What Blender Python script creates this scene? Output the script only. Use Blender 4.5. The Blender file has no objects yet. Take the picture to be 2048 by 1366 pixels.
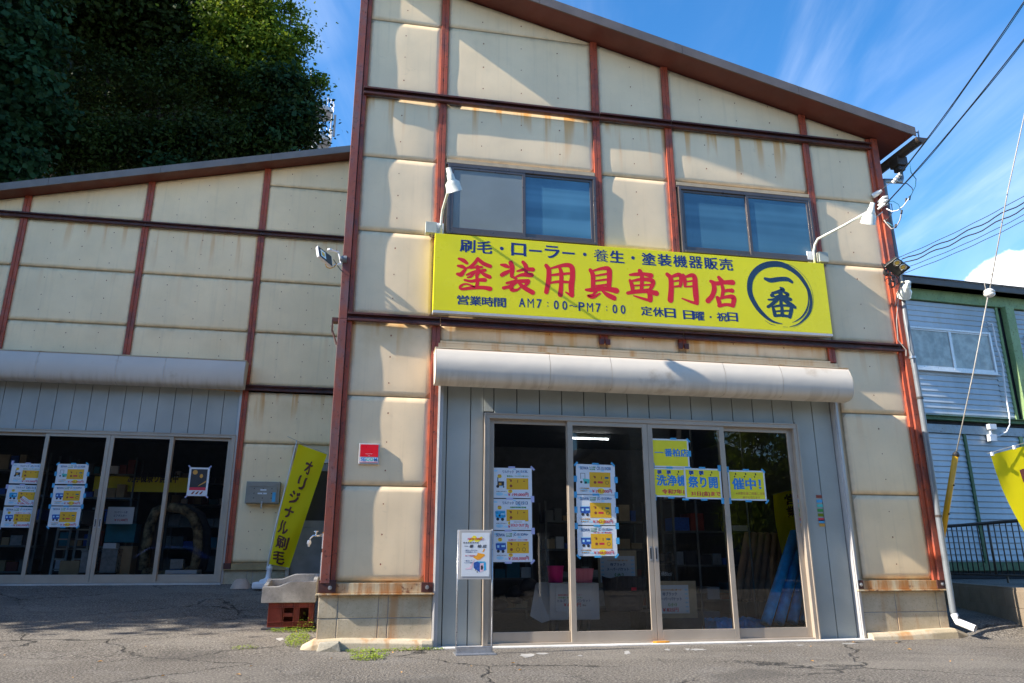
import bpy, math, random
import numpy as np
from mathutils import Vector
random.seed(7); RNG=np.random.default_rng(7)
S=bpy.context.scene; COL=S.collection
# ------------------------------------------------------------ camera
CAM=np.array([0.0,-8.445,0.87]); PITCH=math.radians(16.5); YAW=math.radians(10.7); FPX=1488.0
cd=bpy.data.cameras.new('camera'); co=bpy.data.objects.new('camera',cd); COL.objects.link(co)
co.location=CAM; co.rotation_euler=(math.pi/2+PITCH,0,-YAW)
cd.sensor_width=36; cd.lens=36*FPX/2048; cd.clip_start=.05; cd.clip_end=3000; S.camera=co
# ------------------------------------------------------------ sun, sky
SUNDIR=Vector((8.15,1.0,-5.58)).normalized()          # direction the light travels
SEL=math.asin(-SUNDIR.z); SAZ=math.atan2(-SUNDIR.x,-SUNDIR.y)
sd=bpy.data.lights.new('sun','SUN'); sd.energy=4.5; sd.angle=math.radians(.5); sd.color=(1,.91,.78)
so=bpy.data.objects.new('sun',sd); COL.objects.link(so); so.rotation_euler=SUNDIR.to_track_quat('-Z','Y').to_euler()
S.view_settings.view_transform='Standard'; S.view_settings.look='None'
S.view_settings.gamma=1; S.view_settings.use_curve_mapping=False
S.view_settings.exposure=1.38
W=bpy.data.worlds.new('World'); S.world=W; W.use_nodes=True
def ray(px,py):
    F=np.array([math.sin(YAW)*math.cos(PITCH),math.cos(YAW)*math.cos(PITCH),math.sin(PITCH)])
    R=np.array([math.cos(YAW),-math.sin(YAW),0.]); U=np.cross(R,F)
    return F*FPX+R*(px-1024)-U*(py-683)
def P(px,py,Y):
    """point of the plane at depth Y that was measured in the photograph at (px,py)"""
    d=ray(px,py); return CAM+d*((Y-CAM[1])/d[1])
def ground(x,y):
    z=0.0
    if y>-.5:
        l=.02+.5*(min(y+.5,5.8)/5.8)**1.5
        r=.075*max(0,y-.05)
        wl=1-min(1,max(0,(x+.75)/1.1)); wr=min(1,max(0,(x-6.6)/.5))
        wl=wl*wl*(3-2*wl)
        z=l*wl*min(1,(y+.5)/.6)+min(r,.5)*wr
    if x>6.9 and y>-.3:
        a=min(1,(x-6.9)/.8); b=min(1,(y+.3)/.45); z=max(z,.15*a*a*(3-2*a)*b*b*(3-2*b)+min(r if y>-.5 else 0,.4)*.4)
    if x<-9: z+=min(20,((-9-x)*1.0))*min(1,max(0,(y+1.2)/1.5))*min(1,max(0,(12-y)/4))
    if y>11: z+=min(9,(y-11)*.7)*min(1,max(0,(4-x)/8))
    return z
def PG(px,py):
    d=ray(px,py); t=.004
    for _ in range(4000):
        q=CAM+d*t
        if q[2]<=ground(q[0],q[1]): break
        t*=1.002
    return q
def world_sky():
    nt=W.node_tree; N=nt.nodes; L=nt.links; N.clear()
    out=N.new('ShaderNodeOutputWorld'); bg=N.new('ShaderNodeBackground'); L.new(bg.outputs[0],out.inputs[0])
    sky=N.new('ShaderNodeTexSky'); sky.sky_type='NISHITA'; sky.sun_disc=False
    sky.sun_elevation=SEL; sky.sun_rotation=SAZ; sky.air_density=1.0; sky.dust_density=.35; sky.ozone_density=3.2
    bg.inputs[1].default_value=.12
    tc=N.new('ShaderNodeTexCoord')
    def math_(op,a,b=None,c=None):
        m=N.new('ShaderNodeMath'); m.operation=op
        for i,v in enumerate((a,b,c)):
            if v is None: continue
            if isinstance(v,(int,float)): m.inputs[i].default_value=v
            else: L.new(v,m.inputs[i])
        return m.outputs[0]
    def dot(v):
        m=N.new('ShaderNodeVectorMath'); m.operation='DOT_PRODUCT'; L.new(tc.outputs['Generated'],m.inputs[0]); m.inputs[1].default_value=v
        return m.outputs['Value']
    # cirrus: streaks on a high layer, stretched along one direction
    sep=N.new('ShaderNodeSeparateXYZ'); L.new(tc.outputs['Generated'],sep.inputs[0])
    zz=math_('MAXIMUM',sep.outputs[2],.04)
    u=math_('DIVIDE',sep.outputs[0],zz); v=math_('DIVIDE',sep.outputs[1],zz)
    cmb=N.new('ShaderNodeCombineXYZ'); L.new(u,cmb.inputs[0]); L.new(v,cmb.inputs[1])
    mp=N.new('ShaderNodeMapping'); mp.vector_type='TEXTURE'
    q0,q1=ray(1590,250),ray(1720,10); ang=math.atan2(q1[1]/q1[2]-q0[1]/q0[2],q1[0]/q1[2]-q0[0]/q0[2])
    mp.inputs['Rotation'].default_value=(0,0,ang); mp.inputs['Scale'].default_value=(1.7,.42,1); mp.inputs['Location'].default_value=(1.3,.4,0)
    L.new(cmb.outputs[0],mp.inputs[0])
    n1=N.new('ShaderNodeTexNoise'); n1.inputs['Scale'].default_value=1.1; n1.inputs['Detail'].default_value=10; n1.inputs['Roughness'].default_value=.55; n1.inputs['Distortion'].default_value=.7
    L.new(mp.outputs[0],n1.inputs['Vector'])
    n2=N.new('ShaderNodeTexNoise'); n2.inputs['Scale'].default_value=.5; n2.inputs['Detail'].default_value=2; L.new(cmb.outputs[0],n2.inputs['Vector'])
    def smooth(v,a,b):
        m=N.new('ShaderNodeMapRange'); m.interpolation_type='SMOOTHSTEP'; L.new(v,m.inputs[0]); m.inputs[1].default_value=a; m.inputs[2].default_value=b
        return m.outputs[0]
    cir=math_('MULTIPLY',smooth(n1.outputs[0],.42,.85),smooth(n2.outputs[0],.36,.62))
    for (px,py,rad,amt) in ((1650,90,.17,.32),(1900,350,.22,.28),(2010,230,.2,.12),(600,-10,.10,.30),(1730,50,.03,.2)):
        d=ray(px,py); d=d/np.linalg.norm(d)
        m=smooth(dot(tuple(d)),math.cos(rad),1.0)
        st=smooth(n1.outputs[0],.32,.80)
        cir=math_('MAXIMUM',cir,math_('MULTIPLY',math_('MULTIPLY',m,st),amt*2.0))
    cir=math_('MULTIPLY',cir,.36)
    # low cumulus over the horizon
    n3=N.new('ShaderNodeTexNoise'); n3.inputs['Scale'].default_value=9; n3.inputs['Detail'].default_value=8; n3.inputs['Roughness'].default_value=.6; L.new(tc.outputs['Generated'],n3.inputs['Vector'])
    d=ray(2050,640); d=d/np.linalg.norm(d)
    base=math_('ADD',smooth(dot(tuple(d)),math.cos(.095),math.cos(.02)),math_('MULTIPLY',math_('SUBTRACT',n3.outputs[0],.5),1.1))
    cum=smooth(base,.28,.42)
    cum2=math_('MULTIPLY',smooth(n3.outputs[0],.52,.62),smooth(sep.outputs[2],.26,.1))
    cum=math_('MAXIMUM',cum,cum2)
    mx=N.new('ShaderNodeMixRGB'); L.new(cir,mx.inputs[0])
    # colour of the clear sky
    hs=N.new('ShaderNodeHueSaturation'); hs.inputs['Saturation'].default_value=1.28; L.new(sky.outputs[0],hs.inputs['Color'])
    L.new(hs.outputs[0],mx.inputs[1]); mx.inputs[2].default_value=(6.6,6.9,7.3,1)
    mx2=N.new('ShaderNodeMixRGB'); L.new(cum,mx2.inputs[0]); L.new(mx.outputs[0],mx2.inputs[1]); mx2.inputs[2].default_value=(6.9,6.9,7.0,1)
    L.new(mx2.outputs[0],bg.inputs[0])
world_sky()
# ------------------------------------------------------------ materials
M={}
class NT:
    def __init__(s,name,rough=.6,metal=0,spec=None):
        s.m=bpy.data.materials.new(name); s.m.use_nodes=True; s.t=s.m.node_tree; s.N=s.t.nodes; s.L=s.t.links
        s.b=s.N['Principled BSDF']; s.b.inputs['Roughness'].default_value=rough; s.b.inputs['Metallic'].default_value=metal
        if spec is not None: s.b.inputs['Specular IOR Level'].default_value=spec
        M[name]=s.m; s.tc=s.N.new('ShaderNodeTexCoord')
        g=s.N.new('ShaderNodeNewGeometry'); s.pos=g.outputs['Position']; s.geo=g
    def map(s,src,scale=(1,1,1),loc=(0,0,0)):
        m=s.N.new('ShaderNodeMapping'); m.inputs['Scale'].default_value=scale; m.inputs['Location'].default_value=loc; s.L.new(src,m.inputs[0]); return m.outputs[0]
    def noise(s,scale,detail=4,rough=.55,vec=None,dist=0):
        n=s.N.new('ShaderNodeTexNoise'); n.inputs['Scale'].default_value=scale; n.inputs['Detail'].default_value=detail; n.inputs['Roughness'].default_value=rough; n.inputs['Distortion'].default_value=dist
        s.L.new(vec if vec is not None else s.pos,n.inputs['Vector']); return n.outputs[0]
    def voro(s,scale,feature='F1',vec=None):
        n=s.N.new('ShaderNodeTexVoronoi'); n.feature=feature; n.inputs['Scale'].default_value=scale
        s.L.new(vec if vec is not None else s.pos,n.inputs['Vector']); return n.outputs[0]
    def rng(s,v,a,b,c=0,d=1,smooth=True):
        m=s.N.new('ShaderNodeMapRange'); m.interpolation_type='SMOOTHSTEP' if smooth else 'LINEAR'; s.L.new(v,m.inputs[0])
        for i,x in enumerate((a,b,c,d)): m.inputs[i+1].default_value=x
        return m.outputs[0]
    def math(s,op,a,b=None):
        m=s.N.new('ShaderNodeMath'); m.operation=op
        for i,v in enumerate((a,b)):
            if v is None: continue
            if isinstance(v,(int,float)): m.inputs[i].default_value=v
            else: s.L.new(v,m.inputs[i])
        return m.outputs[0]
    def mix(s,f,a,b,mode='MIX'):
        m=s.N.new('ShaderNodeMixRGB'); m.blend_type=mode
        for i,v in enumerate((f,a,b)):
            if isinstance(v,(int,float)): m.inputs[i].default_value=v
            elif isinstance(v,tuple): m.inputs[i].default_value=(*v,1)
            else: s.L.new(v,m.inputs[i])
        return m.outputs[0]
    def col(s,v):
        if isinstance(v,tuple): s.b.inputs['Base Color'].default_value=(*v,1)
        else: s.L.new(v,s.b.inputs['Base Color'])
    def rough(s,v): s.L.new(v,s.b.inputs['Roughness'])
    def bump(s,h,strength=.3,dist=.01):
        b=s.N.new('ShaderNodeBump'); b.inputs['Strength'].default_value=strength; b.inputs['Distance'].default_value=dist; s.L.new(h,b.inputs['Height']); s.L.new(b.outputs[0],s.b.inputs['Normal'])
    def uv(s):
        sep=s.N.new('ShaderNodeSeparateXYZ'); s.L.new(s.tc.outputs['UV'],sep.inputs[0]); return sep.outputs[0],sep.outputs[1]
    def attr(s,name):
        a=s.N.new('ShaderNodeAttribute'); a.attribute_type='OBJECT'; a.attribute_name=name; return a.outputs['Fac']
def simple(name,col,rough=.6,metal=0,var=.12,scale=6,spec=None):
    n=NT(name,rough,metal,spec)
    f=n.noise(scale,5); dk=tuple(c*(1-var) for c in col); lt=tuple(min(1,c*(1+var)) for c in col)
    n.col(n.mix(n.rng(f,.3,.7),dk,lt)); n.rough(n.rng(n.noise(scale*3,3),.3,.7,max(.04,rough-.08),min(1,rough+.08))); return n
def make_panel_paint(name,base,dirt,streakcol=(.72,.34,.08)):
    # painted sandwich panel; uv.x = metres along the panel, uv.y = metres below its top edge, second map = distance to edges
    n=NT(name,.5); u,v=n.uv()
    big=n.noise(1.1,4); med=n.noise(4,5)
    c=n.mix(n.rng(big,.3,.7),tuple(x*.93 for x in base),tuple(x*1.05 for x in base))
    c=n.mix(n.math('MULTIPLY',n.rng(med,.48,.75),.22),c,tuple(x*.8 for x in base))
    # grime caught near the seams
    e=n.N.new('ShaderNodeAttribute'); e.attribute_name='edge'; ed=e.outputs['Fac']
    g=n.math('MULTIPLY',n.rng(ed,.09,.0),n.rng(n.noise(7,5),.3,.75))
    c=n.mix(n.math('MULTIPLY',g,.35),c,dirt)
    g2=n.math('MULTIPLY',n.rng(ed,.010,.0),.5); c=n.mix(g2,c,tuple(x*.45 for x in dirt))
    # scuffs
    sc=n.noise(3.2,8,.7,n.map(n.pos,(1,1,2.2),(4,2,1)),1.2); c=n.mix(n.math('MULTIPLY',n.rng(sc,.62,.76),.35),c,tuple(x*.5 for x in base))
    vs_=n.noise(1,5,.6,n.map(n.pos,(13,13,.45),(2,2,8))); c=n.mix(n.math('MULTIPLY',n.rng(vs_,.52,.74),.22),c,tuple(x*.62 for x in base))
    c=n.mix(n.math('MULTIPLY',n.rng(n.noise(34,4,.7),.60,.68),.12),c,tuple(x*.5 for x in base))
    # rust runs from the steel above
    st=n.N.new('ShaderNodeCombineXYZ'); n.L.new(n.math('MULTIPLY',u,6.5),st.inputs[0]); n.L.new(n.math('MULTIPLY',v,.35),st.inputs[1]); n.L.new(n.math('MULTIPLY',n.attr('seed'),9.0),st.inputs[2])
    a=n.N.new('ShaderNodeTexNoise'); a.inputs['Scale'].default_value=1.0; a.inputs['Detail'].default_value=3; n.L.new(st.outputs[0],a.inputs['Vector'])
    st2=n.N.new('ShaderNodeCombineXYZ'); n.L.new(n.math('MULTIPLY',u,1.6),st2.inputs[0]); n.L.new(n.math('MULTIPLY',n.attr('seed'),5.0),st2.inputs[2])
    ln=n.N.new('ShaderNodeTexNoise'); ln.inputs['Scale'].default_value=1.5; n.L.new(st2.outputs[0],ln.inputs['Vector'])
    fall=n.math('SUBTRACT',1.0,n.math('DIVIDE',v,n.rng(ln.outputs[0],.3,.7,.12,.9)))
    fall=n.math('MAXIMUM',fall,0)
    run=n.math('MULTIPLY',n.math('MULTIPLY',n.rng(a.outputs[0],.51,.64),fall),n.attr('rust'))
    c=n.mix(n.math('MINIMUM',run,.8),c,streakcol)
    # broad pale orange film under the beam
    film=n.math('MULTIPLY',n.math('MULTIPLY',n.rng(v,.7,0),n.attr('film')),n.rng(n.noise(2.5,5),.3,.7)); c=n.mix(film,c,(.55,.32,.10))
    n.col(c)
    b=n.math('ADD',n.math('MULTIPLY',n.noise(2.4,3),1.0),n.math('MULTIPLY',n.noise(60,3),.01)); n.bump(b,.25,.012)
    n.rough(n.rng(n.noise(5,4),.3,.7,.38,.55)); return n
make_panel_paint('cream_panel_paint',(.87,.67,.425),(.34,.26,.16))
make_panel_paint('shade_lifted_panel_paint',(.94,.735,.45),(.30,.24,.15))  # same cream paint, colour brightened to make up for the shade on the annex
def make_steel(name,base,dark,purple):
    n=NT(name,.5)
    c=n.mix(n.rng(n.noise(3.2,8,.7,n.map(n.pos,(1,1,.6))),.45,.62),base,purple)
    c=n.mix(n.rng(n.noise(22,6,.75),.56,.66),c,dark)
    c=n.mix(n.math('MULTIPLY',n.rng(n.noise(1.4,4),.5,.7),.6),c,tuple(x*.75 for x in base))
    n.col(c); n.bump(n.noise(40,5),.25,.004); n.rough(n.rng(n.noise(12,4),.3,.7,.38,.7))
make_steel('rust_red_steel',(.40,.075,.032),(.07,.018,.015),(.20,.055,.04))
make_steel('maroon_steel',(.085,.022,.017),(.03,.012,.01),(.055,.022,.02))
make_steel('weathered_corner_steel',(.22,.055,.035),(.05,.015,.013),(.155,.075,.075))
simple('roof_soffit_red',(.13,.035,.024),.55,0,.15,2)
simple('roof_edge_brown',(.13,.105,.095),.5,0,.15,3)
simple('left_roof_edge',(.17,.15,.14),.5,0,.12,3)
def siding(name,c1):
    n=NT(name,.62); f=n.noise(1.2,4); c=n.mix(n.rng(f,.3,.7),tuple(x*.9 for x in c1),tuple(x*1.08 for x in c1))
    c=n.mix(n.math('MULTIPLY',n.rng(n.noise(9,6,.7),.55,.75),.25),c,tuple(x*.7 for x in c1)); n.col(c); n.bump(n.noise(85,3,.6,None,.6),.55,.003)
siding('grey_siding',(.38,.40,.365)); siding('left_grey_siding',(.38,.41,.40))
simple('dark_joint',(.03,.03,.033),.9)
simple('aluminium_bronze',(.42,.355,.285),.4,.25,.06,3)
simple('aluminium_silver',(.50,.49,.48),.42,.25,.05,3)
simple('window_bronze',(.12,.10,.095),.35,.5,.08,3)
simple('bare_steel',(.45,.46,.48),.35,.8,.1,20)
def shutter(name,c1):
    n=NT(name,.55); c=n.mix(n.rng(n.noise(1.3,4),.3,.7),tuple(x*.93 for x in c1),c1); u,v=n.uv()
    st=n.noise(1,5,.6,n.map(n.pos,(11,1,.5))); low=n.rng(v,.5,1.0)
    c=n.mix(n.math('MULTIPLY',n.math('MULTIPLY',n.rng(st,.42,.68),low),.5),c,(.36,.30,.22))
    c=n.mix(n.math('MULTIPLY',n.rng(n.noise(1.5,6,.6,n.map(n.pos,(1,1,1),(3,1,0))),.60,.70),.55),c,(.36,.28,.19))
    c=n.mix(n.math('MULTIPLY',n.rng(v,.06,0),.8),c,(.42,.22,.09)); n.col(c); n.bump(n.noise(1.7,3),.35,.02)
shutter('shutter_box_paint',(.64,.58,.49)); shutter('left_shutter_paint',(.60,.55,.49))
def glass(name,tint,rfl=1.0):
    m=bpy.data.materials.new(name); m.use_nodes=True; t=m.node_tree; N=t.nodes; L=t.links; N.clear()
    o=N.new('ShaderNodeOutputMaterial'); mix=N.new('ShaderNodeMixShader'); tr=N.new('ShaderNodeBsdfTransparent'); gl=N.new('ShaderNodeBsdfGlossy')
    tr.inputs[0].default_value=(*tint,1); gl.inputs['Roughness'].default_value=0.0; gl.inputs['Color'].default_value=(rfl,rfl,rfl,1)
    fr=N.new('ShaderNodeFresnel'); fr.inputs[0].default_value=1.62
    nz=N.new('ShaderNodeTexNoise'); nz.inputs['Scale'].default_value=.9; bp=N.new('ShaderNodeBump'); bp.inputs['Strength'].default_value=.06; bp.inputs['Distance'].default_value=.02
    g=N.new('ShaderNodeNewGeometry'); L.new(g.outputs['Position'],nz.inputs['Vector']); L.new(nz.outputs[0],bp.inputs['Height']); L.new(bp.outputs[0],gl.inputs['Normal'])
    ad=N.new('ShaderNodeMath'); ad.operation='MULTIPLY_ADD'; ad.inputs[1].default_value=.95; ad.inputs[2].default_value=.0; ad.use_clamp=True
    L.new(fr.outputs[0],ad.inputs[0]); L.new(ad.outputs[0],mix.inputs[0]); L.new(tr.outputs[0],mix.inputs[1]); L.new(gl.outputs[0],mix.inputs[2]); L.new(mix.outputs[0],o.inputs[0]); M[name]=m
glass('door_glass',(.98,.985,.98)); 
def frosted(name,c1,c2):
    n=NT(name,.22,0,.8); z=n.N.new('ShaderNodeSeparateXYZ'); n.L.new(n.pos,z.inputs[0])
    w=n.noise(1,2,.5,n.map(n.pos,(.15,.2,5)))
    c=n.mix(n.rng(w,.35,.68),c1,c2); c=n.mix(n.math('MULTIPLY',n.rng(n.noise(.9,3),.4,.7),.45),c,tuple(x*1.35 for x in c2)); n.col(c)
    fine=n.noise(1,2,.6,n.map(n.pos,(14,10,160))); n.bump(fine,.35,.003)
frosted('blue_wired_glass',(.03,.10,.17),(.06,.165,.25)); frosted('blue_wired_glass_b',(.035,.125,.21),(.08,.22,.33))
simple('insect_screen',(.19,.225,.235),.6,0,.08,1.5)
def ground_mat():
    n=NT('asphalt',.88)
    big=n.noise(.55,5); fine=n.noise(48,5,.75)
    c=n.mix(n.rng(big,.3,.7),(.115,.101,.084),(.185,.164,.137))
    c=n.mix(n.rng(n.noise(1.6,6,.65,n.map(n.pos,(1,1,1),(5,3,0))),.5,.72),c,(.20,.185,.165))
    c=n.mix(n.rng(fine,.51,.58),c,n.mix(n.rng(n.noise(110,2),.4,.6),(.38,.35,.31),(.22,.19,.16)))
    c=n.mix(n.math('MULTIPLY',n.rng(fine,.48,.42),.85),c,(.035,.034,.033))
    c=n.mix(n.math('MULTIPLY',n.rng(n.noise(.9,3,.5,n.map(n.pos,(1,1,1),(11,4,0))),.58,.70),.45),c,(.06,.055,.05))
    c=n.mix(n.math('MULTIPLY',n.rng(n.noise(.35,4,.6,n.map(n.pos,(1,2.2,1),(1,9,0))),.50,.62),.35),c,(.29,.265,.225))
    # pale cement wash near the threshold
    # cracks
    wv=n.N.new('ShaderNodeTexNoise'); wv.inputs['Scale'].default_value=1.6; wv.inputs['Detail'].default_value=6; wv.inputs['Roughness'].default_value=.65; n.L.new(n.pos,wv.inputs['Vector'])
    ad=n.N.new('ShaderNodeMixRGB'); ad.blend_type='ADD'; ad.inputs[0].default_value=.55; n.L.new(n.pos,ad.inputs[1]); n.L.new(wv.outputs['Color'],ad.inputs[2])
    cr=n.voro(.55,'DISTANCE_TO_EDGE',ad.outputs[0])
    mask=n.rng(n.noise(.5,2,.5,n.map(n.pos,(1,1,1),(2,7,0))),.40,.54)
    ck=n.math('MULTIPLY',n.rng(cr,.010,.002),mask); 
    cr2=n.voro(2.1,'DISTANCE_TO_EDGE',ad.outputs[0]); mask2=n.rng(n.noise(.8,2,.5,n.map(n.pos,(1,1,1),(9,1,0))),.52,.62)
    ck=n.math('MAXIMUM',ck,n.math('MULTIPLY',n.math('MULTIPLY',n.rng(cr2,.012,.004),mask2),.6))
    c=n.mix(n.math('MULTIPLY',ck,.9),c,(.018,.017,.016)); n.col(c)
    h=n.math('ADD',n.math('MULTIPLY',n.noise(42,6,.75),1.2),n.math('MULTIPLY',ck,-1.6)); n.bump(h,1.0,.03)
ground_mat()
def concrete(name,c1,c2,sc=3,bmp=.4):
    n=NT(name,.9); c=n.mix(n.rng(n.noise(sc,7,.65),.3,.7),c1,c2); c=n.mix(n.math('MULTIPLY',n.rng(n.noise(60,4,.7),.55,.68),.5),c,tuple(x*.5 for x in c1)); 
    n.col(c); n.bump(n.noise(45,6,.7),bmp,.006); return n
concrete('grey_concrete',(.24,.235,.225),(.36,.35,.33)); concrete('terrazzo_sink',(.22,.22,.215),(.35,.345,.335),6)
def blockm(name,rust):
    n=concrete(name,(.40,.33,.22),(.56,.48,.35),2.5); src=n.b.inputs['Base Color'].links[0].from_socket
    st=n.rng(n.noise(1,4,.6,n.map(n.pos,(5,5,.6))),.5,.72); n.col(n.mix(n.math('MULTIPLY',st,rust),src,(.42,.19,.05)))
blockm('foundation_block',.6); blockm('left_foundation_block',.15)
blockm('kerb_concrete',.8); concrete('yard_wall_block',(.19,.145,.10),(.27,.22,.165),2)
concrete('pale_cement',(.42,.41,.39),(.60,.58,.55),4)
concrete('rock',(.26,.24,.19),(.42,.38,.30),5,1)
n=NT('rusty_channel',.6); z=n.noise(1,5,.65,n.map(n.pos,(9,2,1.2))); c=n.mix(n.rng(z,.35,.65),(.55,.46,.30),(.40,.17,.045)); n.col(n.mix(n.rng(n.noise(14,5),.58,.7),c,(.16,.06,.03))); n.bump(n.noise(30,4),.3,.004)
simple('left_channel_paint',(.34,.25,.12),.6,0,.25,4)
n=NT('stained_flashing',.55); z=n.noise(1,5,.6,n.map(n.pos,(6,1,.25))); c=n.mix(n.rng(z,.48,.72),(.62,.50,.32),(.50,.26,.08)); n.col(n.mix(n.math('MULTIPLY',n.rng(n.noise(5,5),.5,.75),.4),c,(.70,.62,.45)))
simple('sign_yellow',(.80,.72,.0),.32,0,.04,1.2); simple('sign_red',(.72,.008,.02),.35,0,.03); simple('sign_navy',(.012,.028,.17),.35,0,.03); simple('logo_navy',(.014,.04,.085),.3,0,.2,2)
simple('paper_white',(.66,.70,.74),.6,0,.02); simple('poster_orange',(.72,.40,.015),.6,0,.02); simple('ink_navy',(.02,.09,.24),.6); simple('ink_teal',(.0,.16,.24),.6); simple('ink_red',(.62,.03,.06),.6); simple('ink_black',(.03,.03,.035),.6); simple('ink_green',(.05,.28,.06),.6)
simple('ink_blue',(.02,.22,.60),.6); simple('ink_sky',(.35,.62,.78),.6); simple('ink_yellow',(.85,.72,.03),.6); simple('ink_pink',(.72,.5,.58),.6); simple('ink_orange',(.80,.33,.02),.6); simple('ink_teal_light',(.08,.5,.45),.6); simple('ink_brown',(.25,.05,.03),.6); simple('ink_dark_orange',(.6,.3,.05),.6)
simple('poster_yellow',(.78,.70,.02),.5,0,.03); simple('tape_blue',(.06,.35,.62),.5); simple('tape_lilac',(.40,.42,.66),.5)
simple('machine_blue',(.02,.09,.38),.6,0,.25,40); simple('machine_cyan',(.02,.33,.60),.6,0,.25,40)
simple('lamp_enamel',(.72,.74,.66),.3,0,.03); simple('black_plastic',(.018,.018,.02),.4); simple('white_plastic',(.75,.76,.78),.4,0,.04); simple('pvc_grey',(.15,.165,.18),.35,0,.08,4); simple('pvc_light',(.45,.47,.5),.4); simple('gutter_dark',(.05,.04,.035),.45)
simple('box_grey_green',(.42,.44,.38),.5); simple('mailbox_grey',(.28,.268,.23),.4,.2,.06)
simple('door_grey',(.22,.215,.21),.45); simple('led_glass',(.10,.12,.12),.15); simple('led_yellow',(.75,.5,.08),.4); simple('reflector',(.7,.68,.6),.2,.6)
simple('crate_red',(.16,.022,.012),.5,0,.2,8); simple('chrome',(.7,.7,.72),.15,1); simple('terracotta_pale',(.48,.36,.28),.8)
def cloth(name,c,tr):
    m=bpy.data.materials.new(name); m.use_nodes=True; t=m.node_tree; N=t.nodes; L=t.links; b=N['Principled BSDF']; b.inputs['Base Color'].default_value=(*c,1); b.inputs['Roughness'].default_value=.75
    tl=N.new('ShaderNodeBsdfTranslucent'); tl.inputs[0].default_value=(*tuple(min(1,x*1.1) for x in c),1); mx=N.new('ShaderNodeMixShader'); mx.inputs[0].default_value=tr
    w=N.new('ShaderNodeTexWave'); w.inputs['Scale'].default_value=120; bp=N.new('ShaderNodeBump'); bp.inputs['Strength'].default_value=.1; g=N.new('ShaderNodeNewGeometry'); L.new(g.outputs['Position'],w.inputs['Vector']); L.new(w.outputs['Fac'],bp.inputs['Height']); L.new(bp.outputs[0],b.inputs['Normal'])
    L.new(b.outputs[0],mx.inputs[1]); L.new(tl.outputs[0],mx.inputs[2]); L.new(mx.outputs[0],N['Material Output'].inputs[0]); M[name]=m
cloth('flag_yellow',(.90,.77,.0),.45); cloth('white_cloth',(.78,.8,.82),.2)
simple('flag_brown',(.10,.025,.02),.7)
def leafm(name,c1,c2,tr=.3,spec=.12):
    m=bpy.data.materials.new(name); m.use_nodes=True; t=m.node_tree; N=t.nodes; L=t.links; b=N['Principled BSDF']; b.inputs['Roughness'].default_value=.5; b.inputs['Specular IOR Level'].default_value=spec
    g=N.new('ShaderNodeNewGeometry'); mx=N.new('ShaderNodeMixRGB'); L.new(g.outputs['Random Per Island'],mx.inputs[0]); mx.inputs[1].default_value=(*c1,1); mx.inputs[2].default_value=(*c2,1)
    n2=N.new('ShaderNodeTexNoise'); n2.inputs['Scale'].default_value=.9; L.new(g.outputs['Position'],n2.inputs['Vector']); h=N.new('ShaderNodeHueSaturation'); L.new(mx.outputs[0],h.inputs['Color'])
    mr=N.new('ShaderNodeMapRange'); L.new(n2.outputs[0],mr.inputs[0]); mr.inputs[1].default_value=.3; mr.inputs[2].default_value=.7; mr.inputs[3].default_value=.7; mr.inputs[4].default_value=1.25; L.new(mr.outputs[0],h.inputs['Value'])
    L.new(h.outputs[0],b.inputs['Base Color']); tl=N.new('ShaderNodeBsdfTranslucent'); L.new(h.outputs[0],tl.inputs[0]); s=N.new('ShaderNodeMixShader'); s.inputs[0].default_value=tr
    L.new(b.outputs[0],s.inputs[1]); L.new(tl.outputs[0],s.inputs[2]); L.new(s.outputs[0],N['Material Output'].inputs[0]); M[name]=m
leafm('leaf_dark',(.020,.038,.007),(.045,.068,.012)); leafm('leaf_bright',(.07,.13,.012),(.19,.24,.02),.5); leafm('leaf_ivy',(.018,.055,.022),(.034,.082,.03),.3); leafm('weed_green',(.16,.26,.02),(.30,.36,.05),.3)
simple('bark',(.04,.03,.022),.9,0,.3,12); simple('hill_soil',(.03,.032,.018),1,0,.3,2)
def corr(name):
    n=NT(name,.4,.15); c=n.mix(n.rng(n.noise(.8,5,.6,n.map(n.pos,(1.6,1.6,.5))),.3,.7),(.36,.42,.46),(.52,.57,.61)); c=n.mix(n.math('MULTIPLY',n.rng(n.noise(1,6,.6,n.map(n.pos,(5,5,.7))),.55,.72),.3),c,(.45,.42,.35)); c=n.mix(n.math('MULTIPLY',n.rng(n.noise(25,5,.7),.62,.7),.5),c,(.28,.2,.14)); n.col(c)
corr('corrugated_blue')
make_steel('green_steel',(.22,.33,.15),(.09,.08,.03),(.17,.27,.12)); make_steel('dark_green_steel',(.05,.13,.05),(.04,.03,.015),(.06,.13,.06))
make_steel('pale_rusty_steel',(.33,.40,.44),(.20,.09,.04),(.30,.34,.34))
simple('brown_metal_roof',(.07,.062,.06),.45,.2,.1,3); simple('white_sash',(.62,.64,.66),.35,.3,.04); simple('rail_brown',(.10,.075,.055),.45,.2,.1)
simple('guard_yellow',(.66,.34,.01),.4,0,.12,6); simple('wire_black',(.015,.016,.02),.5); simple('wire_blue',(.02,.14,.2),.5); simple('wire_grey',(.33,.31,.28),.5); simple('ceramic',(.75,.75,.72),.25)
simple('net_curtain',(.66,.68,.66),.8,0,.2,6)
simple('pink_plastic',(.82,.03,.28),.4,0,.03); simple('light_pink_plastic',(.82,.2,.3),.4,0,.03); simple('black_bag',(.03,.028,.035),.6,0,.3,10); simple('tarp_blue',(.012,.34,.88),.4,0,.28,9); simple('kraft_brown',(.34,.21,.12),.7,0,.15); simple('plywood',(.42,.34,.22),.7,0,.1)
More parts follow.
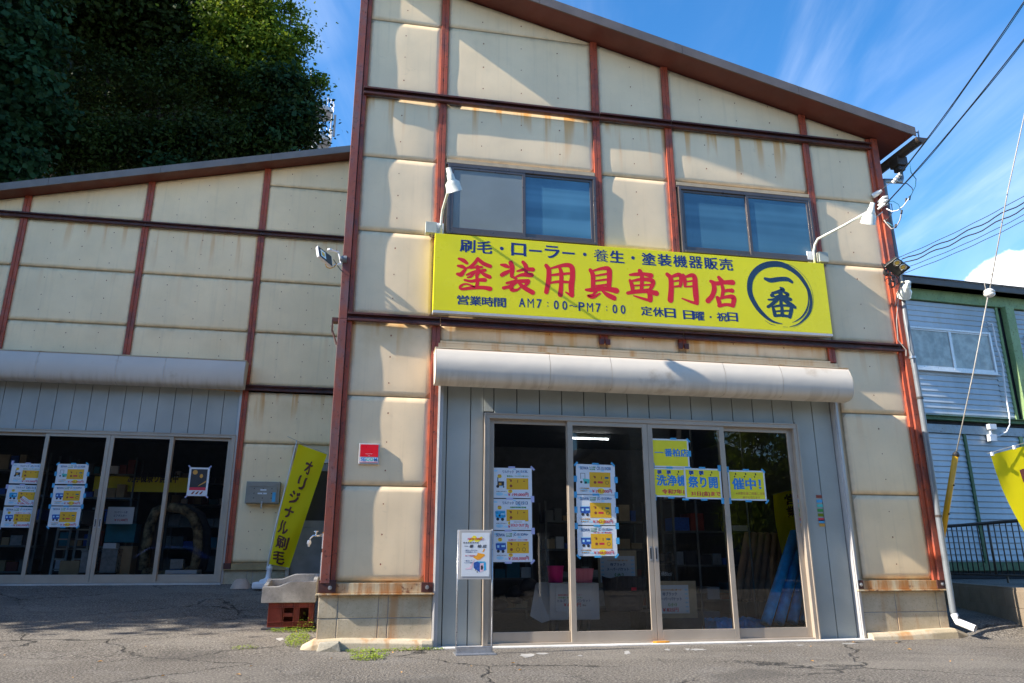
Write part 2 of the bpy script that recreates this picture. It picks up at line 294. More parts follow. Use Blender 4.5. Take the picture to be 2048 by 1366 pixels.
simple('shop_floor',(.12,.12,.12),.5); simple('shop_wall',(.07,.07,.07),.8); simple('shop_dark',(.035,.035,.04),.8); simple('shelf_grey',(.12,.13,.13),.5,.4); simple('cardboard',(.36,.25,.14),.8); simple('clear_box',(.22,.25,.27),.3); simple('camo',(.14,.11,.06),.9,0,.9,9); simple('ladder_metal',(.3,.34,.34),.4,.5)
simple('opp_white',(.75,.75,.73),.8); simple('opp_dark',(.05,.052,.058),.8,0,.1); simple('opp_tile',(.09,.09,.1),.7); simple('opp_beige',(.52,.44,.33),.8)
n=NT('tube_light',.5); n.b.inputs['Emission Color'].default_value=(.9,.95,1,1); n.b.inputs['Emission Strength'].default_value=14
# ------------------------------------------------------------ mesh helpers
ORG={}
def props(o,label=None,cat=None,group=None,kind=None):
    if label: o['label']=label
    if cat: o['category']=cat
    if group: o['group']=group
    if kind: o['kind']=kind
    return o
def thing(name,label,cat,loc=(0,0,0),group=None,kind=None):
    o=bpy.data.objects.new(name,None); COL.objects.link(o); o.location=loc; o.empty_display_size=.2; ORG[o.name]=tuple(loc); return props(o,label,cat,group,kind)
class MB:
    def __init__(s): s.v=[]; s.f=[]; s.uv={}; s.edge={}
    def add(s,vs,fs,uvs=None,edges=None):
        b=len(s.v); s.v+= [tuple(map(float,q)) for q in vs]; s.f+=[tuple(b+i for i in f) for f in fs]
        if uvs: 
            for i,u in enumerate(uvs): s.uv[b+i]=u
        if edges:
            for i,e in enumerate(edges): s.edge[b+i]=e
        return s
    def box(s,a,b,bev=0):
        x0,x1=sorted((a[0],b[0])); y0,y1=sorted((a[1],b[1])); z0,z1=sorted((a[2],b[2]))
        return s.add([(x0,y0,z0),(x1,y0,z0),(x1,y1,z0),(x0,y1,z0),(x0,y0,z1),(x1,y0,z1),(x1,y1,z1),(x0,y1,z1)],[(0,3,2,1),(4,5,6,7),(0,1,5,4),(1,2,6,5),(2,3,7,6),(3,0,4,7)])
    def obox(s,c,ax,ay,az):
        c=np.array(c);ax=np.array(ax);ay=np.array(ay);az=np.array(az)
        vs=[c+i*ax+j*ay+k*az for k in(-1,1) for (i,j) in((-1,-1),(1,-1),(1,1),(-1,1))]
        return s.add(vs,[(0,3,2,1),(4,5,6,7),(0,1,5,4),(1,2,6,5),(2,3,7,6),(3,0,4,7)])
    def prism(s,poly,y0,y1):
        """polygon in xz extruded in y"""
        n=len(poly); vs=[(x,y0,z) for x,z in poly]+[(x,y1,z) for x,z in poly]
        return s.add(vs,[tuple(range(n)),tuple(range(2*n-1,n-1,-1))]+[((i+1)%n,i,n+i,n+(i+1)%n) for i in range(n)])
    def prismz(s,poly,z0,z1):
        n=len(poly); vs=[(x,y,z0) for x,y in poly]+[(x,y,z1) for x,y in poly]
        return s.add(vs,[tuple(range(n-1,-1,-1)),tuple(range(n,2*n))]+[(i,(i+1)%n,n+(i+1)%n,n+i) for i in range(n)])
    def quad(s,a,b,c,d): return s.add([a,b,c,d],[(0,1,2,3)])
    def tube(s,pts,r,seg=8,cap=True):
        pts=[Vector(tuple(map(float,p))) for p in pts]; rs=r if isinstance(r,(list,tuple)) else [r]*len(pts)
        ring=[]; up=None
        for i,p in enumerate(pts):
            a=pts[max(0,i-1)]; b=pts[min(len(pts)-1,i+1)]; d=(b-a).normalized()
            if up is None: up=Vector((0,0,1)) if abs(d.z)<.9 else Vector((1,0,0))
            x=d.cross(up).normalized(); y=x.cross(d).normalized(); up=y
            ring.append([p+(x*math.cos(t)+y*math.sin(t))*rs[i] for t in [2*math.pi*k/seg for k in range(seg)]])
        vs=[q for R in ring for q in R]; fs=[]
        for i in range(len(pts)-1):
            for k in range(seg): fs.append((i*seg+k,i*seg+(k+1)%seg,(i+1)*seg+(k+1)%seg,(i+1)*seg+k))
        if cap: fs.append(tuple(range(seg-1,-1,-1))); fs.append(tuple((len(pts)-1)*seg+k for k in range(seg)))
        return s.add(vs,fs)
    def lathe(s,c,axis,prof,seg=20):
        """prof: (distance along axis, radius)"""
        c=Vector(tuple(map(float,c))); d=Vector(axis).normalized(); up=Vector((0,0,1)) if abs(d.z)<.9 else Vector((1,0,0)); x=d.cross(up).normalized(); y=x.cross(d)
        vs=[c+d*h+(x*math.cos(2*math.pi*k/seg)+y*math.sin(2*math.pi*k/seg))*r for h,r in prof for k in range(seg)]; fs=[]
        for i in range(len(prof)-1):
            for k in range(seg): fs.append((i*seg+k,i*seg+(k+1)%seg,(i+1)*seg+(k+1)%seg,(i+1)*seg+k))
        return s.add(vs,fs)
    def build(s,name,mat,parent=None,smooth=False,bevel=0,label=None,cat=None,group=None,kind=None,rootloc=None):
        me=bpy.data.meshes.new(name)
        o=bpy.data.objects.new(name,me); COL.objects.link(o)
        if parent is not None: org=ORG.get(parent.name,(0,0,0)); o.parent=parent; ORG[o.name]=org
        else:
            if rootloc is None and s.v:
                a=np.array(s.v); rootloc=((a[:,0].min()+a[:,0].max())/2,(a[:,1].min()+a[:,1].max())/2,a[:,2].min())
            org=tuple(map(float,rootloc)); o.location=org; ORG[o.name]=org
        a=np.array(s.v,dtype=float).reshape(-1,3)-np.array(org)
        me.from_pydata(a.tolist(),[],s.f)
        if s.uv:
            ul=me.uv_layers.new(name='UVMap'); li=np.empty(len(me.loops),dtype=np.int32); me.loops.foreach_get('vertex_index',li)
            arr=np.array([s.uv.get(int(i),(0,0)) for i in li],dtype=np.float32).ravel(); ul.data.foreach_set('uv',arr)
        if s.edge:
            at=me.attributes.new('edge','FLOAT','POINT'); at.data.foreach_set('value',[s.edge.get(i,1.) for i in range(len(me.vertices))])
        if isinstance(mat,str): mat=M[mat]
        me.materials.append(mat)
        if smooth: me.polygons.foreach_set('use_smooth',[True]*len(me.polygons))
        me.update()
        if bevel: 
            bm=o.modifiers.new('b','BEVEL'); bm.width=bevel; bm.segments=2; bm.limit_method='ANGLE'
        return props(o,label,cat,group,kind)
def share(src,parent,offset,rot=None):
    """another object on the same mesh"""
    c=src.copy(); COL.objects.link(c); c.parent=parent; c.location=Vector(offset)
    if rot: c.rotation_euler=rot
    ORG[c.name]=ORG.get(src.name,(0,0,0)); return c
# ------------------------------------------------------------ lettering
def glyphs(txt,bold=.02,res=3):
    cu=bpy.data.curves.new('lettering','FONT'); cu.body=txt; cu.offset=.004 if bold>.0101 else 0; cu.resolution_u=res
    o=bpy.data.objects.new('lettering',cu); COL.objects.link(o)
    dg=bpy.context.evaluated_depsgraph_get(); me=bpy.data.meshes.new_from_object(o.evaluated_get(dg))
    vs=np.array([v.co[:] for v in me.vertices]).reshape(-1,3); fs=[tuple(p.vertices) for p in me.polygons]
    bpy.data.objects.remove(o); bpy.data.curves.remove(cu); bpy.data.meshes.remove(me)
    if bold>.012 and len(vs):   # a heavier weight: the same outlines laid over each other with small shifts
        n=len(vs); d=bold*.62; V=[];F=[]
        for k,(i,j) in enumerate(((-1,-.6),(1,-.6),(-1,.6),(1,.6))): V.append(vs+np.array([i*d,j*d,.0012*k])); F+=[tuple(a+k*n for a in f) for f in fs]
        vs=np.concatenate(V); fs=F
    return vs,fs
def text(mb,txt,x0,x1,z0,h,Y,bold=.02,brush=0,shear=0):
    """lettering facing -Y, filling x0..x1 with cap/ideograph height h, foot at z0"""
    vs,fs=glyphs(txt,bold)
    if len(vs)==0: return mb
    mn=vs.min(0); mx=vs.max(0); sx=(x1-x0)/max(1e-6,mx[0]-mn[0]); sz=h/max(1e-6,mx[1]-mn[1])
    X=(vs[:,0]-mn[0]); Z=(vs[:,1]-mn[1])
    if brush: 
        Z=Z+brush*np.sin(X*9+1)*.5+brush*.12*X*0+brush*.6*np.sin(Z*11+X*3); X=X+brush*np.sin(Z*13+X*2)
    X=X*sx+shear*Z*sz
    return mb.add(np.stack([x0+X,Y-vs[:,2]*.12,z0+Z*sz],1),fs)
def char_row(mb,chars,c0,c1,h,Y,bold=.03,brush=.02,wfac=1.0,small=''):
    n=len(chars)
    for i,ch in enumerate(chars):
        t=i/(n-1) if n>1 else .5; cx=c0[0]+(c1[0]-c0[0])*t; cz=c0[1]+(c1[1]-c0[1])*t
        if ch in ' 　': continue
        if ch=='・': 
            r=h*.13; mb.add([(cx+r*math.cos(a),Y,cz+r*math.sin(a)) for a in [k*math.pi/8 for k in range(16)]],[tuple(range(16))]); continue
        if ch in 'ー一': text(mb,ch,cx-h*.42*wfac,cx+h*.42*wfac,cz-h*.07,h*.14,Y,bold*.6,0); continue
        if ch=='〜': text(mb,ch,cx-h*.42*wfac,cx+h*.42*wfac,cz-h*.1,h*.22,Y,bold*.6,0); continue
        w=h*wfac*(.62 if ch in 'AMP' else .5 if ch in 'AMP7:0013589-¥' else 1); hh=h*(.93 if ch not in ':' else .5)
        if ch==':' : w=h*.1
        if ch in 'AMP7:0': bold,brush=(.010 if ch=='M' else .022),0
        text(mb,ch,cx-w/2,cx+w/2,cz-hh/2,hh,Y,bold,brush)
    return mb
def stroke(mb,pts,Y,k):
    """brush stroke: centre line with a width at each point (plane coordinates), rounded ends"""
    pts=np.array(pts,dtype=float)
    if len(pts)>2:  # Catmull-Rom
        Pp=np.vstack([2*pts[0]-pts[1],pts,2*pts[-1]-pts[-2]]); out=[]
        for i in range(1,len(Pp)-2):
            for t in np.linspace(0,1,7)[:-1]:
                a,b,c,d=Pp[i-1],Pp[i],Pp[i+1],Pp[i+2]; out.append(.5*((2*b)+(-a+c)*t+(2*a-5*b+4*c-d)*t*t+(-a+3*b-3*c+d)*t**3))
        out.append(pts[-1]); pts=np.array(out)
    y=Y-.00004*k; n=len(pts); L=[];R=[]
    for i in range(n):
        d=pts[min(n-1,i+1)][:2]-pts[max(0,i-1)][:2]; d=d/(np.linalg.norm(d)+1e-9); nn=np.array([-d[1],d[0]])*max(.0005,pts[i][2])/2
        L.append(pts[i][:2]+nn); R.append(pts[i][:2]-nn)
    vs=[(q[0],y,q[1]) for q in L]+[(q[0],y,q[1]) for q in R]; mb.add(vs,[(i,i+1,n+i+1,n+i) for i in range(n-1)])
    for e,s in ((0,-1),(n-1,1)):
        d=(pts[min(n-1,e+1)][:2]-pts[max(0,e-1)][:2]); ang=math.atan2(d[1],d[0])+(math.pi if s<0 else 0); r=pts[e][2]/2
        arc=[(pts[e][0]+r*math.cos(ang+a),y-.00001,pts[e][1]+r*math.sin(ang+a)) for a in np.linspace(-math.pi/2,math.pi/2,8)]
        mb.add(arc,[tuple(range(8))])
# ================================================================ ground
def axis(lo,hi,fine0,fine1,fs,cs):
    a=list(np.arange(fine0,fine1+1e-6,fs)); x=fine0; st=fs
    while x>lo: st*=1.25; st=min(st,cs); x-=st; a.insert(0,x)
    x=fine1; st=fs
    while x<hi: st*=1.25; st=min(st,cs); x+=st; a.append(x)
    return a
mb=MB(); gx=axis(-900,900,-9,10,.25,60); gy=axis(-900,900,-8,12,.25,60)
mb.v=[(x,y,ground(x,y)) for y in gy for x in gx]; nx=len(gx)
mb.f=[(j*nx+i,j*nx+i+1,(j+1)*nx+i+1,(j+1)*nx+i) for j in range(len(gy)-1) for i in range(nx-1)]
mb.build('ground','asphalt',kind='structure',smooth=True,rootloc=(0,0,0))
# ================================================================ main shop building
RS=-.2535                                    # slope of the roof across the front
def roofz(x): return 8.552+RS*x
ZB1,ZB2=3.60,6.64                            # two horizontal beams
POST=[-.38,.68,2.75,3.78,5.85,6.90]
shop=thing('shop_building','two storey cream panelled shop with rust red steel frame under a sloping roof','building',(3.2,0,0))
def panel(parent,x0,x1,z0,z1,mat,Y=0.0,rust=0,film=0,buckle=1.0,seed=None,amp=.008,nv=None):
    """thin pressed panel, top edge may be a function of x"""
    seed=random.random()*10 if seed is None else seed
    zt=z1 if callable(z1) else (lambda x: z1)
    w=x1-x0; nu=max(6,int(w/.085)); h=zt((x0+x1)/2)-z0; nvv=nv or max(5,int(h/.085)); vs=[];uv=[];ed=[]; R=random.Random(int(seed*1000))
    ph=[(R.uniform(1.2,3.4),R.uniform(1.2,3.4),R.uniform(0,6),R.uniform(.3,1)) for _ in range(5)]
    def sp(n): # denser at the rims
        t=np.linspace(0,1,n+1); return .5-.5*np.cos(math.pi*t)*(.35)-.5*(1-2*t)*.65
    for b in sp(nvv):
        for a in sp(nu):
            x=x0+w*a; top=zt(x); z=z0+b*(top-z0)
            dx=min(x-x0,x1-x); dz=min(z-z0,top-z); de=min(dx,dz)
            pil=(1-math.exp(-dx/.075))*(1-math.exp(-dz/.075))
            n=sum(c*math.sin(p*x*2+q*z*2.2+r)*math.sin(q*x*1.3-p*z+r*2) for p,q,r,c in ph)/2.4
            sharp=abs(math.sin(ph[0][0]*x*1.7+ph[1][0]*z*1.3+ph[2][2]))
            dy=-(amp*pil)-buckle*.0034*n*pil-buckle*.002*(sharp**3)*pil*math.exp(-de/.25)
            vs.append((x,Y+.006+dy,z)); uv.append((x-x0,top-z)); ed.append(de)
    m=nu+1; fs=[(j*m+i,j*m+i+1,(j+1)*m+i+1,(j+1)*m+i) for j in range(nvv) for i in range(nu)]
    nb=len(vs); rim=[i for i in range(m)]+[j*m+nu for j in range(1,nvv+1)]+[nvv*m+i for i in range(nu-1,-1,-1)]+[j*m for j in range(nvv-1,0,-1)]
    for i in rim: q=vs[i]; vs.append((q[0],q[1]+.03,q[2])); uv.append(uv[i]); ed.append(0)
    k=len(rim); fs+=[(rim[i],nb+i,nb+(i+1)%k,rim[(i+1)%k]) for i in range(k)]
    o=MB().add(vs,fs,uv,ed).build('wall_panel',mat,parent,smooth=True)
    o['rust']=float(rust); o['film']=float(film); o['seed']=float(seed); return o
CP='cream_panel_paint'; g=.048
nails=MB()
def nail_rows(x0,x1,z0,z1,cols,Y=-.004):
    for c in range(cols):
        x=x0+(x1-x0)*(c+.9)/(cols+.8)+random.uniform(-.01,.01); n=max(1,int((z1-z0)/.30))
        for k in range(n):
            z=z0+(z1-z0)*(k+.6)/(n+.2)+random.uniform(-.02,.02); r=.0065+random.random()*.003
            nails.add([(x+r*math.cos(a),Y-.004,z+r*1.25*math.sin(a)) for a in [q*math.pi/3 for q in range(6)]],[tuple(range(6))])
SE=[.672,1.672,2.68]
g5=.004
def bay(i,zs,**k):
    x0=POST[i]+(.075 if i==0 else g); x1=POST[i+1]-(.045 if i==4 else g)
    for j,(a,b) in enumerate(zs):
        panel(shop,x0,x1,a+(g5 if not callable(a) else 0),(b if callable(b) else b-g5),CP,rust=k.get('rust',{}).get(j,0),film=k.get('film',{}).get(j,0),buckle=k.get('buckle',1),seed=k.get('seed',i)+j*.37)
        zb=b((x0+x1)/2) if callable(b) else b
        nail_rows(x0,x1,a,zb,1 if (x1-x0)<1.2 else 3)
rz=lambda x: roofz(x)-.03
rk=lambda x: max(roofz(x)-.03,ZB2+.1)
bay(0,[(.672,1.672),(1.672,2.68),(2.68,ZB1-.02),(ZB1+.055,4.72),(4.72,5.73),(5.73,ZB2-.04),(ZB2+.045,7.77),(7.77,rz)],rust={2:.9,5:.9,3:.1},film={2:.5},buckle=2.4,seed=1.1)
bay(1,[(5.80,ZB2-.04),(ZB2+.045,7.80),(7.80,lambda x:max(7.815,rz(x)))],rust={0:1.0},buckle=1.0,seed=2.3)
bay(2,[(4.74,5.78),(5.78,ZB2-.04),(ZB2+.045,rz)],rust={1:.9},buckle=1.4,seed=3.7)
bay(3,[(5.80,ZB2-.04),(ZB2+.045,rz)],rust={0:1.0},seed=5.2)
bay(4,[(.672,1.672),(1.672,2.70),(2.70,ZB1-.02),(ZB1+.055,4.76),(4.76,5.74),(5.74,ZB2-.04),(ZB2+.045,rk)],buckle=1.0,rust={2:.35,1:.2},film={2:.12},seed=6.4)
for (a,b,i) in ((POST[1]+.05,POST[2]-.05,0),(POST[2]+.05,POST[3]-.05,1),(POST[3]+.05,POST[4]-.05,2)):  # strips between sign and shutter box
    panel(shop,a,b,3.375,ZB1-.02,CP,rust=.9,film=.5,buckle=.4,seed=8+i*.7,amp=.004); nail_rows(a,b,3.38,3.7,2 if i!=1 else 1)
nails.build('nail_head','ink_brown',shop,kind='stuff')
MB().box((POST[1]+.05,-.03,3.345),(5.80,.03,3.372)).build('flashing','stained_flashing',shop)
MB().box((POST[1]+.03,-.028,3.215),(5.90,.03,3.343)).build('flashing','stained_flashing',shop)
# backing walls (closed body so light cannot enter)
XL,XR,YB=-.42,6.96,9.0
mb=MB(); top=[(XL,.45),(.74,.45),(.74,2.95),(5.86,2.95),(5.86,.45),(XR,.45),(XR,roofz(XR)-.02),(XL,roofz(XL)-.02)]
mb.box((XL,.03,.5),(.735,.11,2.9)); mb.box((5.84,.03,.5),(XR,.11,2.9)); mb.prism([(XL,2.9),(XR,2.9),(XR,roofz(XR)-.02),(XL,roofz(XL)-.02)],.03,.11)
mb.build('wall_backing','stained_flashing',shop)
mb=MB(); mb.prism([(XL,0),(XL+.08,0),(XL+.08,roofz(XL)-.03),(XL,roofz(XL)-.02)],.11,YB); mb.prism([(XR-.08,0),(XR,0),(XR,roofz(XR)-.03),(XR-.08,roofz(XR)-.02)],.11,YB); mb.box((XL,YB,0),(XR,YB+.1,8.4)); mb.build('side_wall','cream_panel_paint',shop)
# posts and beams
RR='rust_red_steel'
for i,x in enumerate(POST[1:5],1):
    zs=[(ZB2+.03,roofz(x)-.01),(ZB1+.04,ZB2-.035)]
    zs.append((.66,ZB1-.03) if i in(1,) else (3.46 if i in (2,3) else 3.36,ZB1-.03))
    if i in (2,3): zs[1]=(4.60,ZB2-.035)
    if i==1: zs[1]=(4.60,ZB2-.035)
    if i==4: zs[1]=(4.60,ZB2-.035)
    for a,b in zs:
        mb=MB(); mb.box((x-.047,-.019,a),(x-.004,.03,b)); mb.box((x+.004,-.019,a),(x+.047,.03,b)); mb.box((x-.0045,-.014,a),(x+.0045,.03,b)); mb.build('post',RR,shop,bevel=.003)
    if i in (2,3):
        m2=MB(); m2.box((x-.07,-.045,3.43),(x-.012,-.023,3.50)); m2.box((x+.012,-.045,3.43),(x+.07,-.023,3.50)); m2.build('bracket','maroon_steel',shop,bevel=.003)
for s,x,a,b in ((-1,POST[0],-.45,-.30),(1,POST[5],6.82,6.98)):
    zt=roofz(x)-.03; zs=[(.655,ZB1-.035),(ZB1-.035,zt)] if s<0 else [(.655,zt)]
    inner=(-.352,-.302) if s<0 else (6.835,6.885); outer=(-.452,-.358) if s<0 else (6.891,6.985)
    for q,(za,zb) in enumerate(zs):
        MB().box((inner[0],-.026,za+.002*q),(inner[1],.03,zb)).build('corner_post',RR,shop,bevel=.003)
        MB().box((outer[0],-.055,za+.002*q),(outer[1],.029,zb)).build('corner_post','weathered_corner_steel' if s<0 else RR,shop,bevel=.004)
    MB().box(((-.36 if s<0 else 6.883),-.012,.66),((-.35 if s<0 else 6.893),.02,zt)).build('post_joint','dark_joint',shop)
def channel(x0,x1,z,h,d,mat,parent,Yb=-.022,name='beam'):
    t=.012; mb=MB(); mb.box((x0,Yb,z-h/2+t),(x1,Yb-.008,z+h/2-t)); mb.box((x0,Yb,z+h/2-t),(x1,Yb-d,z+h/2)); mb.box((x0,Yb,z-h/2),(x1,Yb-d,z-h/2+t)); mb.box((x0,Yb-d,z-h/2+t),(x1,Yb-d+.006,z-h/2+t+.012)); mb.box((x0,Yb-d,z+h/2-t-.012),(x1,Yb-d+.006,z+h/2-t)); return mb.build(name,mat,parent,bevel=.002)
channel(-.335,2.79,ZB2,.10,.052,'maroon_steel',shop); channel(2.80,3.82,ZB2,.10,.052,'maroon_steel',shop); channel(3.83,6.87,ZB2,.10,.052,'maroon_steel',shop)
channel(-.35,.72,ZB1,.10,.052,'maroon_steel',shop); channel(.73,3.79,ZB1,.10,.052,'maroon_steel',shop); channel(3.80,6.88,ZB1,.10,.052,'maroon_steel',shop)
# base channel, plates
for (a,b) in ((-.46,.72),(5.80,6.985)):
    mb=MB(); mb.box((a,-.03,.555),(b,.03,.655)); mb.box((a-.03,-.065,.535),(b+.02,.03,.552)); mb.build('base_channel','rusty_channel',shop,bevel=.003)
for (a,b,c) in ((-.47,-.29,.125),(.60,.725,.1),(5.79,5.86,.1),(6.86,7.0,.1)):
    mb=MB(); mb.box((a,-.045,.56),(b,-.031,.56+c)); x=(a+b)/2+.03*(1 if a<0 else 0); mb.build('base_plate','maroon_steel',shop,bevel=.003)
    MB().lathe((x,-.045,.61),(0,-1,0),[(0,.022),(.006,.022),(.007,.013),(.016,.013),(.017,0)],8).build('bolt','bare_steel',shop)
# foundation blocks
def blocks(parent,x0,x1,z0,z1,xs,rows,mat,Yf=-.01,Yb=.10):
    zz=np.linspace(z0,z1,rows+1)
    for r in range(rows):
        for a,b in zip(xs[:-1],xs[1:]): MB().box((a+.004,Yf+random.uniform(-.002,.002),zz[r]+.004),(b-.004,Yb,zz[r+1]-.004)).build('foundation_block',mat,parent,bevel=.005)
    MB().box((x0+.002,Yf+.006,z0),(x1-.002,Yb-.004,z1)).build('mortar','grey_concrete',parent)
blocks(shop,-.46,.727,.075,.533,[-.46,-.26,.16,.26,.727],2,'foundation_block'); blocks(shop,5.82,6.97,.06,.533,[5.82,6.28,6.84,6.97],2,'foundation_block')
def kerb(pts,z1,parent,name='kerb'):
    mb=MB(); n=len(pts); vs=[];
    for (x,yf,zt) in pts: vs+=[(x,yf-.03,-.05),(x,yf-.015,zt-.035),(x,yf+.015,zt),(x,.10,zt+.005)]
    fs=[(4*i+k,4*i+4+k,4*i+5+k,4*i+1+k) for i in range(n-1) for k in range(3)]+[(0,1,2,3),(4*n-1,4*n-2,4*n-3,4*n-4)]
    return mb.add(vs,fs).build(name,'kerb_concrete',parent,smooth=False,bevel=.008)
kerb([(-.60,-.10,.04),(-.48,-.12,.10),(-.2,-.13,.115),(.2,-.13,.105),(.62,-.14,.09),(.735,-.12,.085)],.1,shop)
kerb([(5.83,-.13,.07),(6.2,-.13,.075),(6.6,-.14,.10),(6.95,-.13,.11),(7.12,-.10,.05)],.1,shop)
mb=MB(); R=random.Random(5); mb.add([(x+R.uniform(-.01,.01),y,z) for x,y,z in [(-.44,-.2,0),(-.2,-.24,0),(-.19,-.12,0),(-.45,-.1,0),(-.42,-.19,.085),(-.23,-.22,.095),(-.21,-.12,.10),(-.41,-.1,.09),(-.30,-.235,.05)]],[(0,1,8),(0,8,4),(1,5,8),(4,8,5),(4,5,6,7),(0,4,7,3),(1,2,6,5)]); mb.build('rubble_stone','rock',label='rough broken stone under the left end of the shop kerb',cat='stone',bevel=.006)
# roof
mb=MB(); xe=P(1827,268,-.36)[0]; x0=-.75
roof=MB().prism([(x0,roofz(x0)+.02),(xe,roofz(xe)+.02),(xe,roofz(xe)+.115),(x0,roofz(x0)+.115)],-.335,0).prism([(XL-.03,roofz(XL-.03)+.02),(xe,roofz(xe)+.02),(xe,roofz(xe)+.115),(XL-.03,roofz(XL-.03)+.115)],0,YB+.3).build('roof','roof_edge_brown',shop)
MB().prism([(x0,roofz(x0)-.004),(xe,roofz(xe)-.004),(xe,roofz(xe)+.018),(x0,roofz(x0)+.018)],-.355,-.001).prism([(XL-.02,roofz(XL-.02)-.004),(xe,roofz(xe)-.004),(xe,roofz(xe)+.018),(XL-.02,roofz(XL-.02)+.018)],.0,YB+.3).build('soffit','roof_soffit_red',shop)
for a,b in ((x0,1.9),(1.905,3.9),(3.905,5.6),(5.605,xe+.03)): MB().prism([(a,roofz(a)-.012),(b,roofz(b)-.012),(b,roofz(b)+.125),(a,roofz(a)+.125)],-.375,-.358).build('fascia','roof_edge_brown',shop)
# right gutter along the eave, hopper and downpipe
gx_=xe+.09; gz=roofz(xe)-.05
mb=MB(); prof=[(gx_+.085*math.cos(t),gz+.085*math.sin(t)) for t in np.linspace(math.pi,2*math.pi,10)]
for i in range(9):
    (a,b),(c,d)=prof[i],prof[i+1]; mb.add([(a,-.40,b),(c,-.40,d),(c,YB,d),(a,YB,b),(a*.97+gx_*.03,-.40,b*.97+gz*.03+.002),(c*.97+gx_*.03,-.40,d*.97+gz*.03+.002)],[(0,1,2,3),(0,4,5,1)])
mb.add([(x,-.39,z) for x,z in prof],[tuple(range(10))]); gut=mb.build('gutter','gutter_dark',shop)
mb=MB(); mb.box((gx_-.005,-.36,gz+.0),(gx_+.005,-.34,gz+.14)); mb.box((gx_-.12,-.36,gz+.10),(gx_+.01,-.34,gz+.11)); mb.build('gutter_hook','bare_steel',gut)
mb=MB(); mb.box((gx_-.09,.02,gz-.20),(gx_+.08,.20,gz-.06)); mb.box((gx_-.06,.05,gz-.27),(gx_+.05,.17,gz-.20)); mb.build('hopper','gutter_dark',gut,bevel=.01)
px_=7.045
pp=MB(); pp.tube([(gx_,.11,gz-.27),(gx_,.11,gz-.38),(gx_-.03,.09,gz-.44),(px_+.02,.03,gz-.50),(px_,.02,gz-.55),(px_,.02,gz-.62),(px_-.01,.0,5.2),(px_-.015,-.02,4.55),(6.99,-.06,4.0),(6.985,-.09,3.3),(6.98,-.10,2.9),(6.975,-.10,1.4),(6.955,-.12,.30),(6.96,-.16,.2)],.036,12)
pipe=pp.build('downpipe','pvc_grey',shop,smooth=True)
MB().tube([(6.955,-.13,.27),(6.96,-.16,.19),(7.04,-.33,.12)],.042,12,cap=False).build('pipe_outlet','white_plastic',shop,smooth=True)
for z,y in ((5.3,.02),(3.45,-.085),(2.9,-.10),(1.4,-.10)): MB().lathe((6.98 if z<5 else px_-.008,y,z),(0,0,1),[(0,.037),(.001,.043),(.03,.043),(.031,.037)],12).build('pipe_clip','gutter_dark' if z!=3.45 else 'bare_steel',shop)
# upstairs windows
def window(x0,x1,z0,z1,kinds):
    f=MB(); w=.035
    f.box((x0,-.05,z0),(x0+w,.02,z1)); f.box((x1-w,-.05,z0),(x1,.02,z1)); f.box((x0+w,-.05,z1-.04),(x1-w,.02,z1)); f.box((x0+w,-.06,z0),(x1-w,.02,z0+.03))
    f.box((x0-.02,-.022,z1),(x1+.02,.02,z1+.022))
    win=f.build('window','window_bronze',shop,bevel=.003); xm=(x0+x1)/2
    for i,k in enumerate(kinds):
        a,b=(x0+w,xm+.03) if i==0 else (xm-.005,x1-w); y=-.035 if (i==0)==(kinds[0]=='screen') else -.018
        if kinds[0]!='screen': y=-.018 if i==0 else -.034
        s=MB(); s.box((a,y-.012,z0+.03),(a+.04,y+.012,z1-.04)); s.box((b-.04,y-.012,z0+.03),(b,y+.012,z1-.04)); s.box((a+.04,y-.012,z0+.03),(b-.04,y+.012,z0+.09)); s.box((a+.04,y-.012,z1-.075),(b-.04,y+.012,z1-.04)); s.build('sash','window_bronze' if k!='x' else 'aluminium_bronze',win,bevel=.003)
        MB().box((a+.035,y-.001,z0+.08),(b-.035,y+.004,z1-.07)).build('pane',{'screen':'insect_screen','blue':'blue_wired_glass','blueb':'blue_wired_glass_b'}[k],win)
    return win
window(.765,2.70,4.745,5.715,['screen','blueb']); window(3.855,5.795,4.745,5.70,['blue','blue'])
for a,b,z in ((.75,2.70,5.742),(3.84,5.80,5.73)): MB().box((a,-.02,z),(b,.02,z+.05)).build('window_head','cream_panel_paint',shop)['rust']=0.0
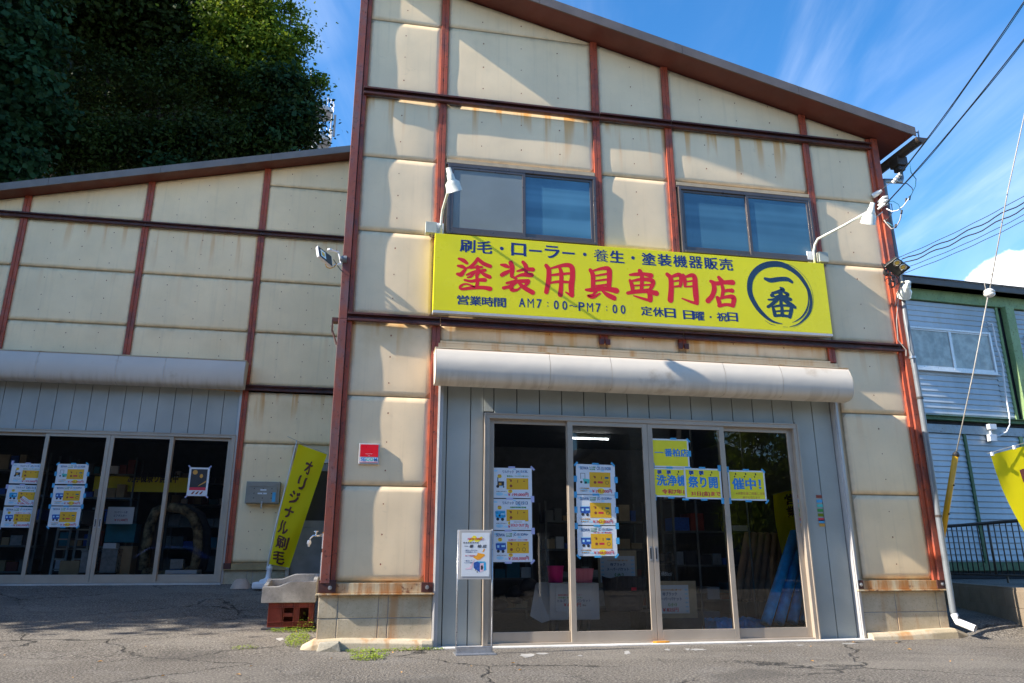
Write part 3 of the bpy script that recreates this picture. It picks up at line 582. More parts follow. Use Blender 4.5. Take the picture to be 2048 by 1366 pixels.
# shutter box: rounded hood over the opening
def hood(parent,x0,x1,zt,zb,Yw,d,mat,name='shutter_box',seams=()):
    prof=[(Yw,zt),(Yw-d*.80,zt)]
    for t in np.linspace(0,1,15): 
        e=max(0,(t-.5)/.5); prof.append((Yw-d*.86-d*.14*math.sin(min(1,t*2.2)*math.pi/2)+d*.62*(1-math.sqrt(max(0,1-e*e))), zt-.03-(zt-zb-.03)*(t if t<.5 else .5+.5*math.sin(e*math.pi/2)*.999)))
    mb=MB(); n=len(prof); tot=zt-zb; xs=[x0+.004]+sorted(seams)+[x1-.004]
    for a,b in zip(xs[:-1],xs[1:]):
        k=max(2,int((b-a)/.25)); xx=np.linspace(a+.002,b-.002,k+1)
        vs=[(x,y+(.004*math.sin(x*5+z*7)*math.sin(x*2.3) if 1<j<n-1 else 0),z) for x in xx for j,(y,z) in enumerate(prof)]; uv=[(x-x0,(zt-z)/tot) for x in xx for (y,z) in prof]
        mb.add(vs,[(i*n+j,(i+1)*n+j,(i+1)*n+j+1,i*n+j+1) for i in range(k) for j in range(n-1)],uv)
    o=mb.build(name,mat,parent,smooth=True)
    for x,q in ((x0,1),(x1,-1)): MB().add([(x,y,z) for y,z in prof]+[(x+.003*q,y,z) for y,z in prof],[tuple(range(n)),tuple(range(2*n-1,n-1,-1))]+[(i,i+1,n+i+1,n+i) for i in range(n-1)],[(0,.5)]*(2*n)).build('end_cap',mat,o)
    MB().box((x0-.006,Yw-d*.82,zt-.0),(x1+.006,Yw,zt+.012)).build('top_flange','stained_flashing',o)
    return o
hood(shop,.66,5.855,3.205,2.80,0,.36,'shutter_box_paint',seams=(1.98,2.72,4.15,4.9))
# grey siding boards
def board(parent,x0,x1,z0,z1,Y,mat): return MB().box((x0+.005,Y,z0),(x1-.005,Y+.02,z1)).build('siding_board',mat,parent,bevel=.003)
sx=[.785,.84]+[round(.84+.2742*k,3) for k in range(1,18)]+[5.76]
for a,b in zip(sx[:-1],sx[1:]):
    a2,b2=a,b
    if b<=1.27 or a>=5.25: board(shop,a,b,.0,2.87,.045,'grey_siding')
    elif a<1.27<b: board(shop,a,1.27,.0,2.87,.045,'grey_siding'); board(shop,1.265,b,2.56,2.87,.045,'grey_siding')
    elif a<5.25<b: board(shop,5.245,b,.0,2.87,.045,'grey_siding'); board(shop,a,5.255,2.56,2.87,.045,'grey_siding')
    else: board(shop,a,b,2.545,2.87,.045,'grey_siding')
mb=MB(); mb.box((.78,.062,0),(1.27,.11,2.95)); mb.box((5.25,.062,0),(5.8,.11,2.95)); mb.box((1.26,.062,2.54),(5.26,.11,2.95)); mb.build('siding_backing','dark_joint',shop)
for a,b,c in ((.728,.785,0),(5.765,5.822,0)):
    mb=MB(); mb.box((a,-.035,c),(b,.06,2.87)); mb.box((a+.012,-.05,c),(a+.025,-.03,2.87)); mb.build('shutter_guide','aluminium_silver',shop,bevel=.003)
mb=MB(); mb.prismz([(.70,-.14),(1.4,-.17),(2.6,-.20),(4.2,-.16),(5.85,-.13),(5.85,.06),(.70,.06)],-.05,.012); mb.build('door_sill','pale_cement',shop,bevel=.006)
# sliding doors
def doors(parent,x0,x1,z0,z1,Y,n,mats='aluminium_bronze',front=(1,2)):
    f=MB(); w=.05; f.box((x0-w,Y-.05,z0),(x0,Y+.07,z1)); f.box((x1,Y-.05,z0),(x1+w,Y+.07,z1)); f.box((x0-w,Y-.05,z1),(x1+w,Y+.07,z1+w)); f.box((x0,Y-.04,z0),(x1,Y+.07,z0+.02))
    f.box((x0-w-.012,Y-.06,z0),(x0-w+.004,Y-.02,z1+w)); f.box((x1+w-.004,Y-.06,z0),(x1+w+.012,Y-.02,z1+w)); f.box((x0-w-.012,Y-.06,z1+w-.004),(x1+w+.012,Y-.02,z1+w+.012))
    f.build('door_frame',mats,parent,bevel=.003); pw=(x1-x0)/n; out=[]
    for i in range(n):
        y=Y-.018 if i in front else Y+.022; a=x0+pw*i-(.025 if i>0 else 0); b=x0+pw*(i+1)+(.025 if i<n-1 else 0)
        if n==4 and i in(1,2): a,b=(x0+pw*i-.03,x0+pw*(i+1)-.002) if i==1 else (x0+pw*i+.002,x0+pw*(i+1)+.03)
        st=.062; s=MB(); s.box((a,y-.015,z0+.02),(a+st,y+.015,z1)); s.box((b-st,y-.015,z0+.02),(b,y+.015,z1)); s.box((a+st,y-.015,z0+.02),(b-st,y+.015,z0+.13)); s.box((a+st,y-.015,z1-.05),(b-st,y+.015,z1))
        d=s.build('sliding_door',mats,parent,bevel=.003)
        MB().quad((a+st,y,z0+.12),(b-st,y,z0+.12),(b-st,y,z1-.045),(a+st,y,z1-.045)).build('glass_pane','door_glass',d)
        hx=(b-st/2) if i in (0,1) else (a+st/2)
        h=MB(); h.box((hx-.014,y-.018,z0+.87),(hx+.014,y-.014,z0+1.03)); h.build('pull_handle','bare_steel',d); MB().box((hx-.007,y-.0195,z0+.89),(hx+.007,y-.0175,z0+1.01)).build('handle_recess','black_plastic',d)
        out.append((a+st,b-st,y))
    return out
panes=doors(shop,1.325,5.155,.012,2.465,.0,4)
MB().prismz([(3.16,-.085),(3.20,-.10),(3.30,-.095),(3.36,-.07),(3.3,-.05),(3.18,-.05)],.012,.03).build('dry_leaf','ink_orange',label='small dry orange leaves lying against the shop door sill',cat='leaf',rootloc=(3.25,-.07,.012))
# ================================================================ signboard
YS=-.125
sign=thing('signboard','long yellow shop signboard with red and navy brush lettering above the shutter box','signboard',(3.2,-.06,3.72))
TLc,TRc,BRc,BLc=P(871,468,YS),P(1648,525,YS),P(1663,664,YS),P(867,622,YS)
sx0,sx1,sz0,sz1=.622,5.82,3.715,4.70
MB().box((sx0,YS,sz0),(sx1,-.03,sz1)).build('board','sign_yellow',sign,bevel=.004)
mb=MB(); mb.box((sx0,YS-.004,sz0-.035),(sx1,-.03,sz0-.002)); mb.build('bottom_trim','aluminium_silver',sign,bevel=.003)
K=[0]
def tr(mb,pts,sc,ox,oy,Y,ws=1.0):
    q=[]
    for (x,y,w) in pts:
        px=ox+x/sc; py=oy+y/sc; a=P(px,py,Y); b=P(px+w/sc*.5,py,Y); c=P(px-w/sc*.5,py,Y); q.append((a[0],a[2],abs(b[0]-c[0])*ws))
    K[0]+=1; stroke(mb,q,Y,K[0]%9+1)
A=(4.876,860,450); B=(4.876,1260,450)
RED={'toru':(A,[[(282,328,22),(325,345,36),(360,372,26)],[(272,398,20),(312,405,34),(345,420,20)],[(268,478,26),(302,482,40),(332,448,28),(366,412,12)],[(466,326,26),(430,378,30),(372,418,18)],[(466,330,30),(520,375,36),(586,402,34)],[(392,420,16),(450,412,22),(505,410,22)],[(358,486,18),(430,458,26),(535,440,28)],[(464,405,30),(470,460,34),(455,492,30)],[(430,470,20),(398,502,22),(366,512,14)],[(495,458,22),(535,486,34),(580,506,36)],[(338,536,20),(400,548,26),(470,536,30),(534,536,36)],[(455,500,26),(462,560,30),(452,605,28)],[(440,604,16),(350,574,16),(296,598,22),(310,624,24),(420,612,30),(520,610,32),(584,622,42)]]),
'sou':(A,[[(788,368,40),(802,420,40),(796,500,30)],[(694,388,20),(735,396,36),(765,410,24)],[(700,488,34),(735,468,36),(790,440,22)],[(908,362,30),(934,402,38),(936,470,30)],[(850,450,16),(930,432,30),(1002,434,38)],[(842,502,16),(900,486,30),(988,488,42)],[(802,505,22),(836,520,26)],[(748,566,22),(840,548,28),(956,548,38)],[(840,560,26),(780,598,28),(718,614,30)],[(800,565,34),(796,630,36),(850,632,22),(882,606,12)],[(862,560,22),(912,606,38),(1000,658,42)],[(956,562,30),(924,596,24),(896,612,16)]]),
'you':(A,[[(1134,396,34),(1158,440,40),(1156,540,42),(1134,654,38)],[(1160,428,14),(1240,406,24),(1330,390,36),(1382,412,44),(1390,500,44),(1378,600,48),(1384,686,38)],[(1370,684,26),(1326,656,14)],[(1262,412,24),(1280,470,34),(1278,600,36),(1270,680,42)],[(1162,492,16),(1260,480,24),(1380,470,20)],[(1162,566,16),(1260,552,24),(1380,560,20)]]),
'gu':(A,[[(1564,440,32),(1588,490,38),(1590,610,36)],[(1590,446,16),(1680,424,28),(1742,430,42),(1750,500,42),(1744,612,38)],[(1600,497,14),(1740,474,20)],[(1600,546,14),(1740,528,20)],[(1600,596,16),(1740,580,20)],[(1522,632,22),(1590,632,38),(1700,620,38),(1816,640,50)],[(1624,640,24),(1590,680,22),(1540,690,20),(1590,706,24),(1656,668,16)],[(1680,644,16),(1730,680,40),(1794,712,44)]]),
'sen':(B,[[(-2,486,18),(60,480,30),(130,478,30),(206,492,40)],[(96,448,36),(116,500,34),(112,640,30)],[(0,540,24),(20,590,36),(26,642,30)],[(10,548,18),(110,530,28),(212,540,40),(222,580,34),(196,628,26)],[(20,592,14),(200,582,18)],[(28,640,16),(196,628,20)],[(-22,664,28),(60,650,34),(160,646,34),(256,666,46)],[(182,650,34),(196,690,42),(196,730,44)],[(196,738,24),(120,716,22),(36,690,12)]]),
'mon':(B,[[(364,482,34),(396,520,40),(402,620,44),(394,732,48)],[(398,506,20),(470,484,34),(494,500,32),(496,560,30),(488,596,26)],[(412,550,14),(490,540,18)],[(412,604,14),(488,594,20)],[(518,490,30),(534,540,32),(536,596,24)],[(536,508,18),(600,490,34),(630,510,40),(636,600,46),(644,700,46),(652,762,34)],[(650,764,28),(590,748,22),(508,716,12)],[(548,552,14),(630,542,18)],[(546,602,14),(630,596,18)]]),
'ten':(B,[[(866,512,30),(896,550,42)],[(788,550,28),(840,570,34),(920,560,34),(1000,560,44)],[(806,556,32),(822,620,40),(802,690,38),(760,740,42)],[(898,590,28),(908,640,32),(896,700,26)],[(904,650,22),(950,638,26),(996,640,36)],[(852,708,30),(868,748,38),(872,780,30)],[(868,718,20),(950,700,28),(1010,708,42),(1006,780,36)],[(868,788,30),(940,776,26),(1004,786,34)]])}
for k,((sc,ox,oy),sts) in RED.items():
    mb=MB()
    for s_ in sts: tr(mb,s_,sc,ox,oy,YS-.0008,1.2)
    mb.build('red_character','sign_red',sign)
mb=MB(); L8=(8.54,1480,510)
ringp=[(722,1176,10),(640,1160,26),(540,1125,44),(430,1045,62),(320,930,74),(235,800,80),(180,680,84),(163,560,88),(180,420,92),(240,310,96),(330,225,98),(440,172,100),(560,153,102),(680,158,98),(790,195,90),(900,258,82),(1000,340,74),(1080,440,66),(1150,555,58),(1196,670,48),(1215,790,44),(1204,910,42),(1160,1020,40),(1090,1100,30),(990,1180,18),(850,1228,8)]
tr(mb,ringp,*L8,YS-.0008)
for s_ in ([(1110,500,10),(1150,600,18),(1172,720,20),(1166,840,24),(1130,950,28),(1060,1050,22),(980,1110,14),(890,1155,4)],[(770,142,7),(900,190,6),(1030,290,6),(1150,430,5),(1225,600,5),(1250,780,6),(1222,950,5),(1140,1080,6),(1020,1185,4),(910,1240,3)],[(430,1120,6),(520,1178,8),(600,1198,4)],[(1180,640,5),(1198,760,6),(1180,900,5),(1120,1010,5),(1040,1090,4),(950,1140,3)],[(735,1226,5),(820,1230,3)],[(430,405,52),(520,432,76),(660,414,76),(800,412,72),(872,450,56),(890,464,44)]): tr(mb,s_,*L8,YS-.0008)
for s_ in ([(684,552,22),(728,590,78),(690,616,66),(600,640,48),(556,652,50)],[(545,690,66),(590,706,30)],[(690,640,70),(698,720,80),(700,780,60),(700,860,58)],[(760,640,44),(812,672,64),(790,712,40)],[(484,762,30),(560,760,40),(650,738,56),(760,730,60),(862,758,60)],[(600,712,26),(660,700,40),(780,704,40)],[(640,764,50),(580,812,60),(520,860,54),(476,884,48)],[(724,760,44),(800,804,70),(880,850,66),(938,892,54)],[(560,886,44),(582,960,62),(596,1030,62)],[(884,868,66),(872,960,66),(850,1056,62)],[(566,884,30),(660,866,40),(770,862,40),(884,876,40)],[(606,962,26),(700,956,34),(852,952,32)],[(594,1036,46),(700,1032,46),(800,1042,48),(850,1058,46)],[(712,860,50),(722,1030,62)]): tr(mb,s_,*L8,YS-.0008)
mb.build('logo','logo_navy',sign)
mb=MB(); cw=lambda px,py:(P(px,py,YS)[0],P(px,py,YS)[2])
ROW='刷毛・ローラー・養生・塗装機器販売'; r0_,r1_=cw(935,492),cw(1452,529)
for k,ch in enumerate(ROW):
    t_=k/(len(ROW)-1); c_=(r0_[0]+(r1_[0]-r0_[0])*t_,r0_[1]+(r1_[1]-r0_[1])*t_); m_=MB(); char_row(m_,ch,c_,c_,.182,YS-.0008,.036 if ch not in '養器機' else (.022 if ch!='養' else .010),.010 if ch!='養' else 0,1.05); m_.build('navy_character','sign_navy',sign)
def rowc(chs,c0,c1,h,bold,wf):
    for k,ch in enumerate(chs):
        t_=k/(len(chs)-1) if len(chs)>1 else .5; c_=(c0[0]+(c1[0]-c0[0])*t_,c0[1]+(c1[1]-c0[1])*t_); m_=MB(); char_row(m_,ch,c_,c_,h,YS-.0008,bold,.012,wf)
        if m_.v: m_.build('navy_character','sign_navy',sign)
rowc('営業時間',cw(926,600),cw(1000,605),.13,.03,1.12); rowc('AM7:00〜PM7:00',cw(1044,605),cw(1246,619),.125,.028,1.0); rowc('定休日',cw(1293,622),cw(1340,626),.135,.03,1.1)
rowc('日曜',cw(1377,630),cw(1398,632),.13,.03,1.1); rowc('・',cw(1421,634),cw(1421,634),.11,.02,1); rowc('祝日',cw(1444,634),cw(1465,634),.13,.03,1.1)

print('signboard letters done')
# ================================================================ left (set back) building
YL=5.3; LS=.2395
def lroof(x): return 8.66+LS*(x+.69)+.03
left=thing('shop_annex_building','low cream panelled annex set back on the left with a dented shutter box','building',(-4,YL,.5))
LP=[-8.45,-6.41,-4.355,-2.285,-.69]; SP='shade_lifted_panel_paint'; LZ=6.90
nails=MB()
def lbay(i,zs,x1=None,**k):
    x0=LP[i]+.05; x1=(LP[i+1]-.05) if x1 is None else x1
    for j,(a,b) in enumerate(zs):
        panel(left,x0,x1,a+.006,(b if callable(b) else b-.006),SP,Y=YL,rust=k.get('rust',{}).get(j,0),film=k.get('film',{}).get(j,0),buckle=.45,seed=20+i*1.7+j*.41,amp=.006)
        zb=b((x0+x1)/2) if callable(b) else b
        nail_rows(x0,x1,a,zb,3,YL-.003)
lr=lambda x: lroof(x)-.03
for i in (0,1,2): lbay(i,[(4.0,4.92),(4.93,5.93),(5.94,LZ-.05),(LZ+.05,lr)],rust={2:.6,1:.15},film={0:.15})
lbay(3,[(3.92,4.92),(4.93,5.93),(5.94,LZ-.05),(LZ+.05,7.93),(7.93,lambda x:max(7.95,lr(x)))],x1=-.45,rust={2:.4,0:.2})
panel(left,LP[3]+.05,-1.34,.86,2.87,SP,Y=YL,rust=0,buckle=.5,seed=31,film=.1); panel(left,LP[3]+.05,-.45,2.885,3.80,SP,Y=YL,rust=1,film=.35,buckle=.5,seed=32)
nail_rows(-2.2,-1.36,.9,2.8,3,YL-.003); nail_rows(-2.2,-.5,2.9,3.8,3,YL-.003)
nails.build('nail_head','ink_brown',left,kind='stuff')
mb=MB(); mb.prism([(-10.4,4.2),(-.43,3.7),(-.43,lr(-.43)),(-10.4,lr(-10.4))],YL+.03,YL+.12); mb.box((-2.3,YL+.03,.5),(-1.3,YL+.12,3.9)); mb.box((-1.3,YL+.03,2.6),(-.43,YL+.12,3.9)); mb.build('wall_backing','stained_flashing',left)
mb=MB(); mb.box((-10.4,YL+7,0),(-.43,YL+7.1,8)); mb.box((-10.4,YL+.1,0),(-10.3,YL+7,6.3)); mb.build('side_wall','shade_lifted_panel_paint',left)
for i,x in enumerate(LP[:4]):
    for a,b in ((LZ+.045,lroof(x)-.02),(4.37 if i<3 else 3.94,LZ-.05))+(((.78,3.84),) if i==3 else ()):
        mb=MB(); mb.box((x-.058,YL-.022,a),(x-.006,YL+.03,b)); mb.box((x+.006,YL-.022,a),(x+.058,YL+.03,b)); mb.box((x-.0065,YL-.012,a),(x+.0065,YL+.03,b)); mb.build('post',RR,left,bevel=.003)
for a,b in ((-8.4,-4.37),(-4.36,-2.30),(-2.29,-.43)): channel(a,b,LZ,.10,.055,'maroon_steel',left,Yb=YL-.022)
channel(LP[3]+.0,-.43,3.87,.10,.055,'maroon_steel',left,Yb=YL-.022)
MB().prism([(-10.6,lroof(-10.6)),(-.46,lroof(-.46)),(-.46,lroof(-.46)+.11),(-10.6,lroof(-10.6)+.11)],YL-.28,YL+7.3).build('roof','left_roof_edge',left)
MB().prism([(-10.6,lroof(-10.6)-.02),(-.47,lroof(-.47)-.02),(-.47,lroof(-.47)-.001),(-10.6,lroof(-10.6)-.001)],YL-.30,YL+7.2).build('soffit','roof_soffit_red',left)
for a,b in ((-10.6,-6.0),(-5.995,-4.15),(-4.145,-2.2),(-2.195,-.46)): MB().prism([(a,lroof(a)-.022),(b,lroof(b)-.022),(b,lroof(b)+.12),(a,lroof(a)+.12)],YL-.32,YL-.302).build('fascia','left_roof_edge',left)
mb=MB(); mb.box((-2.33,YL-.03,.75),(-1.32,YL+.03,.84)); mb.box((-2.34,YL-.055,.735),(-1.31,YL+.03,.75)); mb.build('base_channel','left_channel_paint',left,bevel=.003)
MB().box((-2.34,YL-.045,.755),(-2.22,YL-.031,.85)).build('base_plate','maroon_steel',left,bevel=.003)
blocks(left,-2.34,-1.33,.40,.732,[-2.34,-1.95,-1.86,-1.33],1,'left_foundation_block',Yf=YL-.01,Yb=YL+.1)
hood(left,-8.2,-2.27,4.30,3.80,YL,.36,'left_shutter_paint',seams=(-7.2,-5.62,-4.37,-3.6))
for k in range(30):
    a=-2.365-.2737*(k+1)+.0; 
    if a<-8.2: break
    MB().box((a+.004,YL+.045,3.03),(a+.2697,YL+.065,3.85)).build('siding_board','left_grey_siding',left,bevel=.003)
MB().box((-8.3,YL+.063,3.02),(-2.36,YL+.1,3.9)).build('siding_backing','dark_joint',left)
mb=MB(); mb.box((-2.365,YL-.03,.5),(-2.325,YL+.06,3.84)); mb.build('shutter_guide','aluminium_silver',left,bevel=.003)
lp=doors(left,-6.36,-2.42,.54,2.955,YL,4); doors(left,-8.28,-6.47,.54,2.955,YL,2,front=(0,))
MB().box((-8.3,YL-.10,.42),(-2.34,YL+.1,.535)).build('door_sill','pale_cement',left)
# grey side door
d0=MB(); d0.box((-1.33,YL-.03,.5),(-1.27,YL+.04,2.62)); d0.box((-1.27,YL-.03,2.56),(-.45,YL+.04,2.62)); d0.build('side_door_frame','aluminium_silver',left,bevel=.003)
d1=MB(); d1.box((-1.265,YL-.0,.53),(-.47,YL+.03,1.44)); d1.box((-1.265,YL,1.44),(-1.19,YL+.03,2.55)); d1.box((-.55,YL,1.56),(-.47,YL+.03,2.55)); d1.box((-1.19,YL,2.42),(-.47,YL+.03,2.55)); d1.box((-1.19,YL-.004,1.44),(-.47,YL+.03,1.56))
sdr=d1.build('side_door','door_grey',left,bevel=.003)
MB().box((-1.19,YL+.012,1.56),(-.55,YL+.02,2.42)).build('pane','black_plastic',sdr)
MB().lathe((-1.20,YL,1.50),(0,-1,0),[(0,.035),(.01,.035),(.012,.018),(.04,.018),(.045,.035),(.07,.032),(.075,0)],14).build('door_knob','bare_steel',sdr,smooth=True)
# ================================================================ neighbour on the right
AN=math.radians(3.4); OX,OY=10.2,5.0; UX=np.array([math.cos(AN),math.sin(AN),0]); NX=np.array([math.sin(AN),-math.cos(AN),0])
def PN(px,py,off=0.):
    d=ray(px,py); o=np.array([OX,OY,0])+NX*off; t=((o-CAM)@NX)/(d@NX); q=CAM+d*t; return ((q-o)@UX,q[2])
def WN(s,off,z): q=np.array([OX,OY,0])+UX*s+NX*off; return (q[0],q[1],z)
neigh=thing('prefab_building','two storey pale blue corrugated prefab with green steel frame and brown roof edge','building',(OX+4,OY,.6))
def nbox(mb,s0,s1,z0,z1,o0,o1):
    vs=[WN(s,o,z) for z in (z0,z1) for s,o in ((s0,o0),(s1,o0),(s1,o1),(s0,o1))]; return mb.add(vs,[(0,3,2,1),(4,5,6,7),(0,1,5,4),(1,2,6,5),(2,3,7,6),(3,0,4,7)])
sA=PN(1820,700)[0]-1.6; sCol=PN(1998,640)[0]; sE=sCol+4.2
zTop=PN(1900,607)[1]; zMid=PN(1900,842)[1]; zLow=PN(1900,1127)[1]; zWt=PN(1900,664)[1]; zWb=PN(1900,740)[1]
print('neigh',sA,sCol,zTop,zMid,zLow,zWt,zWb)
w0,w1=PN(1822,700)[0],PN(1979,700)[0]
def strip_mb(s0,s1,z,h):
    mb=MB(); pr=[(0,.0),(.012,.0),(.018,.016),(.03,.02),(h-.02,.006),(h-.004,.004),(h,.0)]
    vs=[WN(s,.0+o,z+a) for s in (s0,s1) for a,o in pr]; n=len(pr); return mb.add(vs,[(i,n+i,n+i+1,i+1) for i in range(n-1)])
def siding(s0,s1,z0,z1,h=.115):
    k=int((z1-z0)/h); h=(z1-z0)/k
    for i in range(k): strip_mb(s0,s1,z0+i*h,h).build('siding_strip','corrugated_blue',neigh)
mb=MB(); nbox(mb,sA-.1,sE,.55,zTop+.2,-.02,-.2); nbox(mb,sA-.1,sA,.55,zTop+.2,-.2,-6); mb.build('wall_backing','dark_joint',neigh)
siding(sA,w0-.06,zMid+.12,zTop-.02); siding(w0-.06,w1+.06,zMid+.12,zWb-.04); siding(w0-.06,w1+.06,zWt+.05,zTop-.02); siding(w1+.06,sCol-.08,zMid+.12,zTop-.02); siding(sCol+.36,sE,zMid+.12,zTop-.02)
sg=PN(1940,950)[0]; sg2=PN(2040,900)[0]; siding(sA,sg-.03,zLow+.03,zMid-.28); siding(sg+.03,sg2,zLow+.03,zMid-.28); siding(sg2+.1,sE,zLow+.03,zMid-.28)
GS='green_steel'
mb=MB(); nbox(mb,sA,sE,zTop,zTop+.27,.035,-.02); nbox(mb,sA,sE,zTop,zTop+.02,.07,.036); mb.build('frame_beam',GS,neigh,bevel=.004)
mb=MB(); nbox(mb,sA,sE,zMid,zMid+.10,.035,-.02); nbox(mb,sA,sE,zMid+.085,zMid+.1,.08,.036); nbox(mb,sA,sE,zMid,zMid+.015,.08,.036); mb.build('frame_beam','dark_green_steel',neigh,bevel=.004)
MB_=MB(); nbox(MB_,sA,sE,zMid-.27,zMid-.09,.05,-.02); MB_.build('frame_beam','pale_rusty_steel',neigh,bevel=.004)
MB_=MB(); nbox(MB_,sA,sE,zLow-.14,zLow+.02,.04,-.02); MB_.build('base_beam','dark_green_steel',neigh,bevel=.004)
MB_=MB(); nbox(MB_,sA,sE,.45,zLow-.16,-.3,-.5); MB_.build('floor_void','dark_joint',neigh)
MB_=MB(); nbox(MB_,sCol-.09,sCol-.03,zMid+.1,zTop,.045,-.02); MB_.build('thin_post',GS,neigh,bevel=.003)
MB_=MB(); nbox(MB_,sCol+.07,sCol+.30,zMid+.1,zTop,.16,.02); MB_.build('column',GS,neigh,bevel=.008,label='broad pale green steel column')
MB_=MB(); nbox(MB_,sg-.035,sg+.035,zLow,zMid-.27,.045,-.02); MB_.build('thin_post','dark_green_steel',neigh,bevel=.003)
MB_=MB(); nbox(MB_,sg2+.0,sg2+.09,zLow,zMid-.27,.045,-.02); MB_.build('thin_post',GS,neigh,bevel=.003)
MB_=MB(); nbox(MB_,sA,sE,zTop+.27,zTop+.41,.30,-.0); nbox(MB_,sA,sE,zTop+.27,zTop+.285,.28,.0); MB_.build('gutter_board','brown_metal_roof',neigh,bevel=.006)
mb=MB(); zr=zTop+.41; mb.add([WN(sA,.32,zr),WN(sE,.32,zr),WN(sE,-.4,zr+.27),WN(sA,-.4,zr+.27),WN(sE,-6,zr+1.6),WN(sA,-6,zr+1.6),WN(sE,-6,zr-.2),WN(sA,-6,zr-.2)],[(0,1,2,3),(3,2,4,5),(5,4,6,7)]); mb.build('roof','brown_metal_roof',neigh)
for z,o in ((zr+.005,.325),(zr+.12,.0)):
    MB_=MB(); nbox(MB_,sA,sE,z,z+.02,o,o-.03); MB_.build('roof_seam','brown_metal_roof',neigh)
def nwin(s0,s1,z0,z1):
    mb=MB(); w=.05
    for a,b,c,d in ((s0-w,s0,z0-w,z1+w),(s1,s1+w,z0-w,z1+w),(s0,s1,z1,z1+w),(s0,s1,z0-w,z0)): nbox(mb,a,b,c,d,.06,-.01)
    nbox(mb,s0-w-.02,s1+w+.02,z0-w-.02,z0-w,.09,.0)
    win=mb.build('window','white_sash',neigh,bevel=.004); sm=(s0+s1)/2
    mb=MB(); nbox(mb,sm-.035,sm+.035,z0,z1,.045,.0); nbox(mb,s0,s1,z0,z0+.05,.04,.0); nbox(mb,s0,s1,z1-.03,z1,.04,.0); mb.build('sash','white_sash',win,bevel=.003)
    for a,b in ((s0,sm-.035),(sm+.035,s1)):
        MB().quad(WN(a,.025,z0+.05),WN(b,.025,z0+.05),WN(b,.025,z1-.03),WN(a,.025,z1-.03)).build('pane','door_glass',win)
        n=40; vs=[]
        for j,z in enumerate((z0+.04,(z0+z1)/2,z1-.02)):
            for i in range(n+1):
                u=i/n; am=.010+.012*(2-j)/2; vs.append(WN(a+(b-a)*u,.019-.9*am*abs(math.sin(u*math.pi*5+.4*math.sin(u*9)))-.0,z))
        MB().add(vs,[(j*(n+1)+i,j*(n+1)+i+1,(j+1)*(n+1)+i+1,(j+1)*(n+1)+i) for j in range(2) for i in range(n)]).build('net_curtain','net_curtain',win,smooth=True)
nwin(w0,w1,zWb,zWt); nwin(sCol+.62,sCol+1.9,zWb,zWt)
def PNw(px,py,off): s,z=PN(px,py,off); return WN(s,off,z)
MB().tube([PNw(*q,.07) for q in ((1975,646),(1984,648),(1988,664),(1993,690),(1999,708),(2006,735),(2009,770),(2014,805),(2019,832),(2019,850),(2013,864),(2000,871),(1990,873))],.016,8).build('conduit','white_plastic',neigh,smooth=True)
mb=MB(); s,z=PN(1984,874,.09); nbox(mb,s-.09,s+.09,z-.09,z+.05,.13,.04); nbox(mb,s-.02,s+.02,z+.05,z+.16,.09,.05); nbox(mb,s-.07,s+.11,z+.16,z+.27,.15,.04); mb.build('junction_box','white_plastic',neigh,bevel=.005)
# ================================================================ yard behind, wall, railing
wl0=PG(1897,1210); wl1=PG(2014,1248); wl2=PG(2048,1257)
a=np.array([wl0[0],wl0[1]]); b=np.array([wl2[0],wl2[1]]); dv=(b-a)/np.linalg.norm(b-a); nv=np.array([-dv[1],dv[0]]); nv=nv if nv[0]+nv[1]>0 else -nv
print('wall',a,b,dv)
A0=a-dv*1.5; B0=b+dv*2.6; ZW=.57
yard=MB().prismz([tuple(A0+nv*.12),tuple(B0+nv*.12),(B0[0]+30,B0[1]-2),(40,30),(A0[0],30)],.0,ZW-.03); yard.build('raised_yard','asphalt',kind='structure',rootloc=(12,5,0))
wall=thing('block_wall','low brown concrete block retaining wall right of the shop corner','wall',(a[0],a[1],0.1))
Lw=np.linalg.norm(B0-A0); nb=int(Lw/.42)
for r in range(3):
    z0=-.1+.21*r; z1=z0+.206
    for i in range(nb+1):
        s0=i*.42-(.21 if r%2 else 0); s1=min(s0+.414,Lw); s0=max(s0,0)
        if s1-s0<.03: continue
        vs=[tuple(A0+dv*s+nv*o)+(z,) for z in (z0,z1) for s,o in ((s0,0),(s1,0),(s1,.12),(s0,.12))]
        MB().add(vs,[(0,3,2,1),(4,5,6,7),(0,1,5,4),(1,2,6,5),(2,3,7,6),(3,0,4,7)]).build('block','yard_wall_block',wall,bevel=.004)
vs=[tuple(A0+dv*s+nv*o)+(z,) for z in (-.1,ZW-.008) for s,o in ((0,.008),(Lw,.008),(Lw,.112),(0,.112))]
MB().add(vs,[(0,3,2,1),(4,5,6,7),(0,1,5,4),(1,2,6,5),(2,3,7,6),(3,0,4,7)]).build('mortar','yard_wall_block',wall)
rail=thing('railing','brown metal railing on the raised yard beside the shop','railing',(9,4,ZW))
R0=P(1870,1145,4.6); R1=P(2048,1163,2.15); rd=(R1-R0)[:2]; rd=rd/np.linalg.norm(rd); R0=R0[:2]-rd*1.0; R1=R1[:2]+rd*3; LR=np.linalg.norm(R1-R0)
zb_,zt_=.66,1.50
def rp(s,z): q=R0+rd*s; return (q[0],q[1],z)
MB().tube([rp(0,zt_),rp(LR,zt_)],.028,8).build('top_rail','rail_brown',rail,smooth=True); MB().tube([rp(0,zb_),rp(LR,zb_)],.020,6).build('bottom_rail','rail_brown',rail,smooth=True)
for k in range(int(LR/.152)): MB().tube([rp(.1+k*.152,zb_+.01),rp(.1+k*.152,zt_-.02)],.0105 if k%9 else .02,6).build('baluster','rail_brown',rail,smooth=True)
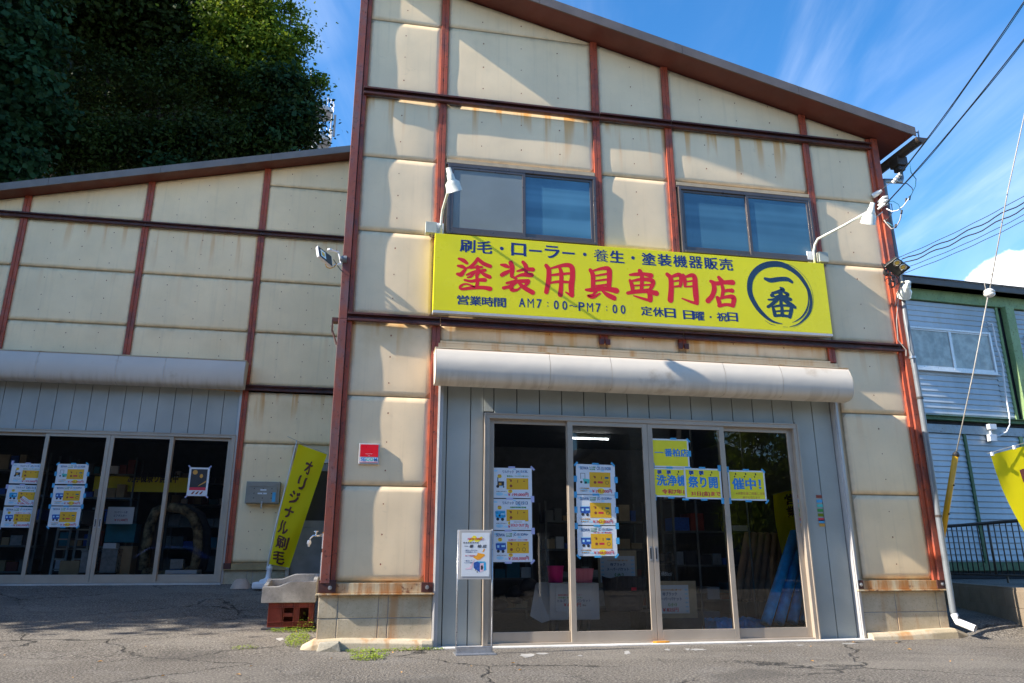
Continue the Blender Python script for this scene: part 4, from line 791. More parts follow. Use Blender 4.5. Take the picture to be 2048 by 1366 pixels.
for k in (1.2,3.1,5.0): MB().tube([rp(k,ZW-.05),rp(k,zb_)],.016,6).build('rail_foot','rail_brown',rail)
mb=MB(); q=PG(1910,1218); mb.box((q[0]-.12,q[1],.0),(q[0]+.16,q[1]+.4,.16)); mb.box((q[0]-.10,q[1]-.02,.10),(q[0]+.14,q[1]+.38,.165)); mb.build('drain_cover_block','bare_steel',label='small grey metal box on the ground behind the downpipe outlet',cat='box',bevel=.008)
ap=MB(); pts=[PG(1902,1268)[:2],PG(1960,1277)[:2],PG(2048,1272)[:2]]
# ================================================================ guy wire
guy=thing('guy_wire','slanting grey guy wire with white ball insulator and yellow guard tube','guy wire',tuple(P(1872,1140,.42)))
MB().tube([P(1873,1140,.42),P(1884,1075,.25),P(1912,907,-.12)],.037,12).build('guard_tube','guard_yellow',guy,smooth=True)
mb=MB(); 
for t in (.28,.62): 
    q=P(1884,1075,.25)*(1-t)+P(1912,907,-.12)*t; mb.lathe(q,(0.3,-1,0),[(0,.012),(.05,.012),(.051,0)],8)
mb.lathe(P(1911.5,912,-.11),tuple(P(1914,900,-.14)-P(1911.5,912,-.11)),[(0,.040),(.03,.040),(.055,.022)],12); mb.build('guard_cap','black_plastic',guy)
mb=MB(); mb.tube([P(1913,903,-.13),P(1946,748,-.45),P(1976,592,-.8)],.0075,6); mb.tube([P(1978,588,-.8),P(2016,380,-1.2),P(2052,215,-1.5),P(2110,-60,-2.1)],.0075,6); mb.tube([P(1975,594,-.8),P(1969,568,-.82),P(1986,545,-.88)],.005,5); mb.build('steel_wire','wire_grey',guy,smooth=True)
c=P(1977.5,586,-.8); MB().lathe(c-np.array([0,0,.058]),(0.15,0,1),[(0,0),(.008,.038),(.027,.06),(.046,.065),(.052,.046),(.063,.046),(.069,.065),(.088,.06),(.107,.038),(.115,0)],18).build('ball_insulator','ceramic',guy,smooth=True)
# ================================================================ flags
def flag(name,label,loc,pole,armpts,corners,txt,tpos,brown='flag_brown',mirror=False,base=True,nv_=18,wave=.03,group=None):
    t=thing(name,label,'flag',loc,group)
    MB().tube(pole,[.013,.013,.010,.009][:len(pole)] if len(pole)<=4 else .011,8).build('pole','white_plastic',t,smooth=True)
    if armpts: MB().tube(armpts,.004,6).build('cross_arm','wire_grey',t)
    TL,TR,BR,BL=[np.array(q,dtype=float) for q in corners]
    def Sf(u,v):
        q=(TL*(1-u)+TR*u)*(1-v)+(BL*(1-u)+BR*u)*v
        q=q+np.array([0,1,0])*(wave*math.sin(u*3.4+v*5)*(.3+v)+wave*.5*math.sin(v*9+u*6))+np.array([1,0,0])*(-.03*math.sin(v*math.pi)*(1-u)); return q
    nu=12; vs=[Sf(i/nu,j/nv_) for j in range(nv_+1) for i in range(nu+1)]
    MB().add(vs,[(j*(nu+1)+i,j*(nu+1)+i+1,(j+1)*(nu+1)+i+1,(j+1)*(nu+1)+i) for j in range(nv_) for i in range(nu)]).build('cloth','flag_yellow',t,smooth=True)
    mb=MB()
    for ch,(u0,u1,v0,v1) in zip(txt,tpos):
        vs,fs=glyphs(ch,.045); mn,mx=vs.min(0),vs.max(0); out=[]
        for p in vs:
            uu=(p[0]-mn[0])/(mx[0]-mn[0]); ww=(p[1]-mn[1])/(mx[1]-mn[1]); uu=uu+.05*math.sin(ww*7); ww=ww+.05*math.sin(uu*6)
            if mirror: uu=1-uu
            q=Sf(u0+(u1-u0)*uu,v1+(v0-v1)*ww); out.append((q[0],q[1]-.007,q[2]))
        mb.add(out,fs)
    mb.build('lettering',brown,t)
    return t,Sf
YF=4.75
fb=P(531,1172,YF)
pole=[P(535,1128,YF),P(549,1066,YF),P(572,975,YF),P(594,880,YF)]
pole=[P(533,1140,YF),P(548,1066,YF),P(573,965,YF),P(594,880,YF)]
t,_=flag('banner_flag','yellow vertical banner flag with brown katakana leaning beside the grey side door',(fb[0],fb[1],ground(fb[0],YF)),pole,[P(575,873,YF-.02),P(657,910,YF-.02)],[P(597,888,YF-.03),P(654,909,YF-.03),P(578,1136,YF-.03),P(539,1128,YF-.03)],'オリジナル刷毛',[(.42,.68,.10,.22),(.34,.62,.245,.36),(.20,.56,.38,.49),(.16,.52,.515,.615),(.06,.46,.64,.745),(.10,.62,.76,.865),(.10,.66,.88,.985)])
zb=ground(fb[0],YF)
mb=MB(); gz_=zb; mb.box((fb[0]-.19,YF-.2,gz_),(fb[0]+.19,YF+.2,gz_+.11)); o=mb.build('water_base','white_plastic',t,bevel=.03)
MB().lathe((fb[0]+.02,YF,gz_+.08),(0.1,0,1),[(0,.14),(.05,.12),(.08,.05),(.10,.045),(.22,.04),(.23,.05),(.27,.05),(.28,.02),(.34,.02)],16).build('base_neck','white_plastic',t,smooth=True)
# right flag, partly outside the frame
YR=-1.35
pr=[tuple(P(2120,1420,YR)),tuple(P(2112,1100,YR)),tuple(P(2104,858,YR))]
t2,_=flag('banner_flag','pale yellow banner flag with purple brown lettering at the right edge by the railing',tuple(P(2120,1420,YR)),pr,[P(1976,907,YR),P(2104,870,YR)],[P(1981,910,YR),P(2096,880,YR),P(2250,1220,YR),P(2148,1260,YR)],'刷毛',[(.30,.85,.12,.30),(.32,.85,.34,.52)],wave=.045)
for q in ((1984,906),(2028,893)): c=P(*q,YR-.01); MB().box((c[0]-.012,c[1]-.012,c[2]-.03),(c[0]+.012,c[1]+.012,c[2]+.01)).build('clip','white_plastic',t2)
# ================================================================ sink, crate, tap
YC=1.30
c0=P(533,1260,YC); c1=P(625,1205,YC); zc0=ground(c0[0],YC)
cw_=P(625,1240,YC)[0]-c0[0]; zt=P(575,1206,YC)[2]; zb0=P(575,1254,YC)[2]
crate=thing('bottle_crate','red brown plastic bottle crate on its side under the concrete sink','crate',(c0[0]+cw_/2,YC+.2,zb0))
X0,X1=c0[0],c0[0]+cw_; H=zt-zb0; D=.34; t_=.02
def fr(z): return zb0+H*z
CR='crate_red'
mb=MB(); mb.box((X0,YC,fr(0)),(X1,YC+t_,fr(.2))); mb.box((X0,YC,fr(.82)),(X1,YC+t_,fr(1))); mb.box((X0,YC,fr(.2)),(X0+cw_*.30,YC+t_,fr(.82))); mb.box((X0+cw_*.56,YC,fr(.2)),(X0+cw_*.68,YC+t_,fr(.82))); mb.box((X0+cw_*.9,YC,fr(.2)),(X1,YC+t_,fr(.82))); mb.box((X0+cw_*.33,YC,fr(.42)),(X0+cw_*.56,YC+t_,fr(.58)))
for x in (.30,.335,.56,.68,.9,.0,.985): mb.box((X0+cw_*x,YC-.012,fr(0)),(X0+cw_*x+.008,YC,fr(1)))
for z in (.19,.80,0,.975): mb.box((X0,YC-.014,fr(z)),(X1,YC,fr(z)+.008))
mb.build('front_panel',CR,crate,bevel=.003)
mb=MB(); mb.box((X0,YC+t_,fr(0)),(X0+t_,YC+D,fr(1))); mb.box((X1-t_,YC+t_,fr(0)),(X1,YC+D,fr(1))); mb.box((X0,YC+D,fr(0)),(X1,YC+D+t_,fr(1))); mb.box((X0+t_,YC+t_,fr(0)),(X1-t_,YC+D,fr(.05))); mb.box((X0+t_,YC+t_,fr(.95)),(X1-t_,YC+D,fr(1))); mb.build('shell',CR,crate,bevel=.003)
mb=MB(); mb.box((X0-.06,YC-.05,zb0-.05),(X0+cw_*.42,YC+.38,zb0-.003)); mb.build('paving_slab','opp_dark',label='dark flat slab under the left side of the red crate',cat='slab',bevel=.006)
s0=P(522,1204,YC-.04)[0]; s1=P(631,1203,YC-.04)[0]; zs0=zt+.004; zsl=P(525,1174,YC-.04)[2]; zsh=P(620,1163,YC-.04)[2]; Y0,Y1=YC-.04,YC+.46
sink=thing('concrete_sink','grey terrazzo concrete sink with stepped rim on a red crate','sink',((s0+s1)/2,YC+.2,zs0))
prof=[(s0,zs0),(s1,zs0),(s1,zsh),(s0+.56*(s1-s0)*1.0,zsh),(s0+.50*(s1-s0),zsh-.006),(s0+.30*(s1-s0),zsl+.004),(s0+.25*(s1-s0),zsl),(s0,zsl)]
mb=MB(); mb.prism(prof,Y0,Y0+.05); mb.prism(prof,Y1-.05,Y1); mb.box((s0+.001,Y0+.05,zs0),(s0+.05,Y1-.05,zsl-.001)); mb.box((s1-.05,Y0+.05,zs0),(s1-.001,Y1-.05,zsh-.001)); mb.box((s0+.05,Y0+.05,zs0),(s1-.05,Y1-.05,zs0+.05)); mb.v=[(x,y,z+((y-Y0)/(Y1-Y0)*.085 if z>zs0+.06 else 0)) for x,y,z in mb.v]; mb.build('basin','terrazzo_sink',sink,bevel=.006)
YT=1.62
tp=thing('water_tap_post','white standpipe post with chrome tap over the sink','tap',(P(646,1150,YT)[0],YT,.1))
xl=P(641.5,1120,YT)[0]; xr=xl+.12; ztp=P(645,1065,YT)[2]
mb=MB(); mb.box((xl,YT,.08),(xr,YT+.1,ztp-.01)); mb.build('post','white_plastic',tp,bevel=.004); MB().box((xl-.002,YT-.002,ztp-.01),(xr+.002,YT+.102,ztp+.004)).build('post_cap','ink_dark_orange',tp)
MB().box((xl-.003,YT-.003,P(645,1105,YT)[2]),(xr+.003,YT+.103,P(645,1097,YT)[2])).build('band','gutter_dark',tp)
q=lambda px,py:P(px,py,YT+.05)
mb=MB(); mb.tube([q(643,1071),q(632,1072),q(627,1071),q(621,1076),q(619,1082)],[.014,.014,.012,.010,.010],10); mb.lathe(q(632,1072),(0,0,1),[(0,.014),(.03,.012),(.05,.010)],10); mb.tube([q(628,1063),q(637,1063)],.009,8); mb.lathe(q(643,1071),(1,0,0),[(-.01,.022),(0,.022),(.005,.012)],10); mb.build('faucet','chrome',tp,smooth=True)
mb=MB(); mb.lathe(q(618.5,1080),(0,0,-1),[(0,.020),(.03,.028),(.05,.026),(.06,.014),(.08,.012)],12); mb.build('spout_nozzle','white_plastic',tp,smooth=True)
# plant pot upside down
pc=P(482,1170,4.85); gz2=ground(pc[0],4.85); MB().lathe((pc[0],4.85,gz2-.01),(0,0,1),[(0,.165),(.02,.16),(.10,.125),(.15,.085),(.155,.06),(.13,.055)],20).build('upturned_pot','terracotta_pale',label='pale clay pot standing upside down by the annex wall',cat='pot',smooth=True)
# mailbox
x0,x1,z1_,z0_=-2.08,-1.52,2.20,1.83; YM=YL-.16
mbx=thing('mailbox','grey metal mailbox with cylinder lock on the annex wall','mailbox',((x0+x1)/2,YL-.08,z0_))
mb=MB(); mb.box((x0,YM,z0_),(x1,YL-.005,z1_)); mb.build('body','mailbox_grey',mbx,bevel=.006)
mb=MB(); mb.box((x0+.03,YM-.012,z0_+.01),(x1-.04,YM-.002,z1_-.10)); mb.build('door','mailbox_grey',mbx,bevel=.003)
mb=MB(); mb.box((x0+.03,YM-.008,z1_-.09),(x1-.04,YM-.002,z1_-.025)); mb.build('slot_flap','mailbox_grey',mbx,bevel=.003)
mb=MB()
for i in range(3):
    for j in range(3): mb.lathe((x0+.14+.145*i,YM-.012,z0_+.09+.08*j),(0,-1,0),[(0,.009),(.003,.009),(.0031,0)],8)
mb.build('peep_hole','black_plastic',mbx)
mb=MB(); mb.box((x0+.24,YM-.0145,z1_-.155),(x0+.34,YM-.0125,z1_-.13)); mb.box((x0+.20,YM-.0145,z1_-.215),(x0+.35,YM-.0125,z1_-.19)); mb.build('name_label','paper_white',mbx)
MB().box((x1-.115,YM-.0145,z0_+.03),(x1-.06,YM-.0125,z1_-.18)).build('sticker','tape_blue',mbx)
mb=MB(); mb.box((x0+.27,YM-.035,z0_-.01),(x0+.30,YM-.012,z0_+.035)); mb.tube([(x0+.285,YM-.03,z0_-.005),(x0+.285,YM-.03,z0_-.09)],.012,8); mb.build('padlock','bare_steel',mbx)
# ================================================================ lamps
def gooseneck(label,xb,zb,head,xbox,long_shadow=True):
    t=thing('sign_lamp',label,'lamp',(xb,-.05,zb),'white reflector lamps on arms above the signboard')
    Y=-.06; mb=MB(); mb.box((xb-.065,-.048,zb-.02),(xb+.045,-.024,zb+.17)); mb.build('mount_plate','white_plastic',t,bevel=.003)
    hx,hy,hz=head
    pts=[(xb+.01,Y-.02,zb-.01),(xb+.01,Y-.03,zb+.16),(xb+.012,Y-.07,zb+.235),(xb+.016,Y-.14,zb+.285),(xb+.02+(hx-xb)*.5,(Y-.1+hy)/2,(zb+.285+hz)/2),(hx,hy,hz)]
    MB().tube(pts,.0165,10).build('arm','lamp_enamel',t,smooth=True)
    d=Vector((.42,.62,-1)).normalized() if xb<3 else Vector((.02,.72,-1)).normalized()
    K_=.86; c=Vector(head)-d*.11*K_
    hd=MB().lathe(c,d,[(a*K_,b*K_) for a,b in [(-.005,0),(0,.033),(.085,.038),(.087,.047),(.16,.052),(.165,.055),(.205,.098),(.31,.105),(.312,.110),(.316,.110),(.316,.102),(.21,.094),(.18,.05)]],22).build('lamp_head','lamp_enamel',t,smooth=True)
    MB().lathe(c,d,[(a*K_,b*K_) for a,b in [(.19,0),(.20,.03),(.24,.045),(.27,.04),(.285,0)]],14).build('bulb','paper_white',hd,smooth=True)
    b=MB(); b.box((xbox,-.11,zb+.005),(xbox+.135,-.012,zb+.15)); b.build('control_box','box_grey_green',t,bevel=.004)
    m=MB(); m.tube([(xbox+.06,-.06,zb+.01),(xbox+.06,-.06,zb-.03),((xbox+xb)/2+.03,-.06,zb-.035),(xb+.02,-.06,zb+.02)],.007,6); m.build('cable','black_plastic',t)
gooseneck('white reflector lamp on an arm over the left end of the yellow signboard',.685,4.705,tuple(P(901,352,-.80)),.505)
gooseneck('white reflector lamp on an arm over the right end of the yellow signboard',5.71,4.73,tuple(P(1742,420,-.72)),5.78)
# LED floodlight on the left corner
t=thing('led_floodlight','silver square LED floodlight on the left edge of the shop front','floodlight',(-.47,-.05,4.5))
c_=[np.array(P(636,492,-.26)),np.array(P(663,513,-.14)),np.array(P(665,534,-.12)),np.array(P(639,512,-.24))]
nrm=np.cross(c_[1]-c_[0],c_[3]-c_[0]); nrm=nrm/np.linalg.norm(nrm); nrm=nrm if nrm[1]>0 else -nrm; ctr=sum(c_)/4
mb=MB(); bk=[ctr+(q-ctr)*.93+nrm*.06 for q in c_]; ft=[ctr+(q-ctr)*1.08 for q in c_]; mb.add(ft+bk,[(0,1,2,3),(7,6,5,4),(0,4,5,1),(1,5,6,2),(2,6,7,3),(3,7,4,0)]); mb.build('housing','white_plastic',t,bevel=.006)
gl=[ctr+(q-ctr)*.96-nrm*.004 for q in c_]; MB().quad(*gl).build('front_glass','black_plastic',t)
g2=[gl[0]*.85+gl[2]*.15,gl[0]*.45+gl[1]*.55,None,None]; u=(gl[1]-gl[0]); v=(gl[3]-gl[0]); o_=gl[0]-nrm*.002
MB().quad(o_+u*.12+v*.15,o_+u*.5+v*.15,o_+u*.5+v*.85,o_+u*.12+v*.85).build('led_plate','reflector',t); MB().quad(o_-nrm*.001+u*.2+v*.3,o_-nrm*.001+u*.42+v*.3,o_-nrm*.001+u*.42+v*.7,o_-nrm*.001+u*.2+v*.7).build('led_chip','led_yellow',t)
q1=P(660,500,-.16); mb=MB(); mb.lathe(q1-np.array([0,0,.01]),(0,0,1),[(0,.03),(.02,.03),(.021,0)],12); e1=P(677,504,-.06); e2=P(682,528,-.06); q2=P(668,530,-.12)
mb.tube([q1,e1],.012,6); mb.tube([q2,e2],.012,6); mb.tube([e1,e2],.010,6); mb.build('yoke','white_plastic',t); MB().lathe(P(680,518,-.06),(1,0,0),[(0,.03),(.05,.045),(.08,.045)],14).build('mount','pvc_grey',t,smooth=True)
MB().tube([P(667,519,-.12),P(674,530,-.09),P(680,538,-.07),P(687,545,-.06)],.005,6).build('cable','black_plastic',t)
mb=MB(); mb.tube([P(651,528,-.2),P(653,534,-.18),P(660,537,-.16),P(668,534,-.13),P(674,527,-.11)],.006,6); mb.build('rusty_chain','ink_dark_orange',t)
# black twin LED floodlight, right corner
t=thing('twin_floodlight','black twin LED floodlight on the right corner post of the shop','floodlight',(6.95,-.1,4.4))
c_=[np.array(P(1793,515,-.34)),np.array(P(1821,535,-.30)),np.array(P(1797,554,-.16)),np.array(P(1768,534,-.20))]
nrm=np.cross(c_[1]-c_[0],c_[3]-c_[0]); nrm=nrm/np.linalg.norm(nrm); nrm=nrm if nrm[2]>0 else -nrm; ctr=sum(c_)/4
mb=MB(); bk=[q+nrm*.05 for q in c_]; mb.add(c_+bk,[(0,1,2,3),(7,6,5,4),(0,4,5,1),(1,5,6,2),(2,6,7,3),(3,7,4,0)])
u=c_[1]-c_[0]; v=c_[3]-c_[0]
for a,b,c2,d2 in ((0,.0,1,.04),(0,.96,1,1),(0,.04,.05,.96),(.95,.04,1,.96)): 
    f=[c_[0]+u*a+v*b,c_[0]+u*c2+v*b,c_[0]+u*c2+v*d2,c_[0]+u*a+v*d2]; mb.add([q-nrm*.008 for q in f]+f,[(0,1,2,3),(0,4,5,1),(1,5,6,2),(2,6,7,3),(3,7,4,0)])
mb.build('housing','black_plastic',t,bevel=.002)
for a in (.27,.70):
    cc=c_[0]+u*a+v*.26-nrm*.003; MB().lathe(cc,-nrm,[(0,.048),(.004,.05),(.003,.03)],20).build('reflector_ring','reflector',t,smooth=True); MB().lathe(cc,-nrm,[(.006,.026),(.007,0)],14).build('led_chip','led_yellow',t)
mb=MB(); mb.tube([P(1770,530,-.2),P(1764,527,-.12),P(1772,545,-.1),P(1792,556,-.16)],.012,6); mb.lathe(P(1772,546,-.06),(0,-1,0),[(0,.05),(.04,.045),(.05,.02)],12); mb.build('yoke','black_plastic',t)
# cable tangle and third lamp
mb=MB(); R=random.Random(3)
for k in range(7):
    cx,cy=1781+R.uniform(-9,9),562+R.uniform(-8,8); r=R.uniform(4,8); a0=R.uniform(0,6); mb.tube([P(cx+r*math.cos(a0+i*.6),cy+r*1.2*math.sin(a0+i*.6),-.13-.01*k) for i in range(R.randint(8,11))],.006,5)
mb.tube([P(1798,556,-.2),P(1800,570,-.15),P(1794,590,-.14),P(1790,612,-.13)],.006,5); mb.build('cable_bundle','wire_black',t)
t=thing('wall_lamp','small white reflector lamp hanging below the black twin floodlight','lamp',tuple(P(1805,590,-.1)))
a=np.array(P(1818,563,-.28)); b=np.array(P(1806,594,-.06)); d=(b-a)/np.linalg.norm(b-a)
MB().lathe(a,d,[(0,0),(.003,.03),(.07,.035),(.072,.045),(.12,.05),(.16,.085),(.24,.092),(.245,.097),(.247,.09),(.17,.08)],18).build('lamp_head','lamp_enamel',t,smooth=True); MB().tube([P(1800,565,-.04),P(1812,563,-.2),P(1818,565,-.28)],.014,8).build('arm','lamp_enamel',t,smooth=True)
MB().tube([P(1801,563,-.13),P(1798,580,-.13),P(1796,605,-.13),P(1793,640,-.12),P(1796,680,-.12),P(1812,700,-.13),P(1812,712,-.13)],.0055,5).build('cable','wire_grey',t)
# black bracket left of the corner
mb=MB(); mb.box((-.53,.02,3.55),(-.455,.12,3.60)); mb.box((-.53,.02,3.44),(-.515,.12,3.56)); mb.tube([(-.52,.05,3.45),(-.46,.05,3.28)],.012,6); mb.build('beam_end_bracket','maroon_steel',shop)
# ================================================================ overhead wires
def sag(a,b,s,n=14): a=np.array(a);b=np.array(b); return [a*(1-t)+b*t-np.array([0,0,4*s*t*(1-t)]) for t in np.linspace(0,1,n)]
def wires(name,label,items,loc,group=None):
    t=thing(name,label,'wire',loc,group)
    for nm,pts,r,m in items: MB().tube(pts,r,6).build(nm,m,t,smooth=True)
    return t
ins1=P(1800,348,-.5); a1=P(2062,-18,-3.2); far1=a1+(a1-ins1)*1.5
t=wires('service_cable','upper twisted service cable running from the roof corner insulator to the sky','x' and [('cable',sag(ins1,a1,.04),.0065,'wire_black'),('cable',[q+np.array([.012,-.01,.006*math.sin(i)]) for i,q in enumerate(sag(ins1,a1,.04))],.005,'wire_blue'),('cable',[a1,far1],.0065,'wire_black'),('stay_wire',[P(1759,382,-.07),P(1785,362,-.3),ins1],.004,'bare_steel')],tuple(ins1))
mb=MB(); 
for k in range(4): q=np.array(P(1785+k*4.2,366-k*5.0,-.35)); mb.lathe(q,(.5,-.6,.6),[(0,.0),(.004,.028),(.03,.028),(.034,0)],10)
mb.build('guy_insulator','ceramic',t,smooth=True); mb=MB(); mb.lathe(P(1745,393,-.03),(.6,-.5,.4),[(0,.035),(.04,.04),(.10,.03),(.14,.02)],10); mb.build('anchor_insulator','ceramic',t,smooth=True)
ins2=P(1768,411,-.1); a2=P(2062,60,-3.2)
t=wires('service_cable','lower twisted service cable running from the corner insulators to the sky',[('cable',sag(ins2,a2,.05),.0065,'wire_black'),('cable',[q+np.array([.012,-.01,.006*math.sin(i)]) for i,q in enumerate(sag(ins2,a2,.05))],.005,'wire_blue'),('cable',[a2,a2+(a2-ins2)*1.5],.0065,'wire_black'),
 ('drop_loop',[P(1819,326,-.55),P(1822,345,-.5),P(1832,358,-.45),P(1831,372,-.4),P(1822,390,-.35),P(1818,398,-.3)],.006,'wire_blue'),('drop_loop',[P(1790,362,-.3),P(1802,367,-.3),P(1814,367,-.3),P(1824,376,-.3),P(1826,382,-.3),P(1819,397,-.3)],.006,'wire_black'),
 ('drop_loop',[P(1818,397,-.3),P(1812,405,-.28),P(1806,413,-.25),P(1795,421,-.2),P(1784,423,-.15),P(1772,417,-.1)],.008,'white_plastic'),('drop_loop',[P(1775,403,-.12),P(1786,402,-.15),P(1797,409,-.2),P(1803,424,-.2),P(1802,436,-.2),P(1796,448,-.18),P(1786,453,-.14),P(1774,444,-.1)],.006,'wire_blue'),('drop_loop',[P(1803,424,-.2),P(1800,440,-.2),P(1792,455,-.17),P(1783,458,-.14),P(1774,448,-.1),P(1768,440,-.08)],.008,'wire_grey'),('drop_loop',[P(1770,408,-.1),P(1783,408,-.12),P(1785,424,-.12),P(1778,436,-.1),P(1770,442,-.08)],.006,'wire_black')],tuple(ins2))
mb=MB()
for k in range(3): q=np.array(P(1756,405+k*7,-.05)); mb.tube([q,q+np.array([.05,-.06,.05]),q+np.array([.10,-.09,.055])],[.018,.022,.018],8)
mb.build('spool_insulator','ceramic',t,smooth=True); mb=MB(); mb.tube([P(1748,420,-.02),P(1752,434,-.06),P(1765,424,-.08)],.008,6); mb.build('spool_bracket','bare_steel',t)
mb=MB()
for q in ((1811,400),(1818,396),(1802,424),(1790,452)): c=np.array(P(*q,-.24)); mb.lathe(c-np.array([0,0,.03]),(.3,0,1),[(0,0),(.005,.014),(.06,.014),(.065,0)],8)
mb.build('splice_sleeve','black_plastic',t)
wl=[((1800,514),(2048,390),(2048,372)),((1804,520),(2048,402),0),((1809,526),(2048,415),0),((1818,533),(2048,428),0),((1806,547),(2048,440),0)]
for k,(a,b,c) in enumerate(wl):
    A_=P(*a,3.0); B_=P(b[0]+12,b[1]-5,-1.5+3.0); pts=sag(A_,B_,.05,20); pts=[q+np.array([0,0,.02*math.sin(i*1.3+k)*(1 if k in(1,2) else .2)]) for i,q in enumerate(pts)]
    wires('overhead_wire',['uppermost of the thin black wires crossing the sky right of the shop','thick kinked black wire, second from the top of the five right of the shop','thick kinked black wire, middle one of the five right of the shop','thin black wire, fourth from the top of the five right of the shop','lowest of the five black wires crossing the sky above the prefab roof'][k],[('wire',pts,.011 if k in(1,2) else .006,'wire_black'),('wire',[pts[-1],pts[-1]+(B_-A_)*2],.008,'wire_black'),('wire',[A_,A_+np.array([-1.2,1.5,.1])],.008,'wire_black')],tuple(A_),'overhead wires right of the shop')
# ================================================================ plaque, stand
xa,xb_,za,zb_2=-.135,.09,1.905,2.135
pl=thing('security_plaque','square red and white security company plaque on the cream panel','plaque',((xa+xb_)/2,-.01,za))
MB().box((xa,-.034,za),(xb_,-.004,zb_2)).build('frame','aluminium_silver',pl,bevel=.004)
MB().box((xa+.014,-.0365,za+.014),(xb_-.014,-.0345,zb_2-.014)).build('white_field','paper_white',pl); MB().box((xa+.014,-.0385,za+.08),(xb_-.014,-.0368,zb_2-.014)).build('red_field','sign_red',pl)
mb=MB(); text(mb,'SE',xa+.022,xa+.078,za+.034,.036,-.0386,.05); text(mb,'M',xb_-.058,xb_-.022,za+.034,.036,-.0386,.05); mb.build('lettering','ink_blue',pl); mb=MB(); text(mb,'CO',xa+.082,xb_-.062,za+.034,.036,-.0387,.05); mb.build('lettering','ink_teal_light',pl)
mb=MB(); text(mb,'Security',xa+.075,xa+.15,za+.105,.014,-.0388,.01); text(mb,'by',xa+.103,xa+.122,za+.086,.013,-.0388,.01); mb.build('small_lettering','ink_pink',pl); MB().box((xa+.014,-.0387,za+.02),(xb_-.014,-.0369,za+.024)).build('red_line','sign_red',pl)
YS2=-.62
q0=P(917,1061,YS2); q1=P(985,1061,YS2); zT=P(950,1060,YS2)[2]; zB=P(950,1159,YS2)[2]; X0,X1=q0[0],q1[0]
st=thing('poster_stand','silver floor stand with a white new opening poster beside the glass doors','sign stand',((X0+X1)/2,YS2,0))
mb=MB(); mb.tube([(X0,YS2,.02),(X0,YS2,zT)],.0085,8); mb.tube([(X1,YS2,.02),(X1,YS2,zT+.01)],.0085,8); mb.build('upright','bare_steel',st,smooth=True)
mb=MB(); mb.box((X0-.02,YS2-.13,.0),(X1+.03,YS2+.13,.012)); mb.box((X0,YS2-.01,.012),(X1,YS2+.01,.07)); mb.build('base_plate','bare_steel',st,bevel=.003)
mb=MB(); mb.box((X0+.010,YS2-.012,zB),(X1-.010,YS2+.012,zT)); mb.build('frame','aluminium_silver',st,bevel=.003)
a,b,c,d=X0+.035,X1-.032,zB+.03,zT-.03; MB().box((a,YS2-.0145,c),(b,YS2-.0125,d)).build('sheet','paper_white',st)
Wd,Hd=b-a,d-c; fx=lambda u:a+Wd*u; fz=lambda v:c+Hd*v; YY=YS2-.0152
def poly(mb,pts,Y=YY): return mb.add([(fx(u),Y,fz(v)) for u,v in pts],[tuple(range(len(pts)))])
mb=MB(); poly(mb,[(.22,.80),(.30,.86),(.42,.94),(.50,.93),(.56,.86),(.70,.92),(.75,.90),(.72,.85),(.62,.80),(.50,.79),(.44,.83),(.30,.79)]); mb.build('yellow_splash','ink_yellow',st)
mb=MB(); text(mb,'NEW OPEN !',fx(.21),fx(.79),fz(.835),Hd*.05,YY-.0006,.04); text(mb,'安くて高品質！',fx(.12),fx(.48),fz(.455),Hd*.035,YY,.02,0,.3); mb.build('red_lettering','ink_red',st)
mb=MB(); text(mb,'塗 装 用 具 専 門 店',fx(.05),fx(.60),fz(.755),Hd*.034,YY,.03); text(mb,'一 番　柏 店',fx(.08),fx(.88),fz(.655),Hd*.075,YY,.04,0,.2); mb.build('black_lettering','ink_black',st)
mb=MB(); text(mb,'一番グループオリジナル',fx(.10),fx(.56),fz(.585),Hd*.028,YY,.02); text(mb,'プロ仕様ローラー',fx(.12),fx(.54),fz(.545),Hd*.028,YY,.02); text(mb,'一番グループ',fx(.10),fx(.38),fz(.345),Hd*.028,YY,.02); text(mb,'オリジナル機材',fx(.10),fx(.40),fz(.30),Hd*.028,YY,.02); mb.build('navy_lettering','ink_navy',st)
mb=MB(); poly(mb,[(.40,.44),(.56,.49),(.57,.54),(.82,.51),(.83,.47),(.66,.385),(.56,.375)]); poly(mb,[(.74,.565),(.80,.635),(.84,.625),(.78,.555)]); mb.build('brush_picture','ink_orange',st)
mb=MB(); poly(mb,[(.44,.19),(.44,.31),(.56,.345),(.66,.30),(.66,.09)]); mb.build('machine_picture','machine_blue',st); mb=MB(); poly(mb,[(.56,.345),(.84,.34),(.87,.32),(.66,.302)],YY-.0003); poly(mb,[(.80,.31),(.87,.315),(.88,.15),(.80,.13)]); mb.build('machine_picture','machine_cyan',st)
mb=MB(); poly(mb,[(.665,.29),(.795,.31),(.795,.13),(.665,.09)]); mb.build('machine_picture','ink_pink',st); mb=MB(); poly(mb,[(.69,.24),(.75,.26),(.78,.2),(.74,.14),(.69,.16)],YY-.0004); poly(mb,[(.48,.14),(.50,.17),(.52,.13)],YY-.0004); poly(mb,[(.54,.10),(.57,.13),(.59,.08)],YY-.0004); mb.build('machine_picture','ink_black',st)
mb=MB(); poly(mb,[(.45,.38),(.47,.375),(.36,.16),(.14,.16),(.15,.18),(.28,.20)]); mb.build('sketch_picture','ink_pink',st)
